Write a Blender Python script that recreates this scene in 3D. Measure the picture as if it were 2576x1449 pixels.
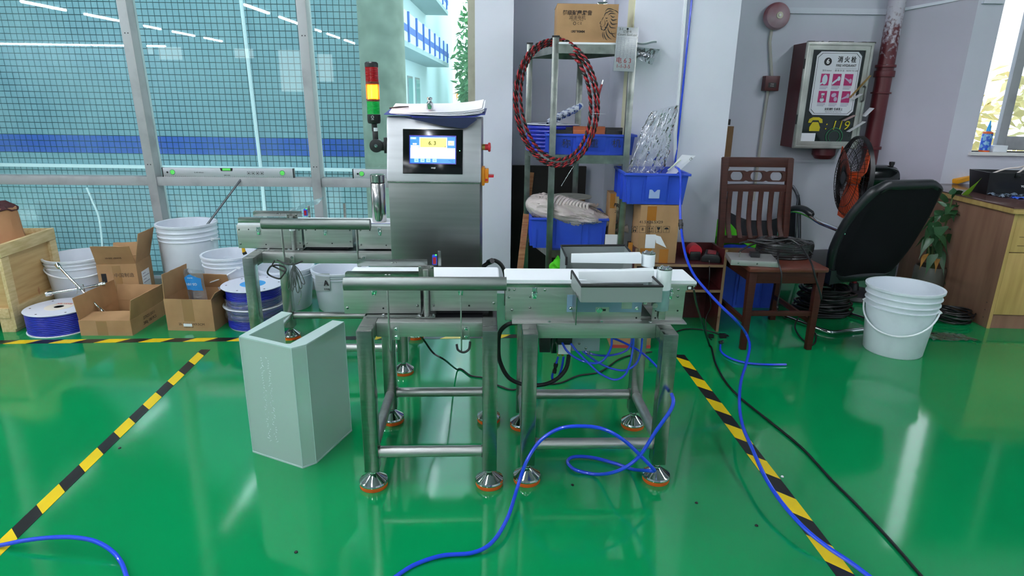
import bpy, bmesh, math, random
from mathutils import Matrix, Vector, noise as mnoise
R = random.Random(7)
for o in list(bpy.data.objects): bpy.data.objects.remove(o)
COL = bpy.context.scene.collection
SC = bpy.context.scene
# ------------------------------------------------------------------ camera
F, PITCH, ROLL, YAW, CAMH = 1560.0, .2954, .0148, .001, 1.37
cp, sp, cr, sr, cyw, syw = math.cos(PITCH), math.sin(PITCH), math.cos(ROLL), math.sin(ROLL), math.cos(YAW), math.sin(YAW)
_r = Vector((cyw, -syw, 0)); _f = Vector((syw*cp, cyw*cp, -sp)); _u = _r.cross(_f)
RIGHT = _r*cr + _u*sr; UP = _u*cr - _r*sr
cam_d = bpy.data.cameras.new('camera'); cam = bpy.data.objects.new('camera', cam_d); COL.objects.link(cam)
cam_d.sensor_width = 36; cam_d.lens = 36*F/2576; cam_d.clip_start = .02; cam_d.clip_end = 200
mx = Matrix((RIGHT, UP, -_f)).transposed().to_4x4(); mx.translation = (0, 0, CAMH); cam.matrix_world = mx
SC.camera = cam
# ------------------------------------------------------------------ exposure, world
SC.view_settings.view_transform = 'Standard'; SC.view_settings.look = 'None'
SC.view_settings.exposure = 0.0; SC.view_settings.gamma = 1; SC.view_settings.use_curve_mapping = False
SKY_STRENGTH, LAMP_STRENGTH = 3.0, 105.0
w = bpy.data.worlds.new('sky'); SC.world = w; w.use_nodes = True
nt = w.node_tree; nt.nodes.clear()
wo = nt.nodes.new('ShaderNodeOutputWorld'); bg = nt.nodes.new('ShaderNodeBackground')
tc = nt.nodes.new('ShaderNodeTexCoord'); sx = nt.nodes.new('ShaderNodeSeparateXYZ'); rp = nt.nodes.new('ShaderNodeValToRGB')
rp.color_ramp.elements[0].position = .0; rp.color_ramp.elements[0].color = (.95, .98, 1, 1)
rp.color_ramp.elements[1].position = .8; rp.color_ramp.elements[1].color = (.70, .85, 1, 1)
nt.links.new(tc.outputs['Generated'], sx.inputs[0]); nt.links.new(sx.outputs['Z'], rp.inputs[0])
nt.links.new(rp.outputs[0], bg.inputs[0]); bg.inputs[1].default_value = SKY_STRENGTH; nt.links.new(bg.outputs[0], wo.inputs[0])
# ------------------------------------------------------------------ helpers
def ray(x, y):
    a, b = (x-1288)/F, (y-724.5)/F
    return _f + RIGHT*a - UP*b
def at(x, y, Y):                      # where the sight line meets the upright plane at depth Y
    r = ray(x, y); return Vector((0, 0, CAMH)) + r*(Y/r.y)
def fl(x, y, z=0.0):                  # where it meets the level plane at height z
    r = ray(x, y); return Vector((0, 0, CAMH)) + r*((z-CAMH)/r.z)
def V(*a): return Vector(a)
def T(x, y, z=0): return Matrix.Translation((x, y, z))
def RZ(a): return Matrix.Rotation(a, 4, 'Z')
def RX(a): return Matrix.Rotation(a, 4, 'X')
def RY(a): return Matrix.Rotation(a, 4, 'Y')
def basis(o, x, y):                   # frame at o, x along x, y roughly along y
    x = Vector(x).normalized(); z = x.cross(Vector(y)).normalized(); y = z.cross(x)
    m = Matrix((x, y, z)).transposed().to_4x4(); m.translation = o; return m
def smooth(pts, n=6, closed=False):
    pts = [Vector(p) for p in pts]; N = len(pts); out = []
    for i in range(N if closed else N-1):
        p1, p2 = pts[i], pts[(i+1) % N]
        p0 = pts[i-1] if (closed or i > 0) else p1*2-p2
        p3 = pts[(i+2) % N] if (closed or i+2 < N) else p2*2-p1
        for k in range(n):
            t = k/n; out.append(.5*((2*p1)+(p2-p0)*t+(2*p0-5*p1+4*p2-p3)*t*t+(3*p1-p0-3*p2+p3)*t**3))
    if not closed: out.append(pts[-1])
    return out
class MB:
    def __init__(s, m=None): s.v = []; s.f = []; s.m = m or Matrix(); s.mi = []; s.cur = 0
    def add(s, vs, fs, m=None):
        b = len(s.v); M_ = s.m @ m if m is not None else s.m
        s.v += [M_ @ Vector(p) for p in vs]; s.f += [tuple(b+i for i in f) for f in fs]; s.mi += [s.cur]*len(fs); return s
    def box(s, x0, y0, z0, x1, y1, z1, m=None):
        vs = [(x, y, z) for z in (z0, z1) for x, y in ((x0, y0), (x1, y0), (x1, y1), (x0, y1))]
        return s.add(vs, [(3, 2, 1, 0), (4, 5, 6, 7), (0, 1, 5, 4), (1, 2, 6, 5), (2, 3, 7, 6), (3, 0, 4, 7)], m)
    def cbox(s, c, d, m=None):
        return s.box(c[0]-d[0]/2, c[1]-d[1]/2, c[2]-d[2]/2, c[0]+d[0]/2, c[1]+d[1]/2, c[2]+d[2]/2, m)
    def bar(s, a, b, w, h, up=(0, 0, 1)):
        a, b = Vector(a), Vector(b); d = b-a; up = Vector(up)
        if abs(d.normalized().dot(up)) > .99: up = Vector((0, 1, 0))
        m = basis(a, d, up); L = d.length
        return s.box(0, -h/2, -w/2, L, h/2, w/2, m)
    def lathe(s, pr, n=24, m=None, closed=False):
        vs = []; fs = []; k = len(pr)
        for i in range(n):
            a = 2*math.pi*i/n; vs += [(r*math.cos(a), r*math.sin(a), z) for r, z in pr]
        for i in range(n):
            j = (i+1) % n
            for q in range(k if closed else k-1):
                p = (q+1) % k; fs.append((i*k+q, j*k+q, j*k+p, i*k+p))
        if not closed:
            if pr[0][0] > 1e-5: fs.append(tuple(i*k for i in range(n))[::-1])
            if pr[-1][0] > 1e-5: fs.append(tuple(i*k+k-1 for i in range(n)))
        return s.add(vs, fs, m)
    def cyl(s, a, b, r, r2=None, n=14):
        a, b = Vector(a), Vector(b); d = b-a; q = d.to_track_quat('Z', 'Y').to_matrix().to_4x4(); q.translation = a
        return s.lathe([(r, 0), (r if r2 is None else r2, d.length)], n, q)
    def tube(s, pts, r, n=8, closed=False):
        pts = [Vector(p) for p in pts]; N = len(pts); vs = []; fs = []; up = None
        for i in range(N):
            a = pts[i-1] if (i or closed) else pts[i]; b = pts[(i+1) % N] if (i < N-1 or closed) else pts[i]
            t = (b-a); t = t.normalized() if t.length > 1e-9 else Vector((1, 0, 0))
            if up is None: up = Vector((0, 0, 1)) if abs(t.z) < .9 else Vector((0, 1, 0))
            x = up.cross(t); x = x.normalized() if x.length > 1e-6 else t.orthogonal().normalized(); up = t.cross(x).normalized()
            rr = r[i] if isinstance(r, (list, tuple)) else r
            vs += [pts[i]+(x*math.cos(2*math.pi*k/n)+up*math.sin(2*math.pi*k/n))*rr for k in range(n)]
        for i in range(N if closed else N-1):
            j = (i+1) % N
            for k in range(n): fs.append((i*n+k, i*n+(k+1) % n, j*n+(k+1) % n, j*n+k))
        if not closed: fs += [tuple(range(n))[::-1], tuple((N-1)*n+k for k in range(n))]
        return s.add(vs, fs)
    def prism(s, poly, h0, h1, m=None):        # polygon in local XY extruded along local Z
        n = len(poly); vs = [(p[0], p[1], h0) for p in poly]+[(p[0], p[1], h1) for p in poly]
        fs = [tuple(range(n))[::-1], tuple(range(n, 2*n))]+[(i, (i+1) % n, n+(i+1) % n, n+i) for i in range(n)]
        return s.add(vs, fs, m)
    def ring(s, out, inn, h0, h1, m=None):     # polygon frame (same point count)
        n = len(out); vs = [(p[0], p[1], h) for h in (h0, h1) for q in (out, inn) for p in q]; fs = []
        for i in range(n):
            j = (i+1) % n
            fs += [(i, n+i, n+j, j), (2*n+i, 2*n+j, 3*n+j, 3*n+i), (i, j, 2*n+j, 2*n+i), (n+i, 3*n+i, 3*n+j, n+j)]
        return s.add(vs, fs, m)
    def grid(s, fn, nu, nv, th=0.0):           # surface fn(u,v) -> point, given thickness th along its normal
        P = [[Vector(fn(i/nu, j/nv)) for j in range(nv+1)] for i in range(nu+1)]
        vs = [p for r_ in P for p in r_]; k = nv+1
        fs = [(i*k+j, (i+1)*k+j, (i+1)*k+j+1, i*k+j+1) for i in range(nu) for j in range(nv)]
        if th:
            off = []
            for i in range(nu+1):
                for j in range(nv+1):
                    du = P[min(i+1, nu)][j]-P[max(i-1, 0)][j]; dv = P[i][min(j+1, nv)]-P[i][max(j-1, 0)]
                    nn = du.cross(dv); off.append(P[i][j]-(nn.normalized() if nn.length > 1e-12 else Vector((0, 0, 1)))*th)
            b = len(vs); vs = vs+off; fs = fs+[tuple(b+q for q in f)[::-1] for f in fs]
            ed = [i*k for i in range(nu+1)]+[nu*k+j for j in range(1, nv+1)]+[i*k+nv for i in range(nu-1, -1, -1)]+[j for j in range(nv-1, 0, -1)]
            fs += [(ed[q], b+ed[q], b+ed[(q+1) % len(ed)], ed[(q+1) % len(ed)]) for q in range(len(ed))]
        return s.add(vs, fs)
    def mesh(s, name, mats, inv=None, bevel=0, ang=35, flip=True):
        me = bpy.data.meshes.new(name); me.from_pydata([(inv @ p if inv else p) for p in s.v], [], s.f)
        for m in (mats if isinstance(mats, (list, tuple)) else [mats]): me.materials.append(m)
        me.polygons.foreach_set('material_index', s.mi)
        bm = bmesh.new(); bm.from_mesh(me)
        if flip: bmesh.ops.recalc_face_normals(bm, faces=bm.faces)
        if bevel:
            es = [e for e in bm.edges if len(e.link_faces) == 2 and e.calc_face_angle(0) > .6]
            bmesh.ops.bevel(bm, geom=es, offset=bevel, segments=2, profile=.6, affect='EDGES', clamp_overlap=True)
        for fc in bm.faces: fc.smooth = True
        bm.to_mesh(me); bm.free(); me.set_sharp_from_angle(angle=math.radians(ang)); me.update(); return me
TM = {}
def thing(name, label, cat, loc, group=None, m=None):
    o = bpy.data.objects.new(name, None); COL.objects.link(o); o.empty_display_size = .05
    mm = m.copy() if m is not None else Matrix.Translation(loc); o.matrix_world = mm; TM[o.name] = mm
    o['label'] = label; o['category'] = cat
    if group: o['group'] = group
    return o
def obj(name, mb, mat, parent=None, label=None, kind=None, bevel=0, ang=35, loc=None):
    if parent is not None: tm = TM[parent.name]
    elif loc is not None: tm = Matrix.Translation(loc)
    else:
        c = sum(mb.v, Vector())/max(1, len(mb.v)); tm = Matrix.Translation((c.x, c.y, min(p.z for p in mb.v)))
    me = mb.mesh(name, mat, tm.inverted(), bevel, ang)
    o = bpy.data.objects.new(name, me); COL.objects.link(o)
    if parent is not None: o.parent = parent
    else: o.matrix_world = tm
    TM[o.name] = tm
    if label: o['label'] = label
    if kind: o['kind'] = kind
    return o
def solo(name, mb, mat, label, cat, group=None, bevel=0, ang=35, kind=None):
    o = obj(name, mb, mat, None, label, kind, bevel, ang); o['category'] = cat
    if group: o['group'] = group
    return o
def struct(name, mb, mat, parent=None, bevel=0):
    o = obj(name, mb, mat, parent, bevel=bevel)
    if parent is None: o['kind'] = 'structure'
    return o
def inst(name, me, parent, m):
    o = bpy.data.objects.new(name, me); COL.objects.link(o); o.parent = parent
    o.matrix_local = TM[parent.name].inverted() @ m; TM[o.name] = m; return o
def copy_tree(src, m, label=None):
    r = src.copy(); COL.objects.link(r); r.matrix_world = m; TM[r.name] = m
    if label: r['label'] = label
    for ch in list(src.children):
        c = ch.copy(); COL.objects.link(c); c.parent = r; TM[c.name] = m @ TM[src.name].inverted() @ TM[ch.name]
        for g in list(ch.children):
            d = g.copy(); COL.objects.link(d); d.parent = c
    return r
def text(s, size, m, mat, parent, name='lettering', align='CENTER', sx=1.0, bold=0.0, shear=0.0, ex=.0003):
    cu = bpy.data.curves.new('t', 'FONT'); cu.body = s; cu.size = size; cu.align_x = align; cu.align_y = 'CENTER'
    cu.offset = bold*size; cu.shear = shear; cu.resolution_u = 3; cu.extrude = ex
    t = bpy.data.objects.new('t', cu); COL.objects.link(t)
    me = bpy.data.meshes.new_from_object(t.evaluated_get(bpy.context.evaluated_depsgraph_get()))
    bpy.data.objects.remove(t); bpy.data.curves.remove(cu)
    me.transform(TM[parent.name].inverted() @ m @ Matrix.Diagonal((sx, 1, 1, 1))); me.materials.clear(); me.materials.append(mat)
    for p in me.polygons: p.material_index = 0
    me.name = name; o = bpy.data.objects.new(name, me); COL.objects.link(o); o.parent = parent; TM[o.name] = TM[parent.name]
    return o
# ------------------------------------------------------------------ materials
MATS = {}
def lin(h):
    c = [int(h[i:i+2], 16)/255 for i in (0, 2, 4)]
    return tuple(x/12.92 if x <= .04045 else ((x+.055)/1.055)**2.4 for x in c)+(1,)
def mat(name, hx, rough=.5, metal=0.0, var=None, bump=None, spec=.5, coat=0, emit=None, stretch=(1, 1, 1), alpha=None):
    """var=(hex2, scale, lo, hi) mixes a second colour by noise; bump=(scale, strength)"""
    m = bpy.data.materials.new(name); m.use_nodes = True; n = m.node_tree.nodes; L = m.node_tree.links
    b = n['Principled BSDF']; b.inputs['Base Color'].default_value = lin(hx); b.inputs['Roughness'].default_value = rough
    b.inputs['Metallic'].default_value = metal; b.inputs['Specular IOR Level'].default_value = spec; b.inputs['Coat Weight'].default_value = coat
    b.inputs['Coat Roughness'].default_value = .08
    if var or bump:
        t = n.new('ShaderNodeTexCoord'); mp = n.new('ShaderNodeMapping'); mp.inputs['Scale'].default_value = stretch
        L.new(t.outputs['Object'], mp.inputs[0])
    if var:
        z = n.new('ShaderNodeTexNoise'); z.inputs['Scale'].default_value = var[1]; z.inputs['Detail'].default_value = 4; L.new(mp.outputs[0], z.inputs[0])
        r = n.new('ShaderNodeValToRGB'); r.color_ramp.elements[0].position = var[2]; r.color_ramp.elements[1].position = var[3]
        r.color_ramp.elements[0].color = lin(hx); r.color_ramp.elements[1].color = lin(var[0]); L.new(z.outputs[0], r.inputs[0]); L.new(r.outputs[0], b.inputs['Base Color'])
    if bump:
        z2 = n.new('ShaderNodeTexNoise'); z2.inputs['Scale'].default_value = bump[0]; z2.inputs['Detail'].default_value = 3; L.new(mp.outputs[0], z2.inputs[0])
        bp = n.new('ShaderNodeBump'); bp.inputs['Strength'].default_value = bump[1]; bp.inputs['Distance'].default_value = .002
        L.new(z2.outputs[0], bp.inputs['Height']); L.new(bp.outputs[0], b.inputs['Normal'])
    if emit: b.inputs['Emission Color'].default_value = lin(emit[0]); b.inputs['Emission Strength'].default_value = emit[1]
    MATS[name] = m; return m
def clear(name, tint, body=None, f=.0, rough=.03, refl=1.0, bump=None, transl=None, noisy=None):
    """see-through sheet: transparent + fresnel gloss (+ a share f of diffuse/translucent body)"""
    m = bpy.data.materials.new(name); m.use_nodes = True; n = m.node_tree.nodes; L = m.node_tree.links; n.remove(n['Principled BSDF'])
    out = n['Material Output']; tr = n.new('ShaderNodeBsdfTransparent'); tr.inputs[0].default_value = tint+(1,); cur = tr.outputs[0]
    if body:
        df = n.new('ShaderNodeBsdfDiffuse'); df.inputs[0].default_value = lin(body); tl = n.new('ShaderNodeBsdfTranslucent'); tl.inputs[0].default_value = lin(body)
        a = n.new('ShaderNodeMixShader'); a.inputs[0].default_value = .5 if transl is None else transl; L.new(df.outputs[0], a.inputs[1]); L.new(tl.outputs[0], a.inputs[2])
        b = n.new('ShaderNodeMixShader'); b.inputs[0].default_value = f; L.new(cur, b.inputs[1]); L.new(a.outputs[0], b.inputs[2]); cur = b.outputs[0]
        if noisy:
            t = n.new('ShaderNodeTexCoord'); z = n.new('ShaderNodeTexNoise'); z.inputs['Scale'].default_value = noisy[0]; z.inputs['Detail'].default_value = 5
            mr = n.new('ShaderNodeMapRange'); mr.inputs[1].default_value = .35; mr.inputs[2].default_value = .75; mr.inputs[3].default_value = noisy[1]; mr.inputs[4].default_value = noisy[2]
            L.new(t.outputs['Object'], z.inputs[0]); L.new(z.outputs[0], mr.inputs[0]); L.new(mr.outputs[0], b.inputs[0])
    g = n.new('ShaderNodeBsdfGlossy'); g.inputs['Roughness'].default_value = rough
    fr = n.new('ShaderNodeFresnel'); fr.inputs[0].default_value = 1.5
    mu = n.new('ShaderNodeMath'); mu.operation = 'MULTIPLY'; mu.inputs[1].default_value = refl; mu.use_clamp = True; L.new(fr.outputs[0], mu.inputs[0])
    c = n.new('ShaderNodeMixShader'); L.new(mu.outputs[0], c.inputs[0]); L.new(cur, c.inputs[1]); L.new(g.outputs[0], c.inputs[2]); L.new(c.outputs[0], out.inputs[0])
    if bump:
        t = n.new('ShaderNodeTexCoord'); z = n.new('ShaderNodeTexNoise'); z.inputs['Scale'].default_value = bump[0]; L.new(t.outputs['Object'], z.inputs[0])
        bp = n.new('ShaderNodeBump'); bp.inputs['Strength'].default_value = bump[1]; bp.inputs['Distance'].default_value = .01; L.new(z.outputs[0], bp.inputs['Height']); L.new(bp.outputs[0], g.inputs['Normal']); L.new(bp.outputs[0], fr.inputs['Normal'])
    MATS[name] = m; return m
def stripes(name, a, b, scale, ang, rough=.35):
    m = mat(name, a, rough); n = m.node_tree.nodes; L = m.node_tree.links; t = n.new('ShaderNodeTexCoord'); mp = n.new('ShaderNodeMapping')
    mp.inputs['Rotation'].default_value = (0, 0, ang); w_ = n.new('ShaderNodeTexWave'); w_.inputs['Scale'].default_value = scale; r = n.new('ShaderNodeValToRGB')
    r.color_ramp.interpolation = 'CONSTANT'; r.color_ramp.elements[0].color = lin(a); r.color_ramp.elements[1].position = .5; r.color_ramp.elements[1].color = lin(b)
    L.new(t.outputs['Object'], mp.inputs[0]); L.new(mp.outputs[0], w_.inputs[0]); L.new(w_.outputs[0], r.inputs[0]); L.new(r.outputs[0], n['Principled BSDF'].inputs['Base Color']); return m
def wood(name, a, b, scale, rough=.45, stretch=(1, 1, 12)):
    m = mat(name, a, rough, var=(b, scale, .3, .7), stretch=stretch, bump=(scale, .15), spec=.3); return m
steel = mat('stainless_steel', '979C98', .24, 1, var=('868B87', 14, .3, .75), bump=(60, .03), stretch=(1, 1, 8))
steel_h = mat('brushed_steel', 'C6C8C5', .42, 1, var=('B2B4B1', 30, .3, .7), bump=(180, .05), stretch=(.15, 1, 3))
tube_m = mat('satin_tube_steel', '8C9390', .42, 1, var=('7D8481', 18, .3, .7), bump=(120, .04), stretch=(.15, 1, 3))
steel_r = mat('dull_steel', '9A9C98', .38, 1, var=('7E807C', 9, .35, .7), bump=(40, .04))
chrome = mat('chrome', 'E4E6E8', .06, 1)
black = mat('black_plastic', '101114', .4)
rubber = mat('black_rubber', '0C0C0E', .6)
blackg = mat('glossy_black', '060708', .12)
white = mat('white_plastic', 'E9EDF2', .38)
orange = mat('orange_rubber', 'E2601A', .5)
belt = mat('white_belt', 'EEF4F8', .45)
greyp = mat('grey_sheet', '8F9796', .4, .3)
wallm = mat('lavender_wall', 'D3D4E0', .75, var=('C6C8D4', 1.3, .35, .75), bump=(25, .06))
wallw = mat('white_wall', 'DDDFEA', .7, var=('D2D5E2', 1.6, .4, .8), bump=(25, .06))
frame_m = mat('painted_frame', 'A9ABAD', .5, .2, var=('8D8E90', 6, .5, .8))
frame_l = mat('beige_frame', 'A9A795', .55, var=('8F8D7C', 9, .45, .75))
kraft = mat('kraft_board', 'AE8860', .75, var=('9C7852', 7, .35, .7), bump=(90, .08))
kraft_d = mat('dark_kraft_board', '8A6846', .78, var=('7A5B3D', 7, .35, .7), bump=(90, .08))
tape_b = mat('brown_packing_tape', 'A86A25', .25)
tape_c = mat('clear_packing_tape', '97764F', .2)
ink = mat('black_ink', '17161A', .6); ink_b = mat('brown_ink', '3A2A1E', .7); ink_w = mat('white_ink', 'E8E8E8', .5); ink_r = mat('red_ink', 'C8323C', .6)
blue_hose = mat('blue_hose', '1F47D8', .22, coat=.4)
bluep = mat('blue_crate_plastic', '3356D2', .38, var=('2C4CC2', 5, .3, .7))
bluew = mat('blue_hose_dark', '2430A8', .3)
paper = mat('white_paper', 'EDEEF4', .7)
floor_g = mat('green_epoxy', '078A4E', .085, var=('088048', .9, .35, .7), bump=(11, .09), spec=.7)
greencloth = mat('green_cloth', '4FC61B', .8, bump=(60, .3))
brownwood = wood('dark_brown_wood', '401B11', '30130C', 9, .5)
cabwood = mat('mahogany_laminate', '4A1A1C', .35, var=('3C1416', 5, .3, .7))
leather = mat('black_leather', '14171A', .38, bump=(90, .2))
mesh_b = mat('black_mesh_fabric', '06080C', .85, bump=(300, .3), spec=.2)
glass = clear('green_glass', (.84, .975, .955), 'D5F2EC', .06, .012, 1.25, noisy=(1.6, .0, .10))
poly = clear('clear_film', (.94, .95, .97), 'DDE3EA', .22, .12, 2.4, bump=(28, .9))
acryl = clear('frosted_acrylic', (.86, .98, .95), 'ECFFFA', .54, .35, .8, transl=.4)
# ------------------------------------------------------------------ room shell
b = MB(); b.box(-20, -14, -.1, 7, 4.5, 0); b.box(-.3, 4.5, -.1, 7, 5.3, 0); floor = struct('floor', b, floor_g)
b = MB(); b.box(-20, -14, 3.4, 7, 5.4, 3.5); struct('ceiling', b, mat('ceiling_paint', '7C8289', .85))
b = MB(); b.box(-20.1, -14, 0, -20, 5, 3.4); struct('wall_left', b, wallm)
b = MB(); b.box(7, -14, 0, 7.1, 5.3, 3.4); struct('wall_right', b, wallm)
b = MB(); xp = -20.0; Yv = 8.9+14                # daylight openings whose mirror image shows in the glazing
for ox0, ox1, oy0, oy1 in ((362, 384, 118, 136), (398, 455, 118, 150), (436, 470, 190, 218), (588, 636, 122, 146), (706, 757, 126, 230), (795, 835, 136, 205)):
    p, q = at(ox0, oy1, Yv), at(ox1, oy0, Yv)
    if p.x <= xp: continue
    b.box(xp, -14.1, 0, p.x, -14, 3.4); b.box(p.x, -14.1, 0, q.x, -14, p.z); b.box(p.x, -14.1, min(q.z, 3.3), q.x, -14, 3.4); xp = q.x
b.box(xp, -14.1, 0, 7, -14, 3.4); struct('wall_rear', b, mat('rear_wall_paint', '8FA0AC', .8))
GY = 4.45; FY = 4.37                              # glass plane, front of the window frame
jx0, jx1 = at(1177, 150, FY).x, at(1195, 150, FY).x
# white wall piece right of the glazing, niche, column, back wall
b = MB(); b.box(jx1, 4.36, 0, at(1290, 200, 4.36).x, 5.0, 3.4); struct('wall_niche_left', b, wallw)
nx0, cx0, cx1 = at(1290, 200, 4.36).x, at(1586, 200, 4.03).x, at(1834, 295, 4.03).x
b = MB(); b.box(nx0-.01, 4.9, 0, cx0+.01, 5.0, 3.4); struct('wall_niche_back', b, wallm)
b = MB(); b.box(cx0, 4.03, 0, cx1, 5.15, 3.4); struct('wall_column', b, wallw, bevel=.006)
b = MB(); b.box(cx0-.006, 4.035, .0, cx0+.001, 4.24, 3.4); struct('warm_light_strip', b, mat('warm_bounce_tint', 'E4E2BE', .6))  # thin strip coloured as warm reflected light on the column's side face
b = MB(); b.box(cx1-.01, 5.1, 0, 2.84, 5.2, 3.4); struct('wall_back', b, wallm)
rx0, rx1, LY = 2.80, 3.345, 4.9
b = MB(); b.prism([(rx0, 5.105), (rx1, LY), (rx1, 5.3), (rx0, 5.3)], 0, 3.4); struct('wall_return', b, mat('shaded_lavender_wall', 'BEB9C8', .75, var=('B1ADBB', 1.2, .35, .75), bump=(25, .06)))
wx, sz = at(2443, 383, LY).x, at(2460, 382, LY).z
b = MB(); b.box(rx1, LY, 0, 7, LY+.13, sz); b.box(rx1, LY, sz, wx, LY+.13, 3.4); b.box(wx, LY, 2.75, 7, LY+.13, 3.4); b.box(5.6, LY, sz, 7, LY+.13, 2.75)
struct('wall_window', b, wallm)
b = MB(); b.box(wx-.02, LY-.03, sz-.025, 5.62, LY+.15, sz); sill = struct('trim_2', b, mat('sill_paint', 'E8E8E6', .5))
# window right: open sash with grey stiles
wr = bpy.data.objects.new('window_2', None); COL.objects.link(wr); wr['kind'] = 'structure'; TM['window_2'] = Matrix()
st = at(2516, 350, LY+.09)
b = MB(); b.box(st.x-.035, LY+.07, sz, st.x+.035, LY+.11, 2.7); obj('stile', b, frame_m, wr, bevel=.003)
b = MB(); b.box(st.x+.035, LY+.075, sz+.012, 5.55, LY+.105, sz+.115); obj('bottom_rail', b, frame_m, wr, bevel=.003)
b = MB(); b.box(5.5, LY+.07, sz, 5.58, LY+.11, 2.7); obj('stile', b, frame_m, wr, bevel=.003)
b = MB(); b.box(4.4, LY+.07, sz+.115, 4.47, LY+.11, 2.7); obj('stile', b, frame_m, wr, bevel=.003)
for q, (a0, a1) in enumerate(((st.x+.035, 4.4), (4.47, 5.5))):
    b = MB(); b.box(a0, LY+.085, sz+.115, a1, LY+.091, 2.7); obj('pane', b, clear('window_pane' + str(q), (.93, .97, .96), None, 0, .02, 1.0), wr)
b = MB(); b.box(wx, LY+.06, 2.68, 5.6, LY+.12, 2.76); obj('top_rail', b, frame_m, wr)
# ------------------------------------------------------------------ glazed wall
win = bpy.data.objects.new('window_1', None); COL.objects.link(win); win['kind'] = 'structure'; TM['window_1'] = Matrix()
def line_x(p, q, z):                              # x of the line p-q at height z
    return p.x+(q.x-p.x)*(z-p.z)/(q.z-p.z)
muls = [(at(303, 0, FY), at(379, 440, FY)), (at(755, 0, FY), at(794, 440, FY)), (V(-3.99, 0, 2.05), V(-3.97, 0, .8)), (V(-5.9, 0, 2), V(-5.9, 0, 1))]
edges = []
for p, q in muls:
    x0, x1 = line_x(p, q, 0), line_x(p, q, 3.4); edges.append((x0, x1))
    b = MB(); hw = .031
    b.add([(x0-hw, FY, 0), (x0+hw, FY, 0), (x0+hw, FY+.11, 0), (x0-hw, FY+.11, 0), (x1-hw, FY, 3.4), (x1+hw, FY, 3.4), (x1+hw, FY+.11, 3.4), (x1-hw, FY+.11, 3.4)],
          [(3, 2, 1, 0), (4, 5, 6, 7), (0, 1, 5, 4), (1, 2, 6, 5), (2, 3, 7, 6), (3, 0, 4, 7)])
    mo = obj('mullion', b, frame_m, win, bevel=.002)
    for zz in (.9, 1.75):
        for dx in (-.008, .012):
            b = MB(); xx = x0+(x1-x0)*zz/3.4; b.cyl((xx+dx, FY-.0015, zz), (xx+dx, FY+.002, zz), .004, n=8); obj('screw_hole', b, black, mo)
b = MB(); b.box(jx0, FY, 0, jx1+.002, FY+.11, 3.4); obj('jamb', b, frame_l, win, bevel=.002)
edges = sorted(edges)+[(jx0+.03, jx0+.03)]
tzl, tzr = at(200, 455, FY).z, at(900, 461, FY).z
def tz(x): return tzl+(tzr-tzl)*(x-at(200, 455, FY).x)/(at(900, 461, FY).x-at(200, 455, FY).x)
for i in range(len(edges)-1):
    a, c = edges[i], edges[i+1]
    xa, xb = a[0]+(a[1]-a[0])*.25+.03, c[0]+(c[1]-c[0])*.25-.03
    b = MB(); b.add([(xa, y, tz(xa)+d) if k == 0 else (xb, y, tz(xb)+d) for d in (-.031, .031) for k, y in ((0, FY+.012), (1, FY+.012), (1, FY+.1), (0, FY+.1))],
                    [(3, 2, 1, 0), (4, 5, 6, 7), (0, 1, 5, 4), (1, 2, 6, 5), (2, 3, 7, 6), (3, 0, 4, 7)]); obj('transom', b, frame_m, win, bevel=.002)
    b = MB(); b.box(a[0]+.03, FY+.012, 0, c[0]-.03, FY+.1, .07); obj('bottom_rail', b, frame_m, win, bevel=.002)
    b = MB(); b.box(a[1]+.03, FY+.012, 3.3, c[1]-.03, FY+.1, 3.4); obj('top_rail', b, frame_m, win)
    for z0, z1 in ((.07, None), (None, 3.3)):
        vs = []
        for yy in (GY, GY+.006):
            for k in (0, 1):
                for up in (0, 1):
                    lo = z0 if z0 is not None else tz(xa if k == 0 else xb)+.031
                    hi = z1 if z1 is not None else tz(xa if k == 0 else xb)-.031
                    z = hi if up else lo; e = (a, c)[k]; vs.append((e[0]+(e[1]-e[0])*z/3.4+(.03 if k == 0 else -.03), yy, z))
        b = MB(); b.add(vs, [(0, 2, 3, 1), (4, 5, 7, 6), (0, 1, 5, 4), (2, 6, 7, 3), (1, 3, 7, 5), (0, 4, 6, 2)]); obj('pane', b, glass, win)
# ------------------------------------------------------------------ outside: tiled building, pillar, far facade, trees
b = MB(); b.box(-14, 4.56, -1.05, 8, 45, -1.0); struct('ground_outside', b, mat('paving', 'B9C0BE', .8))
TY = 8.0; tx0, tx1 = at(0, 200, TY).x-1.0, at(900, 200, TY).x+.25
tw = bpy.data.objects.new('wall_tiled_building', None); COL.objects.link(tw); tw['kind'] = 'structure'; TM[tw.name] = Matrix()
b = MB(); b.box(tx0, TY, -1.0, tx1, TY+.3, 4.6); obj('mortar_wall', b, mat('dark_mortar', '3F5860', .9), tw)
tile_l = mat('pale_blue_tile', '8EACB8', .3, var=('80A0AE', 3.1, .3, .7)); tile_b = mat('deep_blue_tile', '3A58B8', .3, var=('4664BC', 5, .3, .7))
P_ = .0735; zb0, zb1 = at(450, 393, TY).z, at(450, 350, TY).z
tb = MB(); tb.box(-P_*.44, -.008, -P_*.44, P_*.44, 0, P_*.44); tme = tb.mesh('tile', tile_l); tmb = tb.mesh('tile', tile_b)
zc0 = zb0-.3; rows = int((4.5+.9)/P_); cols = int((tx1-tx0)/P_); rest = MB(); restb = MB(); cnt = 0
icx = int((at(560, 250, TY).x-tx0)/P_); icz = int((at(560, 250, TY).z+.9)/P_)
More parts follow.
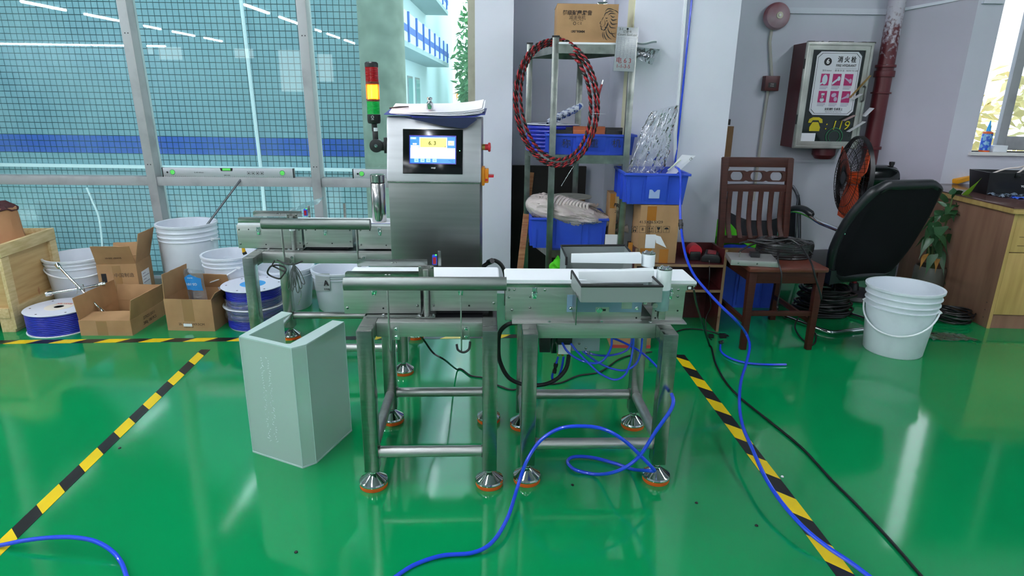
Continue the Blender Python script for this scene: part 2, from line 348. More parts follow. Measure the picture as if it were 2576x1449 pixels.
for i in range(cols):
    for j in range(rows):
        x, z = tx0+(i+.5)*P_, -.9+(j+.5)*P_
        isb = zb0 < z < zb1; jy = R.uniform(-.0015, .0015)
        if -10 <= i-icx < 10 and -7 <= j-icz < 8: inst('tile', tmb if isb else tme, tw, T(x, TY+jy, z))
        else: (restb if isb else rest).add([(x+dx, TY+jy+dy, z+dz) for dx, dy, dz in [(v.x, v.y, v.z) for v in tb.v]], tb.f)
obj('tiles', rest, tile_l, tw, kind='stuff'); obj('blue_tiles', restb, tile_b, tw, kind='stuff')
zl = at(300, 418, TY).z
b = MB(); b.box(tx0, TY-.05, zl-.02, tx1, TY, zl+.02); obj('ledge', b, white, tw)
pm = mat('weathered_concrete', '9AA091', .85, var=('767D70', 5, .3, .75), bump=(14, .3)); PYY = 7.2
pc = [at(886, 60, PYY), at(1005, 60, PYY)]
b = MB(); b.cyl((pc[0].x/2+pc[1].x/2, PYY+.27, -1), (pc[0].x/2+pc[1].x/2, PYY+.27, 5), (pc[1].x-pc[0].x)/2, n=40); struct('column_outside', b, pm)
b = MB(); b.tube([at(606, 0, 7.9)+V(-.05, 0, .5), at(606, 0, 7.9), at(658, 440, 7.9), at(668, 560, 7.9)], .022, 10)
solo('drain_pipe', b, white, 'thin white drain pipe running down the tiled wall outside', 'pipe')
b = MB(); b.tube(smooth([at(218, 472, 7.8), at(232, 505, 7.8), at(248, 545, 7.8), at(256, 600, 7.8), at(258, 640, 7.8)]), .012)
solo('garden_hose', b, white, 'white hose hanging against tiled wall behind the leftmost lower pane', 'hose')
cy_w = mat('cyan_white_render', 'DCEBF2', .8); bl_b = mat('facade_blue_band', '3D63B8', .6); sh = mat('slab_underside', 'A9B9BC', .85)
fb = thing('apartment_building', 'pale building with stacked balconies and blue banding receding beyond the glass', 'building', (-3, 12, -1))
b = MB(); b.box(-6, 11, -1, -3.2, 34, 14); obj('facade', b, cy_w, fb)
for k in range(4):
    z = 2.45+k*1.75
    b = MB(); b.box(-3.2, 11, z, -2.4, 24, z+.12); obj('balcony_slab', b, sh, fb)
    b = MB(); b.box(-2.46, 11, z+.12, -2.4, 24, z+.75); pr = obj('parapet', b, cy_w, fb)
    b = MB(); b.box(-2.40, 11, z+.32, -2.39, 24, z+.47); obj('blue_band', b, bl_b, pr)
    for j in range(11):
        b = MB(); b.box(-2.41, 11.3+j*1.2, z+.12, -2.36, 11.42+j*1.2, z+.75); obj('pilaster', b, bl_b if k < 2 else cy_w, pr)
b = MB(); b.box(-3.2, 11, .9, -3.19, 23, 1.1); obj('blue_band', b, bl_b, fb)
for j in range(7):
    b = MB(); b.box(-3.21, 12+j*1.5, .2, -3.17, 12.9+j*1.5, 2.0); f_ = obj('window', b, frame_m, fb)
    b = MB(); b.box(-3.17, 12.06+j*1.5, .26, -3.16, 12.84+j*1.5, 1.94); obj('pane', b, mat('far_pane', '9CC4CC', .1) if j == 0 else MATS['far_pane'], f_)
leafm = mat('green_leaves', '8FC07E', .7, var=('5A8A5E', 3, .3, .7)); bark = mat('bark', '5A4A3A', .9)
def tree(x, y, z0, h, r, n, label, lm, s=.2):
    t = thing('tree', label, 'tree', (x, y, z0)); q = random.Random(int(x*100)+int(y))
    b = MB(); b.cyl((x, y, z0), (x, y, z0+h*.6), .12, .07, 8); obj('trunk', b, bark, t)
    b = MB()
    for i in range(n):
        d = Vector((q.gauss(0, 1), q.gauss(0, 1), q.gauss(0, 1))).normalized()*(q.random()**.4)
        c = V(x+d.x*r, y+d.y*r, z0+h*.55+d.z*h*.48); m = T(*c) @ Matrix.Rotation(q.uniform(0, 6.28), 4, Vector((q.gauss(0, 1), q.gauss(0, 1), q.gauss(0, 1)+.1)).normalized())
        b.add([(-s, 0, 0), (0, -s*.4, .03), (s, 0, 0), (0, s*.4, .03)], [(0, 1, 2, 3)], m)
    obj('foliage', b, lm, t, kind='stuff')
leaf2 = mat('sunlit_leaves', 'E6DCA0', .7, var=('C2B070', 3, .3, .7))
tree(-1.1, 27.5, -1, 6.6, 1.5, 1500, 'tall leafy tree beyond the far end of the pale building', leafm)
tree(-.7, 23.0, -1, 5.0, 1.2, 1400, 'tree right of the pale building, half hidden by the beige jamb', leafm)
tree(-1.1, 31, -1, 4.0, 1.5, 1100, 'low bush under the trees beyond the pale building', leafm)
tree(6.6, 8.6, -1, 2.9, 1.0, 420, 'yellowish sunlit shrub outside the window above the desk', leaf2, .12)
# ------------------------------------------------------------------ ceiling lamps
lamp_e = mat('lamp_tube', 'FFFFFF', .4, emit=('F3F7FF', LAMP_STRENGTH))
lb = MB(); lb.box(-.05, -.62, .02, .05, .62, .07); lme = lb.mesh('lamp_body', white)
le = MB(); le.cyl((0, -.6, 0), (0, .6, 0), .022, n=10); tme2 = le.mesh('lamp_tube', lamp_e)
for q in range(5):
    t = thing('ceiling_lamp', 'white fluorescent tube lamp hanging in rows under the hall ceiling, one row added as fill', 'lamp', (-17.3+.9*q*1.4, -13.2, 2.9), 'fluorescent ceiling lamps')
    inst('lamp_body', lme, t, T(-17.3+1.26*q, -13.2, 2.9) @ RZ(math.pi/2)); inst('lamp_tube', tme2, t, T(-17.3+1.26*q, -13.2, 2.9) @ RZ(math.pi/2))
k = 0
for x in (-9.3, -5.1, -3.0, -.9, 3.3):
    for y in (-11.6, -9.8, -8.0, -6.2, -4.4, -2.4, -.6, 1.2, 2.8):
        if (x < -9 and y > 2) or (x == -3.0 and y < -1): continue  # short third row: unseen lamps added to brighten the goods at left
        if x == 3.3 and y > 2: y = 2.6
        t = thing('ceiling_lamp', 'white fluorescent tube lamp hanging in rows under the hall ceiling, one row added as fill', 'lamp', (x, y, 2.98), 'fluorescent ceiling lamps')
        inst('lamp_body', lme, t, T(x, y, 3.0)); inst('lamp_tube', tme2, t, T(x, y, 3.0))
# ------------------------------------------------------------------ hazard tape on the floor
tape_m = stripes('hazard_tape', '1A1C1E', 'E6C618', 1.8, math.radians(45), .3)
def tape(pts, w_, label):
    a, c = Vector(pts[0]), Vector(pts[1]); d = (c-a); L = d.length; m = basis(a, d, Vector((0, 0, 1)).cross(d))
    b = MB(m); b.box(0, -w_/2, .0004, L, w_/2, .0016)
    o = bpy.data.objects.new('hazard_tape', b.mesh('hazard_tape', tape_m, m.inverted())); COL.objects.link(o); o.matrix_world = m
    o['label'] = label; o['category'] = 'floor tape'
a_, c_ = fl(517, 880), fl(0, 1378); tape((a_, a_+(c_-a_)*1.25), .052, 'black and yellow hazard tape running diagonally across the floor at left')
a_, c_ = fl(1709, 893), fl(2120, 1440); tape((a_, a_+(c_-a_)*1.3), .058, 'black and yellow hazard tape on the floor right of the front conveyors')
a_, c_ = fl(1300, 846), fl(0, 861); tape((a_, a_+(c_-a_)*1.3), .056, 'black and yellow hazard tape along the floor in front of the boxes')
# ------------------------------------------------------------------ shared small hardware
bb = MB(); bb.lathe([(.0075, 0), (.0075, .0012), (.0055, .0013), (.0055, .005), (.0035, .006), (0, .006)], 6, RX(math.pi/2)); bolt_me = bb.mesh('bolt', chrome, ang=20)
bb = MB(); bb.lathe([(.005, 0), (.005, .0015), (.003, .003), (0, .0032)], 10, RX(math.pi/2)); screw_me = bb.mesh('screw', steel, ang=40)
bb = MB(); bb.cyl((0, -.0006, 0), (0, .001, 0), .0035, n=10); hole_me = bb.mesh('hole', black)
bb = MB(); bb.box(-.009, -.002, -.012, .009, 0, .022); bb.box(-.007, -.008, -.018, .007, -.003, .002); bb.cyl((-.01, -.006, .004), (.01, -.006, .004), .003, n=8); bb.tube([(-.006, -.008, .004), (-.006, -.009, .02), (.006, -.009, .02), (.006, -.008, .004)], .0014, 6); latch_me = bb.mesh('toggle_latch', chrome, bevel=.0006)
fm = MB(); fm.lathe([(.0, .017), (.052, .017), (.0525, .021), (.0505, .027), (.047, .029), (.017, .052), (.013, .055), (.013, .060), (.0085, .061), (.0085, .09), (0, .09)], 40)
foot_me = fm.mesh('levelling_foot', mat('polished_foot', 'DADCDC', .09, 1), ang=18)
fm = MB(); fm.lathe([(0, 0), (.049, 0), (.0505, .003), (.0505, .013), (.0515, .016), (.05, .0172), (0, .0172)], 40); pad_me = fm.mesh('rubber_pad', orange)
LW = .0522
def hw(me, name, par, m, pts):
    for x, y, z in pts: inst(name, me, par, m @ T(x, y, z))
def stand(t, m, wd, dp, Ht, zb, fy, zbar=.14):
    for lx in (0, wd-LW):
        for ly in (0, dp-LW):
            b = MB(m); b.box(lx, ly, zb, lx+LW, ly+LW, Ht); lg = obj('leg', b, steel, t, bevel=.003)
            c = m @ T(lx+LW/2, ly+LW/2, 0); inst('levelling_foot', foot_me, lg, c); inst('rubber_pad', pad_me, lg, c)
    for lx in (0, wd-LW):
        b = MB(m); b.box(lx, LW, Ht-LW, lx+LW, dp-LW, Ht); obj('side_rail', b, steel, t, bevel=.003)
    for ly in (fy, dp-LW):
        b = MB(m); b.box(LW, ly, Ht-LW-.004, wd-LW, ly+LW, Ht-.001); obj('cross_rail', b, steel_h, t, bevel=.003)
    for ly in (LW/2, dp-LW/2):
        b = MB(m); b.cyl((LW, ly, zbar), (wd-LW, ly, zbar), .0205, n=28); cb = obj('crossbar', b, steel_h, t)
        for xx in (LW, wd-LW-.004):
            b = MB(m); b.cyl((xx, ly, zbar), (xx+.004, ly, zbar), .0235, n=28); obj('weld_collar', b, steel_r, cb)
    for lx in (LW/2, wd-LW/2):
        b = MB(m); b.cyl((lx, LW, zbar), (lx, dp-LW, zbar), .0205, n=28); obj('crossbar', b, steel_h, t)
def belt_unit(t, m, x0, x1, yp, zb, zt, w_, bx0, bx1, bz=.753, bodymat=None):
    """two side plates, a dark core and the belt loop"""
    bm_ = bodymat or steel_h
    b = MB(m); b.box(x0, yp, zb, x1, yp+.003, zt); obj('side_plate', b, bm_, t, bevel=.001)
    b = MB(m); b.box(x0, yp+w_-.003, zb, x1, yp+w_, zt); obj('side_plate', b, bm_, t, bevel=.001)
    b = MB(m); b.box(x0+.012, yp+.004, zb+.005, x1-.012, yp+w_-.004, zt-.022); obj('drive_housing', b, steel_r, t)
    b = MB(m); r = .009; pts = [(bx0+r+r*math.cos(a), bz-r+r*math.sin(a)) for a in [math.pi/2+k*math.pi/8 for k in range(9)]]+[(bx1-r+r*math.cos(a), bz-r+r*math.sin(a)) for a in [-math.pi/2+k*math.pi/8 for k in range(9)]]
    b.prism(pts, -yp-w_+.004, -yp-.004, RX(math.pi/2)); return obj('belt', b, belt, t)
def tube_guard(t, m, x0, x1, y, z, r, fy, Ht, bxs):
    b = MB(m); n = 36
    b.lathe([(r, 0), (r, x1-x0), (r-.003, x1-x0), (r-.003, 0)], n, T(x0, y, z) @ RY(math.pi/2), closed=True); tg = obj('guard_tube', b, tube_m, t)
    for s_, xx in ((0, x0+.001), (1, x1-.002)):
        b = MB(m); b.cyl((xx, y, z), (xx+.001, y, z), r-.003, n=n); obj('end_disc', b, steel_r, tg)
    for bx in bxs:
        b = MB(m)
        b.prism([(y-.008, z-r+.002), (y+.012, z-r+.002), (y+.016, Ht-.01), (fy-.0008, Ht-.028), (fy-.0008, Ht-.062), (y+.016, Ht-.10), (y-.002, Ht-.085), (y-.008, Ht-.06)], -.002, .002, m=T(bx, 0, 0) @ Matrix(((0, 0, 1, 0), (1, 0, 0, 0), (0, 1, 0, 0), (0, 0, 0, 1))))
        b.box(bx, fy-.0035, Ht-.066, bx+.028, fy-.0008, Ht-.012); br = obj('bracket', b, steel_h, t, bevel=.0008)
        hw(bolt_me, 'bolt', br, m, [(bx+.016, fy-.0035, Ht-.024), (bx+.016, fy-.0035, Ht-.054)])
def guide(t, m, x0, x1, y, z0, h):
    b = MB(m); pts = [(x0, z0), (x1, z0), (x1, z0+h)]+[(x0+.012-.012*math.sin(a), z0+h-.012+.012*math.cos(a)) for a in [k*math.pi/8 for k in range(5)]]
    b.prism(pts, -y-.002, -y, RX(math.pi/2)); b.box(x0, y, z0, x1, y+.016, z0+.0015); g = obj('guide_plate', b, steel, t, bevel=.0005)
    hw(screw_me, 'wing_nut', g, m, [((x0+x1)/2, y-.002, z0+h*.45), ((x0+x1)/2+.012, y-.002, z0+h*.45)])
def sensor_set(t, m, x, yf, yr, Ht, zt):
    # angle channel with the light receiver, lower post on a foot plate, blue sensor on a rear post
    b = MB(m); b.box(x-.026, yf-.004, zt+.003, x-.004, yf, zt+.062); b.box(x+.004, yf-.004, zt+.003, x+.028, yf, zt+.062); b.box(x-.004, yf-.001, zt+.003, x+.004, yf+.012, zt+.06); ch = obj('sensor_channel', b, steel_r, t, bevel=.0008)
    hw(screw_me, 'screw', ch, m, [(x-.02, yf-.004, zt+.056), (x+.022, yf-.004, zt+.056)])
    b = MB(m); b.cyl((x, yf-.016, Ht+.004), (x, yf-.016, zt+.05), .0095, n=20); ps = obj('sensor_post', b, steel_h, t)
    b = MB(m); b.cyl((x, yf-.016, zt-.022), (x, yf-.016, zt-.006), .0145, n=20); obj('ferrule', b, white, ps)
    b = MB(m); b.box(x-.035, yf-.032, Ht, x+.032, yf, Ht+.005); fp = obj('foot_plate', b, steel, ps, bevel=.001)
    bq = MB(); 
    for dx in (-.026, .024): inst('bolt', bolt_me, ps, m @ T(x+dx, yf-.018, Ht+.005) @ RX(-math.pi/2))
    b = MB(m); b.box(x+.03, yr, zt-.002, x+.042, yr+.012, zt+.072); rp_ = obj('rear_post', b, steel, t, bevel=.001)
    b = MB(m); b.box(x+.008, yr-.004, zt+.018, x+.026, yr+.02, zt+.054); se = obj('photo_sensor', b, mat('sensor_blue', '1740C0', .35), t, bevel=.002)
    b = MB(m); b.box(x+.011, yr-.0055, zt+.022, x+.023, yr-.0035, zt+.048); obj('sensor_window', b, mat('sensor_red_window', '5A0A12', .15, emit=('FF1030', .15)), se)
    b = MB(m); b.cyl((x+.022, yr+.004, zt+.053), (x+.022, yr+.004, zt+.057), .003, n=8); obj('status_light', b, mat('status_green', '40FF40', .3, emit=('40FF40', 3)), se)
def checkweigher(name, label, m, wd, dp, Ht, zb, fy, yp, units, tube, brs, gz, gd, sx_, zbar=.14):
    t = thing(name, label, 'conveyor', None, m=m); stand(t, m, wd, dp, Ht, zb, fy, zbar)
    for (x0, x1, z0, bx0, bx1) in units:
        belt_unit(t, m, x0, x1, yp, z0, .742, .165, bx0, bx1)
        hw(bolt_me if False else screw_me, 'screw', t, m, [(x0+.012, yp, .72), (x1-.012, yp, .72), (x0+.012, yp, z0+.022), (x1-.012, yp, z0+.03)])
        hw(hole_me, 'hole', t, m, [(x0+.06, yp, .72), (x0+.14, yp, z0+.02)])
        inst('toggle_latch', latch_me, t, m @ T(x0+.11, yp, .712))
    b = MB(m); b.box(.01, yp-.03, Ht, units[0][1]+.005, yp+.195, Ht+.003); mp = obj('mounting_plate', b, steel, t, bevel=.001)
    for dx in (.06, .19): inst('bolt', bolt_me, mp, m @ T(.01+dx, yp-.015, Ht+.003) @ RX(-math.pi/2))
    b = MB(m); b.box(LW, fy+LW, Ht-.008, wd-LW, dp-LW, Ht-.002); obj('base_plate', b, black, t)
    b = MB(m); b.box(units[1][0]+.02, yp+.02, Ht, units[1][1]-.03, yp+.14, units[1][2]); obj('load_cell_base', b, black, t)
    tube_guard(t, m, tube[0], tube[1], tube[2], tube[3], tube[4], fy, Ht, brs)
    for g in gd: guide(t, m, *g)
    sensor_set(t, m, sx_, yp-.004, yp+.17, Ht, .742)
    return t
# front left checkweigher
M1 = T(-.5215, 1.950) @ RZ(.045)
t1 = checkweigher('checkweigher', 'front left stainless checkweigher conveyor on a square-tube stand with round guard tube', M1, .4777, .5297, .6165, .0694, .09, .165,
    [(-.072, .203, .622, -.065, .215), (.237, .478, .632, .225, .487)], (-.038, .507, .045, .7705, .0235), (.105, .352), .752,
    [(-.062, .228, .168, .754, .026), (-.05, .215, .325, .756, .028)], .225)
b = MB(M1); b.tube(smooth([(.335, .06, .545), (.34, .055, .525), (.36, .05, .518), (.378, .055, .528), (.382, .07, .55)]), .004); obj('cable_loop', b, black, t1)
# rear checkweigher
M3 = T(-1.305, 2.906) @ RZ(.037)
t3 = checkweigher('checkweigher', 'rear stainless checkweigher conveyor in front of the glass, thermos standing on it', M3, .78, .55, .6165, .0694, .12, .185,
    [(-.085, .24, .622, -.08, .25), (.25, .495, .63, .235, .505), (.525, .76, .622, .515, .77)], (.095, .615, .05, .777, .0265), (.185, .545), .752,
    [(-.075, .22, .19, .754, .028), (-.055, .2, .345, .756, .032)], .2)
c0 = at(695, 684, 2.93)
b = MB(); ring = [c0+V(.043*math.cos(a)+.006*math.sin(3*a), .012*math.sin(2*a), .034*math.sin(a)) for a in [k*.35 for k in range(40)]]
b.tube([at(690, 656, 2.97), at(684, 668, 2.94)]+smooth(ring, 2), .0042); obj('cable_coil', b, black, t3)
gcab = mat('grey_cable', '4A504E', .4); k0 = at(738, 665, 2.93)
for k in range(6):
    dx = (-.03, -.016, -.004, .008, .022, .036)[k]; L = (.12, .13, .11, .14, .12, .10)[k]
    b = MB(); b.tube(smooth([k0, k0+V(dx*.5-.006, .004*k-.01, -L*.5), k0+V(dx-.004, .004*k-.01, -L), k0+V(dx+.008, .004*k-.01, -L*.95), k0+V(dx*.5+.008, .004*k-.01, -L*.4), k0+V(.002, 0, 0)]), .0022, 6); obj('cable_loop', b, gcab, t3)
b = MB(); b.tube(smooth([k0, k0+V(.012, 0, -.08), k0+V(.025, 0, -.15), k0+V(.006, 0, -.21)]), .0016, 6); obj('cable_tail', b, steel, t3)
b = MB(); b.tube(smooth([k0+V(-.09, .03, .012), k0+V(-.05, .02, .0), k0, k0+V(.04, .02, .012)]), .004); obj('cable_loop', b, black, t3)
# acrylic light hood on T3 behind the guard tube
hs = [at(700, 548, 3.30), at(752, 528, 3.30), at(800, 513, 3.30), at(800, 548, 3.30)]
b = MB(); b.add([hs[0], hs[1], hs[2], hs[2]+V(0, .12, .02), hs[1]+V(0, .12, .02), hs[0]+V(0, .12, .01)], [(0, 1, 4, 5), (1, 2, 3, 4)]); obj('clear_cover', b, clear('cover_film', (.9, .97, .95), 'E0F0EC', .2, .05, 1.5), t3)
b = MB(M3); b.box(.42, .345, .754, .432, .357, .83); obj('rear_post', b, steel_r, t3)
# ------------------------------------------------------------------ right conveyor with reject arms
M2 = T(.0429, 1.9956) @ RZ(.036)
t2 = thing('reject_conveyor', 'front right stainless reject conveyor with white pusher arms and grey side trays', 'conveyor', None, m=M2)
stand(t2, M2, .5416, .4539, .5964, .0767, .105, .155)
yp = .128; W2 = .165
belt_unit(t2, M2, -.06, .437, yp, .602, .742, W2, -.062, .632)
b = MB(M2); b.prism([(.477, .602), (.59, .602), (.592, .716), (.598, .718), (.63, .733), (.63, .742), (.477, .742)], -yp-.003, -yp, RX(math.pi/2)); rp2 = obj('side_plate', b, steel_h, t2, bevel=.0008)
b = MB(M2); b.prism([(.477, .602), (.59, .602), (.592, .716), (.598, .718), (.63, .733), (.63, .742), (.477, .742)], -yp-W2, -yp-W2+.003, RX(math.pi/2)); obj('side_plate', b, steel_h, t2, bevel=.0008)
b = MB(M2); b.box(.597, yp-.0012, .72, .618, yp-.0002, .735); b.box(.625, yp-.0012, .733, .629, yp-.0002, .737); obj('tension_slot', b, black, rp2)
b = MB(M2); b.box(.6, yp-.0022, .723, .611, yp-.0012, .732); obj('tension_block', b, white, rp2)
b = MB(M2); b.box(-.035, yp-.028, .5964, .60, yp+W2+.01, .6004); b.box(-.035, yp-.002, .6, .44, yp, .606); fl2 = obj('mounting_plate', b, steel_h, t2, bevel=.0008)
b = MB(M2); b.box(-.056, yp-.002, .728, .435, yp, .741); obj('belt_edge_rail', b, steel, t2, bevel=.0006)
for dx in (.10, .29, .47): inst('bolt', bolt_me, fl2, M2 @ T(dx, yp-.014, .6004) @ RX(-math.pi/2))
hw(screw_me, 'screw', t2, M2, [(-.047, yp, .718), (-.028, yp, .718), (.082, yp, .718), (-.047, yp, .69), (-.035, yp, .642), (.5, yp, .72), (.565, yp, .72), (.565, yp, .695), (.03, yp, .692), (.03, yp, .65)])
hw(hole_me, 'hole', t2, M2, [(.49, yp, .64), (.57, yp, .64), (.49, yp, .612), (.42, yp, .612)])
for dx in (.045, .535): inst('toggle_latch', latch_me, t2, M2 @ T(dx, yp, .705))
# blue film panel with notch, big bolt
film = mat('blue_protective_film', '7E9DB4', .3, var=('7392AA', 6, .4, .8))
b = MB(M2); x0, x1, z0, z1 = .163, .436, .635, .70
b.prism([(x0, z0), (.268, z0), (.268, z0+.019), (.318, z0+.019), (.318, z0), (x1, z0), (x1, z1), (x0, z1)], -yp+.0005, -yp+.0035, RX(math.pi/2)); fp2 = obj('film_panel', b, film, t2)
b = MB(M2); b.box(.362, yp-.0042, .648, .4, yp-.0036, .684); obj('bare_patch', b, steel_h, fp2)
hw(bolt_me, 'bolt', fp2, M2, [(.178, yp-.0035, .65), (.418, yp-.0035, .65)])
b = MB(M2); b.box(.285, yp-.001, .638, .306, yp, .646); obj('slot', b, black, fp2)
b = MB(M2); b.lathe([(.012, 0), (.012, .002), (.0085, .0022), (.0085, .008), (0, .008)], 6, T(.283, yp, .642) @ RX(math.pi/2)); obj('hex_bolt', b, chrome, t2, ang=20)
# trays: grey sheet with black edging
def tray(pts_top, drop, label_y, back=None):
    # pts_top: back-left, front-left, front-right, back-right on the rim
    P4 = [Vector(p) for p in pts_top]; tr = None
    for k in range(3):
        a, c = P4[k], P4[k+1]; n_ = (c-a).cross(Vector((0, 0, 1))).normalized()*.0012
        b = MB(); dz = V(0, 0, drop); b.add([a-n_, c-n_, c+n_, a+n_, a-n_-dz, c-n_-dz, c+n_-dz, a+n_-dz], [(0, 1, 2, 3), (7, 6, 5, 4), (0, 4, 5, 1), (1, 5, 6, 2), (2, 6, 7, 3), (3, 7, 4, 0)]); obj('tray_side', b, greyp, t2)
    b = MB(); b.add([p-V(0, 0, drop-.002) for p in P4]+[p-V(0, 0, drop) for p in P4], [(0, 1, 2, 3), (7, 6, 5, 4), (0, 4, 5, 1), (1, 5, 6, 2), (2, 6, 7, 3), (3, 7, 4, 0)]); obj('tray_floor', b, greyp, t2)
    b = MB(); b.tube([P4[0]-V(0, 0, .03), P4[0]]+P4[1:3]+[P4[3], P4[3]-V(0, 0, .03)], .0046, 8); obj('edge_trim', b, rubber, t2)
tray([at(1439, 682, 2.125), at(1463, 720, 1.965), at(1667, 720, 1.972), at(1634, 689, 2.13)], .056, 0)
tray([at(1592, 641, 2.37), at(1572, 617, 2.56), at(1411, 618, 2.56), at(1425, 648, 2.37)], .10, 0)
b = MB(); a = at(1440, 760, 2.12); b.box(a.x, 1.99, .635, a.x+.003, 2.125, .735); obj('tray_bracket', b, steel, t2)
# pusher arms with drum
armm = mat('arm_belt', 'E4ECEE', .4)
def arm(pl, pr, h, th_, drumc, rd, zt, zb, tail):
    a, c = Vector(pl), Vector(pr); m = basis(a, c-a, Vector((0, 0, 1)).cross(c-a)); L = (c-a).length
    b = MB(m); b.prism([(0, -.004), (0, .004), (L, rd*.9), (L, -rd*.9)], -h, 0); ar = obj('pusher_arm', b, armm, t2, bevel=.002)
    b = MB(); b.cyl((drumc[0], drumc[1], zb), (drumc[0], drumc[1], zt), rd, n=32); dr = obj('arm_drum', b, armm, t2)
    b = MB(); b.cyl((drumc[0], drumc[1], zt), (drumc[0], drumc[1], zt+.004), rd, n=32); obj('drum_cap', b, steel, dr)
    for k in range(4):
        an = k*1.57+.4; inst('bolt', bolt_me, dr, T(drumc[0]+.6*rd*math.cos(an), drumc[1]+.6*rd*math.sin(an), zt+.004) @ RX(-math.pi/2))
    if tail:
        b = MB(); b.cyl((drumc[0]-.002, drumc[1]-.006, tail), (drumc[0]-.002, drumc[1]-.006, zb), rd*.98, n=32); obj('drum_sleeve', b, clear('sleeve_film', (.75, .95, .95), 'C6F0F0', .6, .2, 1.2), dr)
        b = MB(); b.box(drumc[0]-.012, drumc[1]-.02, tail-.035, drumc[0]+.012, drumc[1]+.01, tail); b.cyl((drumc[0]-.03, drumc[1]-.01, tail+.02), (drumc[0]-.03, drumc[1]-.03, tail+.02), .01, n=12); obj('pivot_block', b, steel, dr)
dc = at(1670, 700, 2.105)
arm(at(1455, 683, 2.15), at(1645, 676, 2.11), .043, .01, (dc.x, dc.y), .0265, at(1670, 677, 2.105).z, .735, .66)
dc = at(1631, 650, 2.33); arm(at(1437, 638, 2.335), at(1612, 637, 2.33), .036, .01, (dc.x, dc.y), .026, at(1631, 638, 2.33).z, at(1631, 668, 2.33).z, 0)
b = MB(M2); b.box(.437, yp+.02, .602, .48, yp+W2-.01, .612); b.box(.44, yp-.004, .665, .455, yp+.0, .70); obj('drum_bracket', b, steel, t2)
# under the frame: valves, motor box, filter, hoses
Yv = 2.2
def pbox(x0, y0, x1, y1, Y, d): a, c = at(x0, y1, Y), at(x1, y0, Y); return (min(a.x, c.x), Y, a.z, max(a.x, c.x), Y+d, c.z)
b = MB(); b.box(*pbox(1357, 850, 1386, 887, Yv, .08)); obj('motor', b, black, t2, bevel=.004)
b = MB(); b.box(*pbox(1386, 850, 1402, 889, Yv-.005, .05)); sv = obj('solenoid_valve', b, blackg, t2, bevel=.002)
b = MB(); b.box(*pbox(1404, 868, 1436, 891, Yv-.01, .05)); mf = obj('valve_block', b, white, t2, bevel=.001)
b = MB(); b.box(*pbox(1402, 850, 1440, 867, Yv-.012, .05)); obj('valve_coil', b, black, mf, bevel=.002)
for px_ in (1405, 1416, 1430):
    b = MB(); a = at(px_, 891, Yv); b.cyl((a.x, Yv+.01, a.z-.009), (a.x, Yv+.01, a.z+.002), .0045, n=12); obj('push_fitting', b, mat('brass', 'B08A48', .3, 1) if px_ == 1405 else MATS['brass'], mf)
b = MB(); b.box(*pbox(1437, 848, 1510, 883, Yv+.03, .09)); bx = obj('junction_box', b, mat('grey_box', '8FA5A5', .45), t2, bevel=.004)
hw(screw_me, 'screw', bx, Matrix(), [tuple(at(1457, 864, Yv+.03)), tuple(at(1474, 876, Yv+.03))])
b = MB(); a = at(1485, 883, Yv); b.lathe([(0, -.036), (.005, -.036), (.006, -.02), (.016, -.016), (.018, -.006), (.018, 0), (0, 0)], 20, T(a.x, Yv+.05, a.z+.002)); obj('filter_bowl', b, clear('bowl_plastic', (.85, .95, .95), 'CFE6E6', .3, .05, 1.3), t2)
def hose(par, pts, r, mt, name='air_hose', n=6, seg=8):
    b = MB(); b.tube(smooth(pts, n), r, seg); return obj(name, b, mt, par)
def A(Y, *p): return [at(x, y, Y) for x, y in p]
hose(t2, A(2.17, (1414, 862), (1424, 880), (1440, 895), (1465, 908), (1495, 914), (1515, 908), (1530, 890), (1538, 870), (1539, 845)), .0042, blue_hose)
hose(t2, A(2.16, (1436, 864), (1448, 880), (1462, 895), (1485, 918), (1510, 940), (1545, 955), (1570, 945), (1583, 920), (1592, 880), (1594, 845)), .0042, blue_hose)
hose(t2, A(2.26, (1465, 883), (1490, 902), (1520, 920), (1550, 930), (1575, 931), (1600, 915), (1612, 885), (1616, 845)), .0042, blue_hose)
hose(t2, A(2.3, (1470, 884), (1500, 893), (1535, 894), (1570, 885), (1586, 868), (1590, 845)), .0042, blue_hose)
hose(t2, [at(1540, 850, 2.32), at(1565, 860, 2.32), at(1600, 878, 2.3), at(1630, 900, 2.24), at(1655, 925, 2.2)], .0045, blue_hose)
hose(t2, A(2.21, (1404, 898), (1399, 915), (1397, 925)), .004, blue_hose); hose(t2, A(2.215, (1418, 898), (1413, 925), (1404, 950), (1394, 960), (1389, 948), (1392, 935)), .0045, blue_hose)
b = MB(); pp = A(2.21, (1399, 914), (1394, 938)); b.tube([pp[0], pp[0]*.66+pp[1]*.34], .0085, 10); b.tube([pp[0]*.4+pp[1]*.6, pp[1]], .008, 10); b.tube(pp, .006, 8); obj('hose_coupling', b, black, t2)
hose(t2, [at(1302, 812, 2.12), at(1278, 816, 2.12), at(1258, 835, 2.14), at(1254, 870, 2.16), at(1258, 910, 2.18), at(1280, 950, 2.19), at(1320, 968, 2.2), at(1370, 967, 2.2), at(1405, 950, 2.2), at(1425, 925, 2.2), at(1431, 893, 2.2)], .008, rubber, 'power_cable')
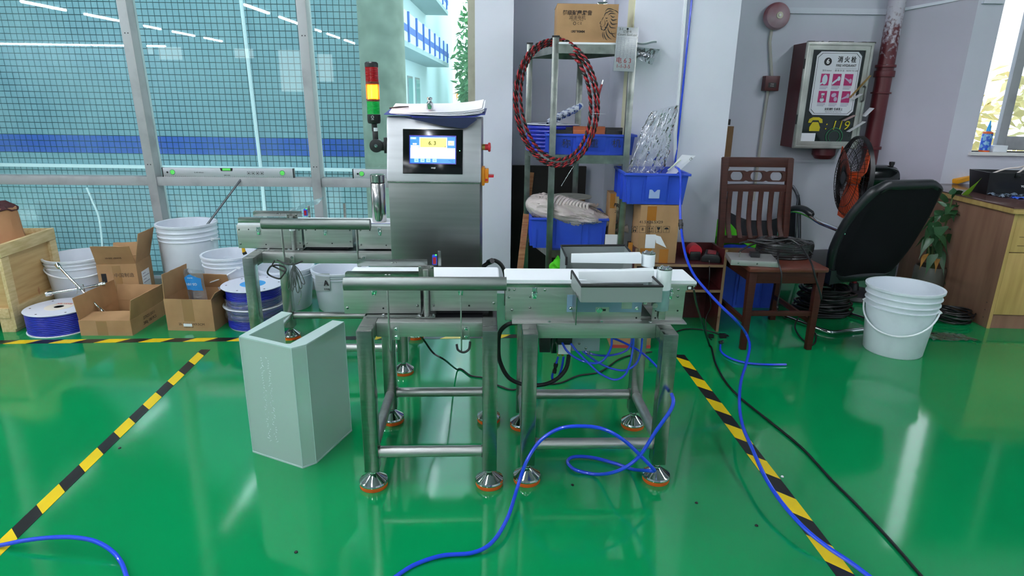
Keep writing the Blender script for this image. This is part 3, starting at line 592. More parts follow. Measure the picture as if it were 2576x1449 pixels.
# ------------------------------------------------------------------ control cabinet
CYf = 2.55
xl, xr = at(970, 380, CYf).x, at(1210, 380, CYf).x; zk = at(1090, 458, CYf).z; zt_ = at(1090, 294, CYf+.035).z
cab = thing('control_cabinet', 'tall brushed steel control cabinet with touch screen and signal tower behind the front left conveyor', 'control cabinet', (xl/2+xr/2, CYf+.1, .57))
b = MB(); b.prism([(CYf, .6), (CYf, zk-.003), (CYf+.2, zk-.003), (CYf+.2, .6)], xl+.005, xr-.004, m=Matrix(((0, 0, 1, 0), (1, 0, 0, 0), (0, 1, 0, 0), (0, 0, 0, 1)))); obj('lower_body', b, mat('cabinet_steel_dim', '8E9290', .34, 1, var=('858987', 12, .3, .7), bump=(140, .04), stretch=(.2, 1, 4)), cab, bevel=.004)  # darker copy of the cabinet steel, floor reflection set into its colour
b = MB(); b.prism([(CYf-.004, zk), (CYf+.05, zt_), (CYf+.2, zt_), (CYf+.2, zk)], xl, xr, m=Matrix(((0, 0, 1, 0), (1, 0, 0, 0), (0, 1, 0, 0), (0, 0, 0, 1)))); up_ = obj('upper_body', b, mat('cabinet_steel_lit', 'C6C8CA', .36, 1, var=('B9BBBE', 12, .3, .7), bump=(140, .04), stretch=(.2, 1, 4)), cab, bevel=.006)  # lighter copy of the same steel, lamp reflection put into its colour
b = MB(); b.box(xl+.003, CYf-.008, zk-.004, xr-.003, CYf, zk+.003); obj('door_lip', b, steel, cab, bevel=.001)
for xx in (xl+.06, xr-.10):
    b = MB(); b.box(xx, 2.478, .57, xx+.05, CYf+.19, .605); obj('mounting_arm', b, steel, cab, bevel=.002)
po = V(xl, CYf-.004, zk); pe = V(0, .054, zt_-zk).normalized(); pn = Vector((1, 0, 0)).cross(pe).normalized()
def onp(x, y, off=0):
    r = ray(x, y); o = po+pn*off; t_ = (o-V(0, 0, CAMH)).dot(pn)/r.dot(pn); return V(0, 0, CAMH)+r*t_
def pm_(x, y, off=0): return basis(onp(x, y, off), (1, 0, 0), pe)
a = onp(1014, 437); c = onp(1165, 327); mS = basis(a, (1, 0, 0), pe); sw, shh = c.x-a.x, (c-a).dot(pe)
b = MB(mS); b.box(0, 0, -.001, sw, shh, .008); scr = obj('touch_screen', b, blackg, cab, bevel=.002)
def em(name, hx, s=1.0): return mat(name, '000000', .2, emit=(hx, s))
dm = [em('screen_navy', '0A14B4'), em('screen_blue', '1E9BF0'), em('screen_white', 'FFFFFF', 1.2), em('screen_yellow', 'FFF27A', 1.05), em('screen_cyan', 'BFFBFF', 1.0), em('screen_cream', 'FFFFD8', 1.1)]
b = MB(mS)
def dq(i, px0, py0, px1, py1, z):
    p, q = mS.inverted() @ onp(px0, py1), mS.inverted() @ onp(px1, py0); b.cur = i; b.box(p.x, p.y, .008, q.x, q.y, z)
def zc(x): return 1020+x/11.144
def zr(y): return 320+y/11.146
dq(0, zc(118), zr(250), zc(1428), zr(1028), .0085); dq(1, zc(140), zr(285), zc(1405), zr(1005), .0088); dq(2, zc(150), zr(600), zc(1400), zr(880), .0091)
dq(2, zc(398), zr(305), zc(1175), zr(592), .0091); dq(3, zc(425), zr(325), zc(1150), zr(565), .0094); dq(5, zc(1198), zr(395), zc(1370), zr(522), .0092)
for x0_ in (258, 428, 590, 765): dq(4, zc(x0_), zr(880), zc(x0_+116), zr(985), .0095)
dq(2, zc(158), zr(515), zc(388), zr(578), .0091); dq(2, zc(212), zr(455), zc(325), zr(500), .0091); dq(4, zc(150), zr(290), zc(310), zr(345), .009); 
obj('display', b, dm, scr)
olive = mat('olive_digits', '5A6000', .5, emit=('7A8200', .35)); stx = mat('screen_text', '20508A', .5, emit=('2060A0', .6))
text('6. 3', .021, pm_(zc(752), zr(450), .0097), olive, scr, bold=.025)
text('g', .007, pm_(zc(1112), zr(540), .0097), olive, scr, bold=.01)
for i, s_ in enumerate(('首页', '参数', '调试', '统计')): text(s_, .0046, pm_(zc((258, 428, 590, 765)[i]+58), zr(932), .0098), stx, scr)
text('2023-11-24', .0042, pm_(zc(1270), zr(935), .0094), stx, scr); text('17:42:08', .004, pm_(zc(1300), zr(980), .0094), stx, scr)
text('停止', .006, pm_(zc(1284), zr(460), .0096), mat('screen_gold', 'C8C060', .5, emit=('D0C050', .7)), scr); text('称重', .0048, pm_(zc(232), zr(318), .0094), mat('screen_text_white', 'FFFFFF', .5, emit=('FFFFFF', 1)), scr)
text('XINJE', .0072, pm_(zc(780), zr(1145), .0083), ink_w, scr, bold=.02)
b = MB(); b.cyl(onp(zc(1520), zr(660), .007), onp(zc(1520), zr(660), .0088), .0016, n=8); obj('power_light', b, mat('led_green', '80FFB0', .3, emit=('80FFB0', 4)), scr)
# buttons on the right side face
es = at(1212, 370, CYf+.09)
b = MB(); b.cyl((xr, es.y, es.z), (xr+.014, es.y, es.z), .0125, n=20); eb = obj('stop_button', b, mat('brass_collar', 'B9A45A', .3, .8), cab)
b = MB(); b.lathe([(.0125, 0), (.0125, .012), (.018, .014), (.0195, .019), (.017, .023), (0, .025)], 24, T(xr+.012, es.y, es.z) @ RY(math.pi/2)); obj('mushroom_head', b, mat('red_button', 'D8303A', .35), eb)
rs = at(1218, 442, CYf+.07); ory = mat('orange_switch_plate', 'F59A1A', .4); redh = mat('red_handle', 'D02030', .35)
b = MB(); b.box(xr, rs.y-.03, rs.z-.038, xr+.012, rs.y+.03, rs.z+.038); b.box(xr+.012, rs.y-.022, rs.z-.028, xr+.028, rs.y+.022, rs.z+.03); sw_ = obj('rotary_switch', b, ory, cab, bevel=.003)
b = MB(); b.box(xr+.028, rs.y-.02, rs.z-.005, xr+.05, rs.y+.02, rs.z+.005); obj('switch_handle', b, redh, sw_, bevel=.002)
b = MB(); b.box(xr+.015, rs.y-.0225, rs.z-.02, xr+.026, rs.y-.0215, rs.z-.01); obj('switch_window', b, redh, sw_)
# signal tower
tp = at(938, 220, 2.60); TX, TYy = at(941, 300, 2.60).x, 2.60
def tz_(y): return at(940, y, 2.60).z
stw = MB(); stw.lathe([(.011, tz_(330)), (.011, tz_(312)), (.024, tz_(310)), (.0265, tz_(304)), (.0265, tz_(288)), (0, tz_(288))], 24, T(TX, TYy, 0)); tw_ = obj('signal_tower', stw, black, cab)
def lens(nm, y0, y1, mt, r=.0265):
    b = MB(); pr = []; z0, z1 = tz_(y0), tz_(y1); n_ = 12
    for k in range(n_): pr += [(r, z0+(z1-z0)*k/n_), (r-.0014, z0+(z1-z0)*(k+.5)/n_)]
    b.lathe([(0, z0)]+pr+[(r, z1), (0, z1)], 24, T(TX, TYy, 0)); obj(nm, b, mt, tw_, ang=60)
lens('green_lens', 287, 255, mat('green_lens', '0F8A3A', .2, emit=('0FA040', .25)))
lens('amber_lens', 250, 212, clear('amber_lens', (1, .62, .10), 'FF8A10', .30, .1, 1.0, transl=.7), .027)
b = MB(); b.cyl((TX, TYy, tz_(248)), (TX, TYy, tz_(214)), .0195, n=20); obj('lamp_core', b, mat('amber_core', 'FFFFFF', .4, emit=('FFB84A', 16)), tw_)
lens('red_lens', 205, 169, mat('red_lens', '9A1018', .2, emit=('B01018', .03)))
for y0, y1 in ((255, 250), (212, 205)):
    b = MB(); b.cyl((TX, TYy, tz_(y0)), (TX, TYy, tz_(y1)), .0262, n=24); obj('lens_ring', b, mat('amber_ring', '6A2A10', .3) if y0 == 255 else MATS['amber_ring'], tw_)
b = MB(); b.lathe([(.0262, tz_(169)), (.0262, tz_(159)), (.022, tz_(156)), (0, tz_(156))], 24, T(TX, TYy, 0)); obj('tower_cap', b, black, tw_)
b = MB(); b.cyl((TX+.002, TYy, tz_(330)), (TX+.002, TYy, tz_(321)), .0115, n=18); obj('pole_ring', b, white, tw_)
b = MB(); b.cyl((TX+.002, TYy, tz_(362)), (TX+.002, TYy, tz_(330)), .0115, n=18); b.cyl((TX+.006, TYy-.018, tz_(366)), (TX+.006, TYy+.018, tz_(366)), .027, n=28); b.box(TX+.006, TYy-.012, tz_(378), xl+.001, TYy+.012, tz_(356)); b.box(xl-.012, TYy-.022, tz_(384), xl, TYy+.022, tz_(345)); obj('tilt_joint', b, black, tw_, bevel=.002)
inst('joint_screw', bolt_me, tw_, T(TX+.006, TYy-.018, tz_(366)))
text('LED', .006, basis((TX, TYy-.0268, tz_(300)), (1, 0, 0), (0, 0, 1)), ink_w, tw_); 
b = MB(); b.ring([(.006*math.cos(k*1.047+.52), .006*math.sin(k*1.047+.52)) for k in range(6)], [(.0045*math.cos(k*1.047+.52), .0045*math.sin(k*1.047+.52)) for k in range(6)], 0, .0004, basis((TX, TYy-.0268, tz_(294)), (1, 0, 0), (0, 0, 1))); obj('emblem', b, ink_w, tw_)
# folder, papers, weight, pen on the cabinet top
zt = zt_; navy = mat('navy_folder', '1B2446', .35); bluef = mat('blue_folder', '3A3FA0', .4)
cl = thing('document_folder', 'blue document folder sagging over the front edge of the control cabinet', 'folder', (xl+.2, CYf+.12, zt))
fx0, fx1 = at(974, 286, 2.64).x, at(1222, 289, 2.64).x
def fo(u, v): x = fx0+(fx1-fx0)*u; return V(x, 2.575+.17*v, zt+.0025+.010*abs(u-.5)*2*(u > .5)+.006*(u < .5)*(.5-u)*2+.022*v-.006*(1-v)*(u > .25)*(u < .93))
b = MB(); b.grid(fo, 24, 6, .0022); obj('cover', b, bluef, cl)
fy0 = 2.573; fp_ = [(1017, 296), (1060, 305), (1120, 318), (1163, 323), (1174, 321), (1200, 301), (1196, 295)]
b = MB(); q_ = [at(x, y, fy0-.004) for x, y in fp_]; b.add(q_+[p+V(0, .0025, 0) for p in q_], [tuple(range(7)), tuple(range(7, 14))[::-1]]+[(i, (i+1) % 7, 7+(i+1) % 7, 7+i) for i in range(7)]); obj('hanging_flap', b, navy, cl)
pp_ = thing('paper_stack', 'loose stack of printed sheets curling up on the blue folder', 'papers', (xl+.2, CYf+.12, zt+.006))
for k in range(5):
    o_ = R.uniform(-.006, .006)
    def sh_(u, v, k=k, o_=o_): x = fx0+.022+o_+(fx1-fx0-.03)*u; return V(x, 2.578+.003*k+.155*v, zt+.0065+.0024*k+.034*v+(.013+.002*k)*max(0, u-.55)**2*5+.002*math.sin(6*u+k))
    b = MB(); b.grid(sh_, 20, 4, .0006); obj('sheet', b, paper, pp_)
for k in range(14):
    def ln(u, v, k=k): x = fx0+.05+(fx1-fx0)*.78*u; return V(x, 2.592+.009*k+.0012*v, zt+.0008+.034*(.014+.009*k)/.155+.0165+.0122+.0-.0115+(.021)*max(0, (x-fx0-.022)/(fx1-fx0-.03)-.55)**2*5+.002*math.sin(6*(x-fx0-.022)/(fx1-fx0-.03)+4)+.0006)
    b = MB(); b.grid(ln, 16, 1); obj('printed_line', b, mat('faint_print', '8A86A0', .7) if k == 0 else MATS['faint_print'], pp_)
wp = at(1082, 286, 2.62)
b = MB(); b.lathe([(0, 0), (.0125, 0), (.0135, .002), (.0135, .026), (.008, .031), (.0065, .034), (.0065, .037), (.0105, .039), (.0105, .046), (.008, .048), (0, .048)], 28, T(wp.x, 2.615, zt+.0275)); solo('calibration_weight', b, chrome, 'small chrome calibration weight standing on the papers on the cabinet', 'weight')
b = MB(); b.tube([at(980, 276, 2.66)+V(0, 0, .006), at(1005, 273, 2.66)+V(0, 0, .006), at(1028, 272, 2.66)+V(0, 0, .006)], [.003, .0035, .002], 8); solo('pen', b, black, 'black pen lying across the papers on the cabinet', 'pen')
# ------------------------------------------------------------------ frosted acrylic cover on the floor
ZA = .493
o5 = [fl(x, y, ZA) for x, y in ((709, 786), (601.5, 849), (733, 879), (769.7, 870), (866, 812))]
i5 = [fl(x, y, ZA) for x, y in ((735, 790), (626, 846), (724, 869), (729, 868.5), (837, 808.3))]
ac = thing('acrylic_cover', 'frosted clear acrylic machine cover standing upright on the green floor', 'cover', (o5[2].x, o5[2].y+.1, 0))
cen = sum(o5, Vector())/5
for k in range(4):
    a, c = o5[k], o5[k+1]; n_ = (c-a).cross(V(0, 0, 1)).normalized(); n_ = n_ if (cen-a).dot(n_) > 0 else -n_; n_ *= .0045
    b = MB(); b.add([V(a.x, a.y, 0), V(c.x, c.y, 0), V(c.x+n_.x, c.y+n_.y, 0), V(a.x+n_.x, a.y+n_.y, 0), V(a.x, a.y, ZA), V(c.x, c.y, ZA), V(c.x+n_.x, c.y+n_.y, ZA), V(a.x+n_.x, a.y+n_.y, ZA)],
        [(3, 2, 1, 0), (4, 5, 6, 7), (0, 1, 5, 4), (1, 2, 6, 5), (2, 3, 7, 6), (3, 0, 4, 7)]); pnl = obj('panel', b, acryl, ac)
    b = MB(); e_ = clear('acrylic_edge', (.9, 1, .98), 'DDF6F2', .85, .2, 1.0, transl=.3) if k == 0 else MATS['acrylic_edge']
    b.bar(V(a.x, a.y, .0035), V(c.x, c.y, .0035), .005, .006); obj('bottom_edge', b, e_, pnl)
    b = MB(); b.bar(V(c.x, c.y, 0), V(c.x, c.y, ZA), .0025, .0025); obj('corner_edge', b, e_, pnl)
b = MB(); b.ring([(p.x, p.y) for p in o5], [(p.x, p.y) for p in i5], ZA, ZA+.005); b.f = [f for k, f in enumerate(b.f) if k not in (16, 17, 18, 19)]; b.mi = [0]*len(b.f); obj('top_flange', b, MATS['acrylic_edge'], ac)
f0, f1 = o5[1], o5[2]; fd = (f1-f0); mF = basis(f0-V(0, 0, ZA), fd, (0, 0, 1)); b = MB(mF); rr = random.Random(5)
for k in range(70):
    z = .08+.36*k/70; cx_ = (.40+.12*(k % 2))*fd.length+rr.uniform(-.008, .008); an = rr.uniform(-1.2, 1.2); l_ = rr.uniform(.004, .011)
    b.cbox((0, 0, 0), (l_, .0014, .001), T(cx_, z, .0008) @ RZ(an))
obj('film_residue', b, white, ac, kind='stuff')
# things standing on the rear checkweigher
pz = .7535
tp0 = fl(955, 557, pz+.003)
b = MB(M3); b.box(.505, .19, pz, .74, .33, pz+.002); sp_ = obj('paper_sheet', b, paper, None, 'white paper sheet with blue border lying on the rear conveyor under the thermos'); sp_['category'] = 'paper'
b = MB(M3); b.box(.505, .188, pz+.0005, .74, .19, pz+.0016); b.box(.503, .188, pz+.0005, .505, .33, pz+.0016); obj('blue_border', b, bluew, sp_)
th = thing('thermos_flask', 'brushed steel thermos flask standing on the rear conveyor beside the control cabinet', 'thermos', (tp0.x, tp0.y, pz+.003))
thm = mat('thermos_steel', 'C8C6C4', .18, 1, bump=(60, .02), stretch=(3, 3, .1))
b = MB(); b.lathe([(0, 0), (.035, 0), (.0365, .003), (.0365, .195), (.0345, .198), (0, .198)], 36, T(tp0.x, tp0.y, pz+.003)); obj('body', b, thm, th)
b = MB(); b.cyl((tp0.x, tp0.y, pz+.201), (tp0.x, tp0.y, pz+.206), .0345, n=36); obj('seal_ring', b, black, th)
b = MB(); b.lathe([(.0365, .203), (.0365, .238), (.034, .241), (0, .241)], 36, T(tp0.x, tp0.y, pz+.003)); obj('lid', b, thm, th)
# ------------------------------------------------------------------ left side: crate, buckets, cartons, spools
pine = wood('pale_pine', 'DCC698', 'C0A674', 7, .6, (9, 1.2, 9)); ply = mat('plywood', 'CBAA76', .6, var=('B6935E', 4, .35, .7), bump=(20, .1), stretch=(1, .6, 9))
cf = fl(44, 836); MCr = T(cf.x-.016, cf.y+.012, 0) @ RZ(math.radians(6)); CD = .50; zt0 = at(25, 622, 3.47).z
crate = thing('wooden_crate', 'pale pine and plywood crate with paper bag standing at the left edge by the glass', 'crate', None, m=MCr)
def cpart(nm, *bx, mt=pine, bv=.002): b = MB(MCr); b.box(*bx); return obj(nm, b, mt, crate, bevel=bv)
cpart('panel', -.012, .02, .11, -.004, CD-.02, zt0-.02, mt=ply, bv=0); cpart('panel', -.9, .004, .11, -.012, .012, zt0-.02, mt=ply, bv=0); cpart('panel', -.9, CD-.012, .11, -.012, CD-.004, zt0-.02, mt=ply, bv=0)
cpart('floor_board', -.9, .012, .1, -.012, CD-.012, .112, mt=ply, bv=0); cpart('panel', -.908, .004, .11, -.9, CD-.004, zt0-.02, mt=ply, bv=0)
cpart('top_rail', -.004, -.012, zt0-.06, .02, CD+.012, zt0+.012); cpart('bottom_rail', -.004, .03, .09, .018, CD-.03, .15)
for yy in (-.012, CD-.05): cpart('post', -.004, yy, .02, .016, yy+.065, zt0-.062)
cpart('top_rail', -.9, -.018, zt0-.06, -.004, .004, zt0+.01); cpart('top_rail', -.9, CD-.004, zt0-.05, -.004, CD+.018, zt0+.01); cpart('bottom_rail', -.9, -.018, .09, -.004, .004, .15)
for xx in (-.07, -.5): cpart('skid', xx, -.01, 0, xx+.075, CD+.01, .09)
bagm = mat('kraft_paper_bag', 'B98A63', .7, var=('A97A54', 5, .3, .7)); rag = mat('maroon_cloth', '3A1216', .85, bump=(60, .3))
bc = at(70, 560, 3.72)+V(-.215, 0, 0)
def bagf(u, v):
    a = 2*math.pi*u; r = .17-.03*v+.012*mnoise.noise(V(math.cos(a)*2, math.sin(a)*2, v*4)); return V(bc.x+r*math.cos(a)*1.05, bc.y+.72*r*math.sin(a), .125+(bc.z-.125+.09)*v+.015*mnoise.noise(V(3*math.cos(a), 3*math.sin(a), 5))*v)
bag = thing('paper_bag', 'crumpled brown paper bag standing in the wooden crate', 'bag', (bc.x, bc.y, .113))
b = MB(); b.grid(bagf, 36, 12, .003); obj('bag_wall', b, bagm, bag, ang=25)
b = MB(); b.grid(lambda u, v: V(bc.x+.155*v*math.cos(6.283*u), bc.y+.112*v*math.sin(6.283*u), bc.z+.125-.05*v*v+.03*mnoise.noise(V(3*math.cos(6.283*u)*v, 3*math.sin(6.283*u)*v, 1))), 30, 8, .004)
rg = solo('maroon_rag', b, rag, 'dark maroon cloth bunched in the top of the paper bag', 'cloth')
def bucket(label, x, y, Rt, h, z0=0.0, mt=None, hang=None, ribs=(.10, .17), lean=0.0, group=None, rb=.84):
    t = thing('plastic_bucket', label, 'bucket', (x, y, z0), group, T(x, y, z0)); Rb = Rt*rb; m = TM[t.name]
    def r(z): return Rb+(Rt-Rb)*z/h
    pr = [(0, 0), (Rb*.97, 0), (Rb, .006)]
    for q in sorted(ribs, reverse=True):
        z = h*(1-q); pr += [(r(z)-.001, z-.004), (r(z)+.006, z-.002), (r(z)+.006, z+.002), (r(z)-.001, z+.005)]
    pr += [(r(h)-.002, h-.018), (r(h)+.007, h-.015), (r(h)+.008, h-.002), (r(h)+.004, h), (r(h)-.006, h-.002), (r(h*.6)-.007, h*.6), (Rb-.006, .006), (0, .006)]
    b = MB(m); b.lathe(pr, 44); obj('bucket_shell', b, mt or white, t, ang=40)
    zh = h*(1-ribs[-1]); rr = r(zh)+.006; n = 24
    if hang is not None:
        a0, drop = hang; pts = []
        for k in range(n+1):
            a = math.pi*k/n; p = V(rr*math.cos(a), -rr*math.sin(a)*1.0, 0); p.z = zh-drop*math.sin(a); p.y *= 1.04
            pts.append(RZ(a0) @ p)
        b = MB(m); b.tube(pts, .0052, 8); hd = obj('handle', b, white, t)
        for s_ in (0, n): 
            b = MB(m); q = pts[s_]; b.cyl(q*.985, q*1.012+V(0, 0, 0), .013, n=14); obj('handle_lug', b, white, t)
    return t
def bpx(label, xl, xr, yrim, Y, h=None, **k):
    a, c = at(xl, yrim, Y), at(xr, yrim, Y); z = (a.z+c.z)/2
    return bucket(label, (a.x+c.x)/2, Y, (c.x-a.x)/2-.006, z, **k)
bw = mat('bucket_white', 'E2E8F2', .35, var=('D4DBE6', 6, .45, .8))
bpx('white plastic bucket beside the wooden crate, behind the lug wrench', 120, 272, 640, 3.95, mt=bw, hang=(.5, .05))
bpx('tall white pail in front of the mullion with a steel rod leaning from it', 398, 540, 558, 4.16, mt=bw, ribs=(.09, .15, .2), hang=(2.9, .04), rb=.88)
bpx('white bucket behind the left leg of the rear conveyor stand', 510, 645, 636, 3.93, mt=bw, hang=(-.9, .10))
bpx('white bucket seen between the rear stand legs, left of the labelled bucket', 648, 787, 668, 4.02, mt=bw)
bA = bpx('white bucket with a printed label and letter A under the rear conveyor', 784, 925, 672, 4.02, mt=bw)
la = at(822, 694, 3.83); tmA = TM[bA.name]; rc = tmA.translation
def onb(x, y, off=.0012):             # point on bucket A's wall seen at a pixel
    r_ = ray(x, y); o = V(0, 0, CAMH); Rr_ = .176+off
    A_ = r_.x**2+r_.y**2; B_ = 2*((o.x-rc.x)*r_.x+(o.y-rc.y)*r_.y); C_ = (o.x-rc.x)**2+(o.y-rc.y)**2-Rr_**2; D_ = B_*B_-4*A_*C_
    t_ = (-B_-math.sqrt(max(0, D_)))/(2*A_); return o+r_*t_
b = MB(); b.grid(lambda u, v: onb(793+36*u+1.5*v, 688+44*v, .0125-.012*(v)), 8, 4, .0008); obj('label_sheet', b, mat('label_paper', 'AEB8B8', .6), bA)
p_ = onb(820, 713, .012); text('A', .05, basis(p_, (onb(830, 713)-onb(812, 713)), (0, 0, 1)), ink, bA, bold=.03); p_ = onb(822, 728, .010); text('使用桶', .014, basis(p_, (onb(830, 713)-onb(812, 713)), (0, 0, 1)), ink, bA)
for k in range(5):
    b = MB(); p_ = onb(797+.3*k, 693+6*k, .0142-.0013*k); q_ = onb(826-(9 if k > 2 else 0), 693+6*k, .0142-.0013*k); b.bar(p_, q_, .0015, .0006); obj('print_line', b, MATS['faint_print'], bA)
rod_a, rod_b = at(531, 552, 4.14), at(609, 447, 4.40)
b = MB(); b.cyl(rod_a+(rod_a-rod_b)*.3, rod_b, .007, n=12); solo('steel_rod', b, mat('dark_steel', '6E7478', .35, .9), 'thin dark steel rod leaning from the tall pail against the window rail', 'rod')
# spirit levels on the window rail
def level(label, xl_, xr_, vials, full=True):
    Yl = FY+.03; a, c = at(xl_, 437, Yl), at(xr_, 440, Yl); z0 = tz(a.x)+.031; h_ = .064
    t = thing('spirit_level', label, 'spirit level', (a.x, Yl, z0)); m = basis((a.x, Yl, z0), (c.x-a.x, 0, tz(c.x)-tz(a.x)), (0, 0, 1)); L = c.x-a.x
    b = MB(m); b.box(0, 0, -.012, L, h_, .012); obj('beam', b, mat('level_aluminium', 'C2C4CA', .4, .6) if 'level_aluminium' not in MATS else MATS['level_aluminium'], t, bevel=.001)
    for xx in (0, L-.006):
        b = MB(m); b.box(xx-.001, -.001, -.013, xx+.007, h_+.001, .013); obj('end_cap', b, black, t, bevel=.001)
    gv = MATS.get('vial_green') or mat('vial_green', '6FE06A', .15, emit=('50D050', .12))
    for vx, kind in vials:
        x = (at(vx, 437, Yl).x-a.x)
        b = MB(m)
        if kind == 'o': b.cyl((x, h_*.52, .0115), (x, h_*.52, .0135), .019, n=28)
        else: b.prism([(x-.045, h_), (x-.04, h_*.68), (x+.04, h_*.68), (x+.045, h_)], .0118, .0132)
        vh = obj('vial_housing', b, chrome if kind == 'o' else black, t)
        b = MB(m)
        if kind == 'o': b.cyl((x, h_*.52, .0135), (x, h_*.52, .0145), .0155, n=24)
        else: b.box(x-.028, h_*.74, .0131, x+.028, h_*.985, .0145)
        v_ = obj('vial', b, gv, vh)
    if full:
        for k in range(50):
            pass
        b = MB(m)
        for k in range(64): b.box(.02+k*(L-.04)/64, .001, .0119, .0212+k*(L-.04)/64, .006 if k % 5 else .01, .0124)
        obj('ruler_marks', b, ink, t, kind='stuff'); text('SL-80 600mm', .012, m @ T(at(503, 437, Yl).x-a.x, h_*.5, .0122), ink, t)
        for k in range(4):
            b = MB(m); x = at(628+11*k, 437, Yl).x-a.x; b.ring([(x-.011, .02), (x+.011, .02), (x+.011, .042), (x-.011, .042)], [(x-.009, .022), (x+.009, .022), (x+.009, .04), (x-.009, .04)], .0119, .0124); b.box(x-.005, .026, .0119, x+.004, .034, .0124); obj('pictogram', b, ink, t)
        text('SPIRIT LEVEL', .008, m @ T(at(573, 437, Yl).x-a.x, h_*.22, .0122), ink, t, bold=.02)
    b = MB(m); b.cyl((at(xl_+13, 437, Yl).x-a.x, h_*.5, .0118), (at(xl_+13, 437, Yl).x-a.x, h_*.5, .0126), .007, n=16); obj('hang_hole', b, ink, t)
    return t
level('long aluminium spirit level standing on the window rail above the tall pail', 411, 741, ((437, 'o'), (573, 'm'), (712, 'o')))
level('aluminium spirit level on the window rail, half hidden by the thermos', 888, 1010, ((911, 'o'),), False)
# cartons
def carton(name, label, C, ang, w_, d_, h_, flaps, mt=kraft, z0=0.0, cat='box', lid=False):
    m = T(C[0], C[1], z0) @ RZ(ang); t = thing(name, label, cat, None, m=m); th_ = .004
    b = MB(m); b.box(0, 0, 0, w_, d_, th_); obj('bottom', b, mt, t)
    for nm, bx_ in (('S', (0, 0, th_, w_, th_, h_)), ('N', (0, d_-th_, th_, w_, d_, h_)), ('W', (0, th_, th_, th_, d_-th_, h_)), ('E', (w_-th_, th_, th_, w_, d_-th_, h_))):
        b = MB(m); b.box(*bx_); obj('side', b, mt, t)
    fr = {'S': (T(0, th_/2, h_), w_), 'N': (T(w_, d_-th_/2, h_) @ RZ(math.pi), w_), 'W': (T(th_/2, d_, h_) @ RZ(-math.pi/2), d_), 'E': (T(w_-th_/2, 0, h_) @ RZ(math.pi/2), d_)}
    for k, (L, an) in flaps.items():
        f_, wid = fr[k]; b = MB(m @ f_ @ RX(math.radians(an)))
        def fp(u, v, wid=wid, L=L): return V(.003+(wid-.006)*u, .004*math.sin(3*u+2*v)*v, L*v-.0+.004*mnoise.noise(V(u*6, v*3, L*9))*(v > .9))
        b.grid(fp, 8, 4, th_*.9); obj('flap', b, mt, t)
    return t
cb1 = fl(324, 846); 
k1 = carton('cardboard_box', 'low open brown carton with raised flaps in front of the tall opened carton', (fl(210, 841).x, cb1.y), .03, .30, .40, .095, {'S': (.13, -84), 'E': (.125, 12), 'W': (.135, 4), 'N': (.10, 8)})
mk = TM[k1.name]
text('27X23.5X11', .026, mk @ T(.3008, .2, .062) @ RZ(math.pi/2) @ RX(math.pi/2), ink_b, k1); text('280g 180 PCS', .026, mk @ T(.3008, .2, .03) @ RZ(math.pi/2) @ RX(math.pi/2), ink_b, k1)
b = MB(mk); b.box(.10, -.0008, .002, .16, 0, .09); obj('tape_strip', b, tape_c, k1)
cb2 = fl(423, 831)
k2 = carton('cardboard_box', 'small open brown carton holding a blue and white parts bag', (cb2.x, cb2.y), -.02, .288, .27, .20, {'W': (.15, -4), 'E': (.05, 40), 'N': (.10, -20)})
mk = TM[k2.name]
text('25.5X23.5X9.5CM', .021, mk @ T(.15, -.0006, .042) @ RX(math.pi/2), ink_b, k2); text('Yellow W', .015, mk @ T(.13, -.0006, .024) @ RX(math.pi/2), ink_b, k2)
b = MB(mk); b.box(.10, -.0012, .028, .152, -.0004, .046); obj('white_sticker', b, white, k2)
b = MB(mk); b.box(.108, -.0008, .06, .172, 0, .2); obj('tape_strip', b, tape_c, k2)
a, c = at(462, 720, 3.62), at(510, 720, 3.62)
pb = thing('parts_bag', 'crumpled clear bag with blue printed label sticking out of the small carton', 'bag', (a.x/2+c.x/2, 3.66, .05))
def pbf(u, v): x = a.x+(c.x-a.x)*u; return V(x+.01*math.sin(5*v), 3.63+.06*v*.5-.03*math.sin(math.pi*u)+.012*mnoise.noise(V(u*4, v*4, 3)), .03+(at(480, 672, 3.66).z-.03)*v*(1-.10*abs(u-.4)))
b = MB(); b.grid(pbf, 16, 12, .004); obj('bag_film', b, poly, pb)
b = MB(); b.grid(lambda u, v: pbf(.08+.84*u, .60+.30*v*(1-.4*abs(u-.5)))-V(0, .004, 0), 10, 4, .001); obj('printed_panel', b, mat('bag_blue_print', '2E8FD8', .4), pb)
text('GS-101', .022, basis(pbf(.5, .72)-V(0, .009, 0), (-1, 0, 0), (0, .1, -1)), ink_w, pb, bold=.01); text('100 PCS', .010, basis(pbf(.5, .84)-V(0, .009, 0), (-1, 0, 0), (0, .1, -1)), ink_w, pb)
Yk = 3.83; q0, q1 = at(247, 690, Yk), at(362, 700, Yk); zk3 = at(300, 665, Yk).z
k3 = carton('cardboard_box', 'tall brown carton with torn open flaps standing behind the low open carton', (q0.x+.01, Yk-.02), .16, .235, .24, zk3, {'S': (.135, 20), 'E': (.20, 14), 'N': (.09, 20), 'W': (.05, -60)})
mk = TM[k3.name]
text('中国制造', .03, mk @ T(.155, -.0006, zk3-.075) @ RX(math.pi/2), ink_b, k3); b = MB(mk); b.box(.02, -.0008, zk3-.15, .05, 0, zk3-.06); obj('printed_block', b, ink, k3)
b = MB(mk); b.box(.09, -.0008, .05, .14, 0, zk3-.01); obj('tape_strip', b, tape_c, k3)
b = MB(mk); b.box(.235, .06, zk3-.20, .2358, .18, zk3-.07); obj('shipping_label', b, paper, k3)
for j in range(4): 
    b = MB(mk); b.box(.2358, .075, zk3-.09-.02*j, .2362, .12+.05*(j % 2), zk3-.086-.02*j); obj('print_line', b, MATS['faint_print'], k3)
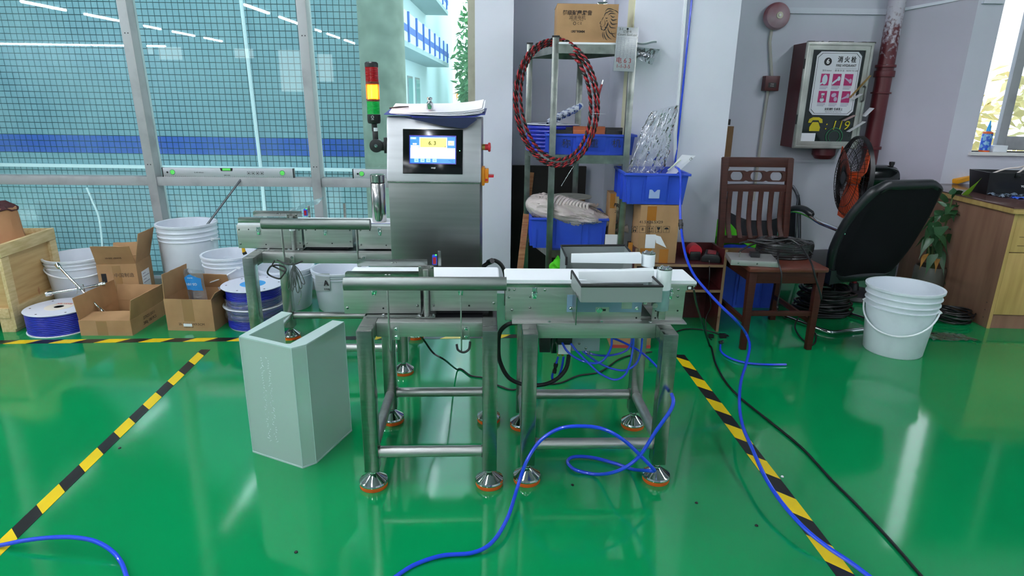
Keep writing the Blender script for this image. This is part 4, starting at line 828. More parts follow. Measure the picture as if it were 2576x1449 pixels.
text('SHARP 350-01', .016, mk @ T(.115, .0-.0022-.045*math.sin(math.radians(20))*1, zk3+.0+.045) @ RX(math.radians(20)) @ T(0, 0, 0) @ RX(math.pi/2) @ RZ(math.pi), ink_b, k3)
# hose spools
def spool(label, x, y, z0, Rf, h, Rc, n, top, mid=None, wrap=None, lab=None):
    t = thing('hose_spool', label, 'spool', (x, y, z0)); m = T(x, y, z0)
    b = MB(m); b.lathe([(.03, 0), (Rf*.99, 0), (Rf, .003), (Rf*.99, .005), (.03, .005)], 56, closed=True); obj('bottom_flange', b, white, t)
    b = MB(m); b.lathe([(.026, h-.005), (Rf*.99, h-.005), (Rf, h-.002), (Rf*.99, h), (.026, h)], 56, closed=True); tf = obj('top_flange', b, top, t)
    pr = [(.06, .006)]; r_ = (h-.012)/n/2
    for k in range(n):
        zc_ = .006+r_*(2*k+1); pr += [(Rc+r_*math.cos(a), zc_+r_*math.sin(a)) for a in (-1.3, -.65, 0, .65, 1.3)]
    b = MB(m); b.lathe(pr+[(.06, h-.006)], 56, closed=True); obj('hose_coil', b, bluew, t, ang=30)
    b = MB(m); b.lathe([(.0255, .004), (.03, .004), (.03, h-.001), (.0255, h-.001)], 24, closed=True); obj('core', b, black, t)
    b = MB(m); b.cyl((0, 0, .003), (0, 0, h*.4), .0255, n=24); obj('core_bottom', b, black, t)
    b = MB(m); b.lathe([(.027, h), (.075, h), (.075, h+.0008), (.027, h+.0008)], 40, closed=True); lb_ = obj('centre_label', b, lab or mat('spool_label', 'E6DED2', .5), tf)
    for k in range(6):
        a = k*1.047+.3; b = MB(m); b.cyl((Rf*.82*math.cos(a), Rf*.82*math.sin(a), h-.001), (Rf*.82*math.cos(a), Rf*.82*math.sin(a), h+.0004), .006, n=10); obj('hole', b, ink, tf)
    if wrap:
        z0w, z1w = wrap
        b = MB(m); b.grid(lambda u, v: V((Rc+.018+.008*mnoise.noise(V(8*math.cos(6.283*u), 8*math.sin(6.283*u), v*5)))*math.cos(6.283*u), (Rc+.018+.008*mnoise.noise(V(8*math.cos(6.283*u), 8*math.sin(6.283*u), v*5)))*math.sin(6.283*u), z0w+(z1w-z0w)*v), 72, 6); obj('plastic_wrap', b, poly, t)
    return t, m
whf = mat('spool_flange', 'DCE0EE', .35)
s1 = fl(131, 779, .135); sy = fl(135, 852).y
t_, m_ = spool('flat spool of blue air hose with white flange lying beside the wooden crate', s1.x, sy+.182, 0, .182, .135, .17, 11, whf)
text('AIR HOSE', .022, m_ @ T(0, .05, .1362), ink_r, t_, bold=.01); 
sf = fl(612, 838); lblue = mat('blue_spool_label', '2F9BE0', .4)
spool('lower plastic-wrapped blue hose spool under the blue-labelled spool', sf.x+.02, sf.y+.18, 0, .165, .13, .165, 11, whf, wrap=(.07, .135))
spool('upper blue hose spool with bright blue label stacked on a wrapped spool', sf.x+.01, sf.y+.185, .131, .185, .125, .155, 10, whf, lab=lblue, wrap=(.004, .06))
# lug wrench
lw_ = thing('lug_wrench', 'chrome cross lug wrench leaning against the white bucket and open carton', 'wrench', at(200, 726, 3.62))
cw = at(202, 726, 3.62); ends = (at(150, 672, 3.68), at(128, 738, 3.55), at(252, 716, 3.69), at(252, 778, 3.56))
for k, e_ in enumerate(ends):
    b = MB(); b.cyl(cw, e_, .0075, n=14); am = obj('arm', b, chrome, lw_)
    d_ = (e_-cw).normalized(); b = MB(); q_ = d_.to_track_quat('Z', 'Y').to_matrix().to_4x4(); q_.translation = e_-d_*.01
    b.lathe([(.009, 0), (.0145, .008), (.0145, .036), (.010, .036), (.009, .02), (0, .02)], 20, q_); obj('socket', b, chrome, am)
b = MB(); b.grid(lambda u, v: cw+V((.024+.006*mnoise.noise(V(6*u, 5*v, 2)))*math.cos(6.283*u), .015*math.sin(6.283*u), -.03+.055*v), 24, 6); obj('plastic_wrap', b, poly, lw_)
kp = at(613, 628, 3.775)
sk = thing('screwdriver', 'small yellow and black screwdriver resting on a bucket rim beside the rear stand', 'screwdriver', at(613, 640, 3.775))
b = MB(); b.cyl(at(617, 640, 3.775), at(614, 634, 3.775), .013, n=14); obj('grip', b, black, sk)
b = MB(); b.cyl(at(614, 634, 3.775), at(610, 615, 3.765), .011, .009, n=14); obj('handle', b, mat('yellow_grip', 'E8B020', .4), sk)
# ------------------------------------------------------------------ steel rack in the niche
YZX = Matrix(((0, 0, 1, 0), (1, 0, 0, 0), (0, 1, 0, 0), (0, 0, 0, 1)))   # local (y,z) polygon extruded along world x
XZY = RX(math.pi/2)                                                      # local (x,z) polygon extruded along -y
RF = 3.84
LG = [V(at(1392, 300, RF).x, RF, 0), V(at(1582, 300, RF).x, RF, 0), V(.44, 4.40, 0), V(.098, 4.33, 0)]   # FL FR BR BL
zl_ = at(1400, 92, RF).z; S1, S2, S3 = at(1480, 112, RF).z, at(1480, 391, RF).z, at(1440, 630, RF).z
rackm = mat('rack_steel', 'A8ACA6', .3, 1, var=('7F8680', 12, .35, .7), bump=(30, .08))
rack = thing('steel_rack', 'stainless steel shelf rack standing in the wall niche left of the white column', 'rack', (.35, 4.1, 0))
for i, p in enumerate(LG):
    b = MB(); b.box(p.x-.019, p.y, 0, p.x+.019, p.y+.038, zl_); lg = obj('leg', b, rackm, rack, bevel=.002)
    b = MB(); b.box(p.x-.021, p.y-.002, zl_-.004, p.x+.021, p.y+.040, zl_+.006); obj('leg_cap', b, black, lg)
for s in (S1, S2, S3):
    q = [V(LG[0].x, RF+.004, 0), V(LG[1].x, RF+.004, 0), V(LG[2].x, LG[2].y+.03, 0), V(LG[3].x, LG[3].y+.03, 0)]
    b = MB(); b.prism([(p.x, p.y) for p in q], s-.012, s); obj('shelf', b, rackm, rack)
    for k in range(4):
        a, c = q[k], q[(k+1) % 4]; b = MB(); b.bar(V(a.x, a.y, s-.024), V(c.x, c.y, s-.024), .008, .05); obj('shelf_rail', b, rackm, rack)
# lion box on top
by = RF+.02; a, c = at(1400, 97, by), at(1557, 12, by); bz0, bz1 = S1+.012, c.z
b = MB(); b.box(LG[0].x+.01, RF+.0, S1, c.x+.01, RF+.32, S1+.012); solo('foam_board', b, white, 'white foam sheet lying under the printed carton on the top rack shelf', 'foam sheet', bevel=.002)
lbx = thing('motor_carton', 'brown carton printed with a black lion head on top of the steel rack', 'box', (a.x, by, bz0))
b = MB(); b.box(a.x, by, bz0, c.x, by+.26, bz1); obj('box_body', b, kraft, lbx, bevel=.002)
for x0_, x1_ in ((a.x, a.x+.0),):
    b = MB(); b.box(a.x-.001, by+.001, bz1-.0, c.x+.001, by+.129, bz1+.003); obj('flap', b, kraft, lbx); b = MB(); b.box(a.x-.001, by+.131, bz1-.0, c.x+.001, by+.259, bz1+.003); obj('flap', b, kraft, lbx)
W_, H_ = c.x-a.x, bz1-bz0; fm_ = basis((a.x, by-.0004, bz0), (1, 0, 0), (0, 0, 1))
text('超级耐磨,静音', .027, fm_ @ T(W_*.33, H_*.77, 0), ink_b, lbx, bold=.03); text('减速电机', .024, fm_ @ T(W_*.33, H_*.645, 0), ink_b, lbx); text('SUPER QUIET GEAR', .008, fm_ @ T(W_*.33, H_*.575, 0), ink_b, lbx)
text('C E', .018, fm_ @ T(W_*.37, H_*.50, 0), ink_b, lbx); text('90*90MM', .018, fm_ @ T(W_*.36, H_*.285, 0), ink_b, lbx, bold=.04)
b = MB(fm_); b.ring([(W_*.25-.005, H_*.26), (W_*.25+.005, H_*.26), (W_*.25+.005, H_*.31), (W_*.25-.005, H_*.31)], [(W_*.25-.003, H_*.27), (W_*.25+.003, H_*.27), (W_*.25+.003, H_*.30), (W_*.25-.003, H_*.30)], 0, .0004); obj('tick_box', b, ink_b, lbx)
b = MB(fm_); b.lathe([(.006, 0), (.009, 0), (.009, .0004), (.006, .0004)], 20, T(W_*.29, H_*.50, 0), closed=True); obj('round_mark', b, ink_b, lbx)
# lion emblem traced as tapered strokes (box-face coordinates, 0..1 of a square at the right end)
L0, LS = W_*.70, W_*.30
def LP(p): return (L0+p[0]*LS, H_*.06+p[1]*LS*1.62)
strokes = [([(.10, .62), (.16, .70), (.22, .75)], .03), ([(.10, .62), (.04, .58), (.03, .53), (.09, .51)], .035), ([(.09, .51), (.06, .46), (.10, .43), (.20, .44)], .035), ([(.10, .43), (.12, .36), (.20, .33)], .05),
 ([(.22, .75), (.30, .86), (.42, .90)], .045), ([(.30, .72), (.36, .70), (.44, .72)], .04), ([(.25, .66), (.30, .58), (.28, .50), (.20, .44)], .025), ([(.26, .90), (.40, .99), (.60, .99), (.80, .95)], .05), ([(.36, .86), (.52, .93), (.76, .90)], .05),
 ([(.44, .80), (.60, .86), (.86, .84)], .05), ([(.20, .33), (.30, .34), (.36, .42)], .06), ([(.36, .42), (.44, .50), (.46, .58)], .07), ([(.30, .44), (.36, .40), (.42, .44)], .07), ([(.56, .80), (.70, .74), (.82, .76)], .05), ([(.60, .70), (.72, .64), (.96, .68)], .06),
 ([(.56, .62), (.70, .52), (.98, .54)], .06), ([(.52, .52), (.62, .42), (.92, .40)], .05), ([(.46, .44), (.50, .32), (.66, .22), (.92, .24)], .05), ([(.36, .36), (.40, .22), (.54, .10), (.72, .04)], .05), ([(.26, .30), (.28, .18), (.38, .06), (.48, .01)], .045), ([(.18, .28), (.20, .16), (.28, .04)], .04), ([(.66, .30), (.76, .16), (.94, .10)], .04), ([(.72, .97), (.90, .92), (1.0, .86)], .04), ([(.36, .64), (.40, .62), (.36, .60)], .04)]
b = MB(fm_)
for pts, wd_ in strokes:
    P3 = smooth([V(*LP(p), 0) for p in pts], 5); n = len(P3); lft = []; rgt = []
    for i, p in enumerate(P3):
        d = (P3[min(i+1, n-1)]-P3[max(i-1, 0)]).normalized(); nn = V(-d.y, d.x, 0)*wd_*LS*.5*max(.12, math.sin(math.pi*(i+.6)/(n+.2))); lft.append(p+nn); rgt.append(p-nn)
    b.add([(p.x, p.y, .0004) for p in lft]+[(p.x, p.y, .0004) for p in rgt], [(i, i+1, n+i+1, n+i) for i in range(n-1)])
obj('lion_emblem', b, ink, lbx)
b = MB(); q = at(1510, 6, by+.1); b.box(q.x-.02, by+.05, bz1+.003, q.x+.035, by+.09, bz1+.02); b.cyl((q.x+.02, by+.07, bz1+.02), (q.x+.02, by+.07, bz1+.035), .008, n=12); solo('metal_bracket', b, chrome, 'small shiny metal bracket lying on top of the lion carton', 'bracket', bevel=.001)
b = MB(); b.grid(lambda u, v: at(1600+52*u, 104+5*v+3*math.sin(5*u), RF+.06+.1*v), 12, 3, .004); solo('foam_offcut', b, white, 'white foam offcut sticking out right of the rack top shelf', 'foam sheet')
b = MB(); b.grid(lambda u, v: at(1595+65*u-20*v, 118+40*v*(.4+.6*u)+6*u, RF+.04+.08*u+.012*mnoise.noise(V(u*4, v*4, 1))), 12, 8, .001); solo('plastic_film', b, poly, 'clear plastic film hanging behind the record card on the rack', 'film')
# record card on the front right leg
cy_ = RF-.012; mC = basis(at(1543, 178, cy_), at(1592, 180.5, cy_)-at(1543, 178, cy_), at(1558, 70, cy_)-at(1543, 178, cy_)); cw_ = (at(1600, 182, cy_)-at(1543, 178, cy_)).length*.9; ch_ = (at(1557, 68, cy_)-at(1543, 178, cy_)).length
card = thing('record_card', 'white handwritten record card in a clear sleeve hanging on the rack front leg', 'card', at(1570, 178, cy_))
b = MB(mC); b.box(0, 0, 0, cw_, ch_, .0012); obj('card_sheet', b, paper, card)
b = MB(mC); b.box(-.004, -.004, .0018, cw_+.004, ch_+.004, .0022); obj('sleeve', b, clear('sleeve_clear', (.97, .98, .98), None, 0, .1, 1.2), card)
b = MB(mC)
for k in range(16): b.box(.008, ch_*(.30+.031*k), .0012, cw_-.008, ch_*(.30+.031*k)+.0009, .0016)
for k in range(6): b.box(.008+(cw_-.017)*k/5, ch_*.30, .0012, .0089+(cw_-.017)*k/5, ch_*.77, .0016)
obj('ruled_lines', b, mat('table_lines', '8E93A8', .7), card)
text('3-1', .018, mC @ T(cw_*.2, ch_*.955, .0016), ink, card); text('记录卡', .017, mC @ T(cw_*.5, ch_*.90, .0016), ink, card); text('Cunmi Sunhopt', .018, mC @ T(cw_*.5, ch_*.835, .0016), ink, card, shear=.3); text('电 6 3', .036, mC @ T(cw_*.45, ch_*.24, .0016), ink_r, card); text('1-1-3-5', .028, mC @ T(cw_*.45, ch_*.11, .0016), ink_r, card)
b = MB(mC); b.cyl((cw_*.5, ch_*.965, .0016), (cw_*.5, ch_*.965, .003), .006, n=12); obj('eyelet', b, black, card)
# twisted red/black wire coil hung on the front left leg
wy = RF-.022; cc = at(1398, 262, wy); rxw, rzw = (at(1505, 262, wy).x-at(1291, 262, wy).x)/2-.012, (at(1398, 100, wy).z-at(1398, 424, wy).z)/2-.012
coil = thing('twisted_wire_coil', 'large coil of twisted red and black wire hanging on the rack front leg', 'wire coil', cc)
redw = mat('red_wire', '961620', .35); NT, LPS = 300, 7
for ph, mt_, nm in ((0, redw, 'red_wire'), (math.pi, mat('black_wire', '0E0E10', .35), 'black_wire')):
    pts = []
    for k in range(NT*LPS):
        a = 2*math.pi*k/NT; lp = k//NT; off = ((lp*2.4) % 7)/7-.5; tw = k/NT*2*math.pi*34+ph
        w1 = off*.05*(1.0+.5*math.sin(a*.5+lp)); rr_ = .0048
        px_ = (rxw+w1)*math.sin(a)+.012*math.cos(a)*off; pz_ = (rzw+w1*.9)*math.cos(a)
        back = .055*max(0, math.cos(a))**6
        c3 = V(cc.x+px_-.012*math.cos(a), wy-.012*((lp*7) % 3-1)+back, cc.z+pz_-.02*math.sin(a)); er = V(math.sin(a), 0, math.cos(a))
        pts.append(c3+er*rr_*math.cos(tw)+V(0, rr_*math.sin(tw), 0))
    b = MB(); b.tube(pts, .0046, 6); obj(nm, b, mt_, coil, ang=60)
b = MB(); b.tube(smooth([at(1497, 300, wy), at(1503, 255, wy), at(1511, 222, wy), at(1514, 212, wy)]), .006, 8); tl = obj('free_end', b, redw, coil)
b = MB(); b.cyl(at(1514, 214, wy), at(1517, 201, wy), .0045, n=8); obj('ferrule', b, chrome, tl)
b = MB(); b.bar(at(1488, 285, wy-.02), at(1524, 287, wy-.02), .003, .002); obj('cable_tie', b, white, coil)
b = MB(); b.tube(smooth([at(1450, 408, wy), at(1432, 435, wy), at(1412, 468, wy)]), .0018, 6); obj('tie_tail', b, steel, coil)
# shelf 2: hose coil, tray, rolled labels, pads
sb = at(1390, 292, 4.25); hc_ = thing('hose_coil', 'stack of coiled blue hose at the back of the rack middle shelf', 'hose', (sb.x, 4.16, S2))
for k in range(7):
    b = MB(); n = 40; b.tube([V(sb.x+.165*math.cos(6.283*i/n), 4.16+.165*math.sin(6.283*i/n), S2+.012+.0232*k) for i in range(n)], .0116, 8, closed=True); obj('hose_turn', b, bluew, hc_)
b = MB(); b.lathe([(.10, 0), (.17, 0), (.17, .004), (.10, .004)], 40, T(sb.x, 4.16, S2+.168), closed=True); obj('top_ring', b, whf, hc_)
def bin_(name, label, x0, x1, y0, y1, z0, h, front_panel=True, m=None, taper=.012, ribs=6):
    t = thing(name, label, 'crate', None, m=(m or Matrix()) @ T((x0+x1)/2, y0, z0)); mm = m or Matrix(); th_ = .004
    def shell(): 
        o = [(x0, y0), (x1, y0), (x1, y1), (x0, y1)]; b = MB(mm); tp_ = taper
        lo = [(x0+tp_, y0+tp_), (x1-tp_, y0+tp_), (x1-tp_, y1-tp_), (x0+tp_, y1-tp_)]; li = [(x0+tp_+th_, y0+tp_+th_), (x1-tp_-th_, y0+tp_+th_), (x1-tp_-th_, y1-tp_-th_), (x0+tp_+th_, y1-tp_-th_)]
        hi = [(x0+th_, y0+th_), (x1-th_, y0+th_), (x1-th_, y1-th_), (x0+th_, y1-th_)]
        vs = [(p[0], p[1], z0) for p in lo]+[(p[0], p[1], z0+h) for p in o]+[(p[0], p[1], z0+h) for p in hi]+[(p[0], p[1], z0+th_) for p in li]; fs = [(3, 2, 1, 0), (12, 13, 14, 15)]
        for i in range(4):
            j = (i+1) % 4; fs += [(i, j, 4+j, 4+i), (4+i, 4+j, 8+j, 8+i), (8+i, 8+j, 12+j, 12+i)]
        b.add(vs, fs); return b
    obj('bin_shell', shell(), bluep, t)
    b = MB(mm); b.ring([(x0-.012, y0-.012), (x1+.012, y0-.012), (x1+.012, y1+.012), (x0-.012, y1+.012)], [(x0+.002, y0+.002), (x1-.002, y0+.002), (x1-.002, y1-.002), (x0+.002, y1-.002)], z0+h-.012, z0+h+.002); obj('rim', b, bluep, t, bevel=.002)
    for k in range(ribs):
        x = x0+.03+(x1-x0-.06)*k/(ribs-1)
        if front_panel and .32 < k/(ribs-1) < .68: continue
        b = MB(mm); b.add([(x-.002, y0+taper, z0+.005), (x+.002, y0+taper, z0+.005), (x+.002, y0-.008, z0+h-.012), (x-.002, y0-.008, z0+h-.012), (x-.002, y0+taper-.006, z0+.005), (x+.002, y0+taper-.006, z0+.005)], [(0, 1, 2, 3), (4, 5, 2, 3), (0, 4, 3), (1, 5, 2), (0, 1, 5, 4)]); obj('rib', b, bluep, t)
    for k in range(4):
        y = y0+.03+(y1-y0-.06)*k/3; b = MB(mm); b.box(x0-.009, y-.002, z0+.01, x0+taper, y+.002, z0+h-.012); obj('rib', b, bluep, t)
    if front_panel:
        xm = (x0+x1)/2; wq = (x1-x0)*.17; b = MB(mm); b.add([(xm-wq, y0-.010, z0+h-.012), (xm+wq, y0-.010, z0+h-.012), (xm+wq, y0+taper-.004, z0+.02), (xm-wq, y0+taper-.004, z0+.02), (xm-wq, y0+.003, z0+h-.012), (xm+wq, y0+.003, z0+h-.012), (xm+wq, y0+taper+.002, z0+.02), (xm-wq, y0+taper+.002, z0+.02)],
            [(0, 1, 2, 3), (4, 5, 6, 7), (0, 1, 5, 4), (1, 2, 6, 5), (2, 3, 7, 6), (3, 0, 4, 7)]); obj('label_plate', b, bluep, t, bevel=.001)
    return t
ta, tb_ = at(1372, 388, RF+.045), at(1598, 388, RF+.045)
tray_ = bin_('blue_tray', 'shallow blue plastic tray with black handwriting on the rack middle shelf', ta.x+.008, tb_.x-.008, RF+.05, RF+.36, S2, at(1480, 338, RF+.05).z-S2, ribs=5)
mt_ = basis((0, RF+.047, 0), (1, 0, 0), (0, 0, 1))
for s_, px_, py_ in (('称', 1424, 362), ('重', 1494, 362), ('机', 1550, 362)):
    p = at(px_, py_, RF+.047); text(s_, .055, T(p.x, RF+.036, p.z) @ RX(math.pi/2-.12), ink, tray_)
brn = mat('brown_pad', 'A8562A', .5); k = 0
for row, (yy, py0) in enumerate(((RF+.075, 328), (RF+.16, 320))):
    for j, (xa, xb, mt2) in enumerate(((1388, 1440, black), (1440, 1522, brn), (1522, 1566, black))):
        p, q = at(xa, 350, yy), at(xb, 350, yy); b = MB(); b.box(p.x+.002, yy, S2+.006, q.x-.002, yy+.03, at(1480, py0-(2 if mt2 is brn else 0), yy).z)
        solo('tool_pad', b, mt2, '%s pad standing %s in the %s row of the shallow blue tray' % ('brown' if mt2 is brn else 'black', ('at left', 'in the middle', 'at right')[j], ('front', 'back')[row]), 'pad', 'pads standing in the blue tray', bevel=.003)
for k in range(6):
    b = MB(); cx_, cz_ = at(1376+13.5*k, 309-6*k, RF+.27).x, at(1376+13.5*k, 311-6.2*k, RF+.27).z; pr = []
    for i in range(26): a = i*.33; r_ = .008+.0006*i; pr.append((cx_+r_*math.cos(a), cz_+r_*math.sin(a)))
    b.add([(p[0], RF+.20+.02*k, p[1]) for p in pr]+[(p[0]+.05, RF+.36, p[1]+.03) for p in pr], [(i, i+1, 27+i, 26+i) for i in range(25)])
    solo('rolled_label', b, mat('label_roll', 'E8EEFA', .5, var=('2C4FA0', 18, .48, .52)) if k == 0 else MATS['label_roll'], '%s curled blue and white label sheet from the left in the shallow blue tray' % ('first', 'second', 'third', 'fourth', 'fifth', 'sixth')[k], 'label', 'curled label sheets in the blue tray')
# shelf 3: bin, plastic bag, spool
pa, pb_ = at(1336, 612, 3.90), at(1500, 612, 3.90)
bin_('blue_crate', 'blue plastic crate on the low rack shelf under the bag of pinkish cable', pa.x, .60, RF+.045, 4.26, S3, at(1420, 548, 3.9).z-S3)
bagp = clear('pink_bag_film', (.93, .90, .88), 'FFF0EA', .86, .2, 1.6, bump=(40, 1.0), transl=.4)
b0, b1 = at(1322, 540, 3.86), at(1560, 590, 3.86); zb_ = S3+.0
def blob(u, v):
    a = 2*math.pi*u; e = math.pi*(v-.5); x = math.sin(e); y = math.cos(e); nz = mnoise.noise(V(3*x, 2*y*math.cos(a), 2*y*math.sin(a)))*.22+abs(mnoise.noise(V(8*x, 6*y*math.cos(a), 6*y*math.sin(a))))*.16-abs(mnoise.noise(V(17*x, 13*y*math.cos(a), 13*y*math.sin(a)+5)))*.10
    L = (b1.x-b0.x)/2; cx_ = (b0.x+b1.x)/2; return V(cx_+L*x*(1+.0*nz), 3.97+.115*y*math.cos(a)*(1+nz), at(1440, 548, 3.9).z+.018-.055*x+(.085-.035*x)*y*math.sin(a)*(1+nz))
b = MB(); b.grid(blob, 80, 56); cbag = solo('plastic_bag', b, bagp, 'knotted clear plastic bag of pinkish cable bulging over the low blue crate', 'bag')
kq = at(1562, 583, 3.86); b = MB(); b.lathe([(.004, -.04), (.014, -.02), (.007, 0), (.022, .03), (.03, .045), (.02, .05)], 12, T(kq.x+.01, 3.93, kq.z) @ RY(1.4)); obj('knot', b, bagp, cbag)
wc = mat('white_cable', 'E6D8D2', .45)
b = MB(); q = at(1440, 517, 3.92)
sk_ = thing('cable_skein', 'ribbed skein of white cable lying on the clear bag in the rack', 'cable', q)
for k in range(11):
    x = at(1402+8.6*k, 530, 3.95).x; b = MB(); b.tube(smooth([V(x-.03, 3.90, q.z-.03), V(x-.035, 3.89, q.z+.01), V(x-.01, 3.92, q.z+.05-.004*k), V(x+.03, 4.0, q.z+.045-.006*k), V(x+.05, 4.04, q.z-.01)], 5), .0085, 8); obj('cable_turn', b, wc, sk_)
q = at(1437, 495, 4.13); gs = thing('cable_spool', 'grey spool flange with a centre hole behind the cable bag on the rack', 'spool', (q.x, 4.13, S3))
b = MB(); b.lathe([(.022, 0), (.135, 0), (.135, .006), (.022, .006)], 40, T(q.x, 4.13, q.z), closed=True); obj('top_flange', b, mat('grey_flange', 'A7A69C', .5), gs)
b = MB(); b.cyl((q.x, 4.13, S3), (q.x, 4.13, q.z), .09, n=32); obj('spool_drum', b, mat('beige_drum', 'B59A78', .7), gs)
b = MB(); b.cyl((q.x, 4.13, q.z-.01), (q.x, 4.13, q.z+.001), .021, n=20); obj('centre_hole', b, black, gs)
# FREE carton
fa, fc_ = at(1524, 552, 4.02), at(1556, 480, 4.02)
fb_ = thing('small_carton', 'small carton sealed with orange tape behind the right rack leg', 'box', (fa.x, 4.02, S3)); b = MB(); b.box(fa.x, 4.02-.14, S3, min(fc_.x, .655), 4.02+.02, fc_.z); obj('box_body', b, kraft, fb_, bevel=.002)
b = MB(); b.box(fa.x-.001, 3.879, fc_.z-.09, fa.x+.03, 3.8796, fc_.z+.001); obj('tape_strip', b, tape_b, fb_); text('FREE', .03, basis((fa.x+.055, 3.8792, fc_.z-.075), (1, 0, -.2), (0, 0, 1)), ink, fb_, bold=.04); text('2022', .024, basis((fa.x+.055, 3.8792, fc_.z-.115), (1, 0, -.2), (0, 0, 1)), ink, fb_)
b = MB(); b.box(fa.x-.02, 3.872, S3+.02, fa.x+.07, 3.874, S3+.10); solo('paper_slip', b, paper, 'white paper slip standing on the low rack shelf by the small carton', 'paper')
b = MB(); b.box(nx0+.004, 4.84, 0, at(1474, 450, 4.84).x, 4.885, at(1400, 418, 4.84).z); solo('dark_board', b, mat('dark_board_paint', '26221F', .7), 'dark board standing against the back of the niche behind the rack', 'board', bevel=.002)
# plank, green cloth and clutter in the niche
pl0, pl1 = at(1309, 672, 4.2), at(1336, 434, 4.45); d_ = pl0-pl1; pl0 = pl0+d_*(pl0.z/(-d_.z))*1.0 if d_.z < 0 else pl0
b = MB(); b.bar(V(pl0.x, pl0.y, .004), pl1, .044, .018, up=(0, -1, .2)); pk = solo('wood_plank', b, wood('reddish_plank', 'B08058', '8E5C3C', 8, .6), 'narrow wooden plank with red scribbles leaning in the niche left of the rack', 'plank', bevel=.002)
b = MB(); dd = (pl1-V(pl0.x, pl0.y, 0)); 
for k in range(14):
    s = .45+.036*k; q = V(pl0.x, pl0.y, 0)+dd*s+V(0, -.0125, 0); b.bar(q+V(-.008, 0, -.006), q+V(.009, 0, .008*(-1)**k), .003, .001)
obj('red_scribble', b, ink_r, pk)
gq = at(1403, 660, 3.7)
def gcl(cx_, cy2, w2, h2, z0, sd):
    return lambda u, v: V(cx_+w2*(u-.5)*(1-.45*v)+.01*math.sin(7*v+sd), cy2+.05*math.sin(math.pi*u)*(1-v)*-1+.02*mnoise.noise(V(4*u, 4*v, sd)), z0+h2*v*(.75+.35*mnoise.noise(V(3*u, sd, 0))))
b = MB(); b.box(gq.x-.07, 3.55, .0, gq.x+.10, 3.70, at(1403, 690, 3.6).z); solo('storage_box', b, kraft_d, 'brown box on the floor behind the reject conveyor, mostly hidden', 'box', bevel=.003)
b = MB(); b.grid(gcl(gq.x+.01, 3.62, .15, at(1403, 640, 3.6).z-at(1403, 690, 3.6).z, at(1403, 690, 3.6).z, 1), 12, 10, .004); solo('green_cloth', b, greencloth, 'bright green cloth behind the left end of the rear grey tray', 'cloth')
# ------------------------------------------------------------------ brown cabinet with carton and crate on top
CY0, CY1 = 3.63, 3.90; cbx0, cbx1 = .74, fl(1808, 835).x; zS = at(1760, 665, CY0).z; zT = at(1840, 628, CY0).z; zBk = at(1750, 609, CY1).z; zL = at(1780, 729, CY0).z
bc_ = thing('shelf_cabinet', 'low mahogany open shelf cabinet standing in front of the white column', 'cabinet', ((cbx0+cbx1)/2, CY0, 0))
edge = mat('worn_board_edge', '8A6E52', .6)
for xx in (cbx0, cbx1-.018):
    b = MB(); b.prism([(CY0, 0), (CY1, 0), (CY1, zBk), (CY0+.12, zBk), (CY0, zT)], xx, xx+.018, m=YZX); sp2 = obj('side_panel', b, cabwood, bc_, bevel=.001)
    b = MB(); b.box(xx+.001, CY0-.0008, 0, xx+.017, CY0, zT); obj('edge_strip', b, edge, sp2)
b = MB(); b.box(cbx0+.018, CY1-.012, .0, cbx1-.018, CY1, zBk); obj('back_panel', b, cabwood, bc_)
for z in (zS, zL):
    b = MB(); b.box(cbx0+.018, CY0, z-.018, cbx1-.018, CY1-.012, z); sh2 = obj('shelf_board', b, cabwood, bc_)
    b = MB(); b.box(cbx0+.018, CY0-.0008, z-.017, cbx1-.018, CY0, z-.001); obj('edge_strip', b, edge, sh2)
ka, kc = at(1566, 667, CY0+.02), at(1712, 517, CY0+.02)
bigc = thing('shipping_carton', 'large brown shipping carton with handling symbols and orange tape under the blue crate', 'box', ((ka.x+kc.x)/2, CY0+.02, zS))
kx0, kx1, kz1 = max(ka.x, cbx0+.02), at(1704, 600, CY0+.02).x, kc.z
b = MB(); b.box(kx0, CY0+.02, zS, kx1, CY1-.015, kz1); obj('box_body', b, kraft, bigc, bevel=.002)
def fpx(x, y, e=.0006): p = at(x, y, CY0+.02); return V(p.x, CY0+.02-e, p.z)
def patch(par, nm, x0, y0, x1, y1, mt2, e=.0008): p, q = fpx(x0, y1, e), fpx(x1, y0, e); b = MB(); b.box(p.x, CY0+.02-e, p.z, q.x, CY0+.02, q.z); return obj(nm, b, mt2, par)
patch(bigc, 'tape_strip', 1627, 519, 1653, 555, tape_b); patch(bigc, 'tape_strip', 1656, 627, 1682, 668, tape_b); patch(bigc, 'tape_strip', 1579, 610, 1592, 638, tape_b); patch(bigc, 'tape_strip', 1610, 625, 1640, 634, tape_b)
patch(bigc, 'tape_seam', 1621, 556, 1638, 626, kraft_d, .0004); pt = patch(bigc, 'delivery_note', 1622, 590, 1650, 624, paper, .0012)
b = MB(); p0, p1, p2 = fpx(1648, 591, .002), fpx(1675, 622, .016), fpx(1650, 611, .002); p3 = fpx(1661, 594, .012); b.add([p0, p3, p1, p2]+[p+V(0, .0008, 0) for p in (p0, p3, p1, p2)], [(0, 1, 2, 3), (7, 6, 5, 4), (0, 1, 5, 4), (1, 2, 6, 5), (2, 3, 7, 6), (3, 0, 4, 7)]); obj('curled_corner', b, paper, pt)
def ftx(s, size, x, y, **k2): p = fpx(x, y); text(s, size, basis(p, (1, 0, 0), (0, 0, 1)), ink, bigc, **k2)
ftx('41.5X26.5X29', .024, 1638, 559)
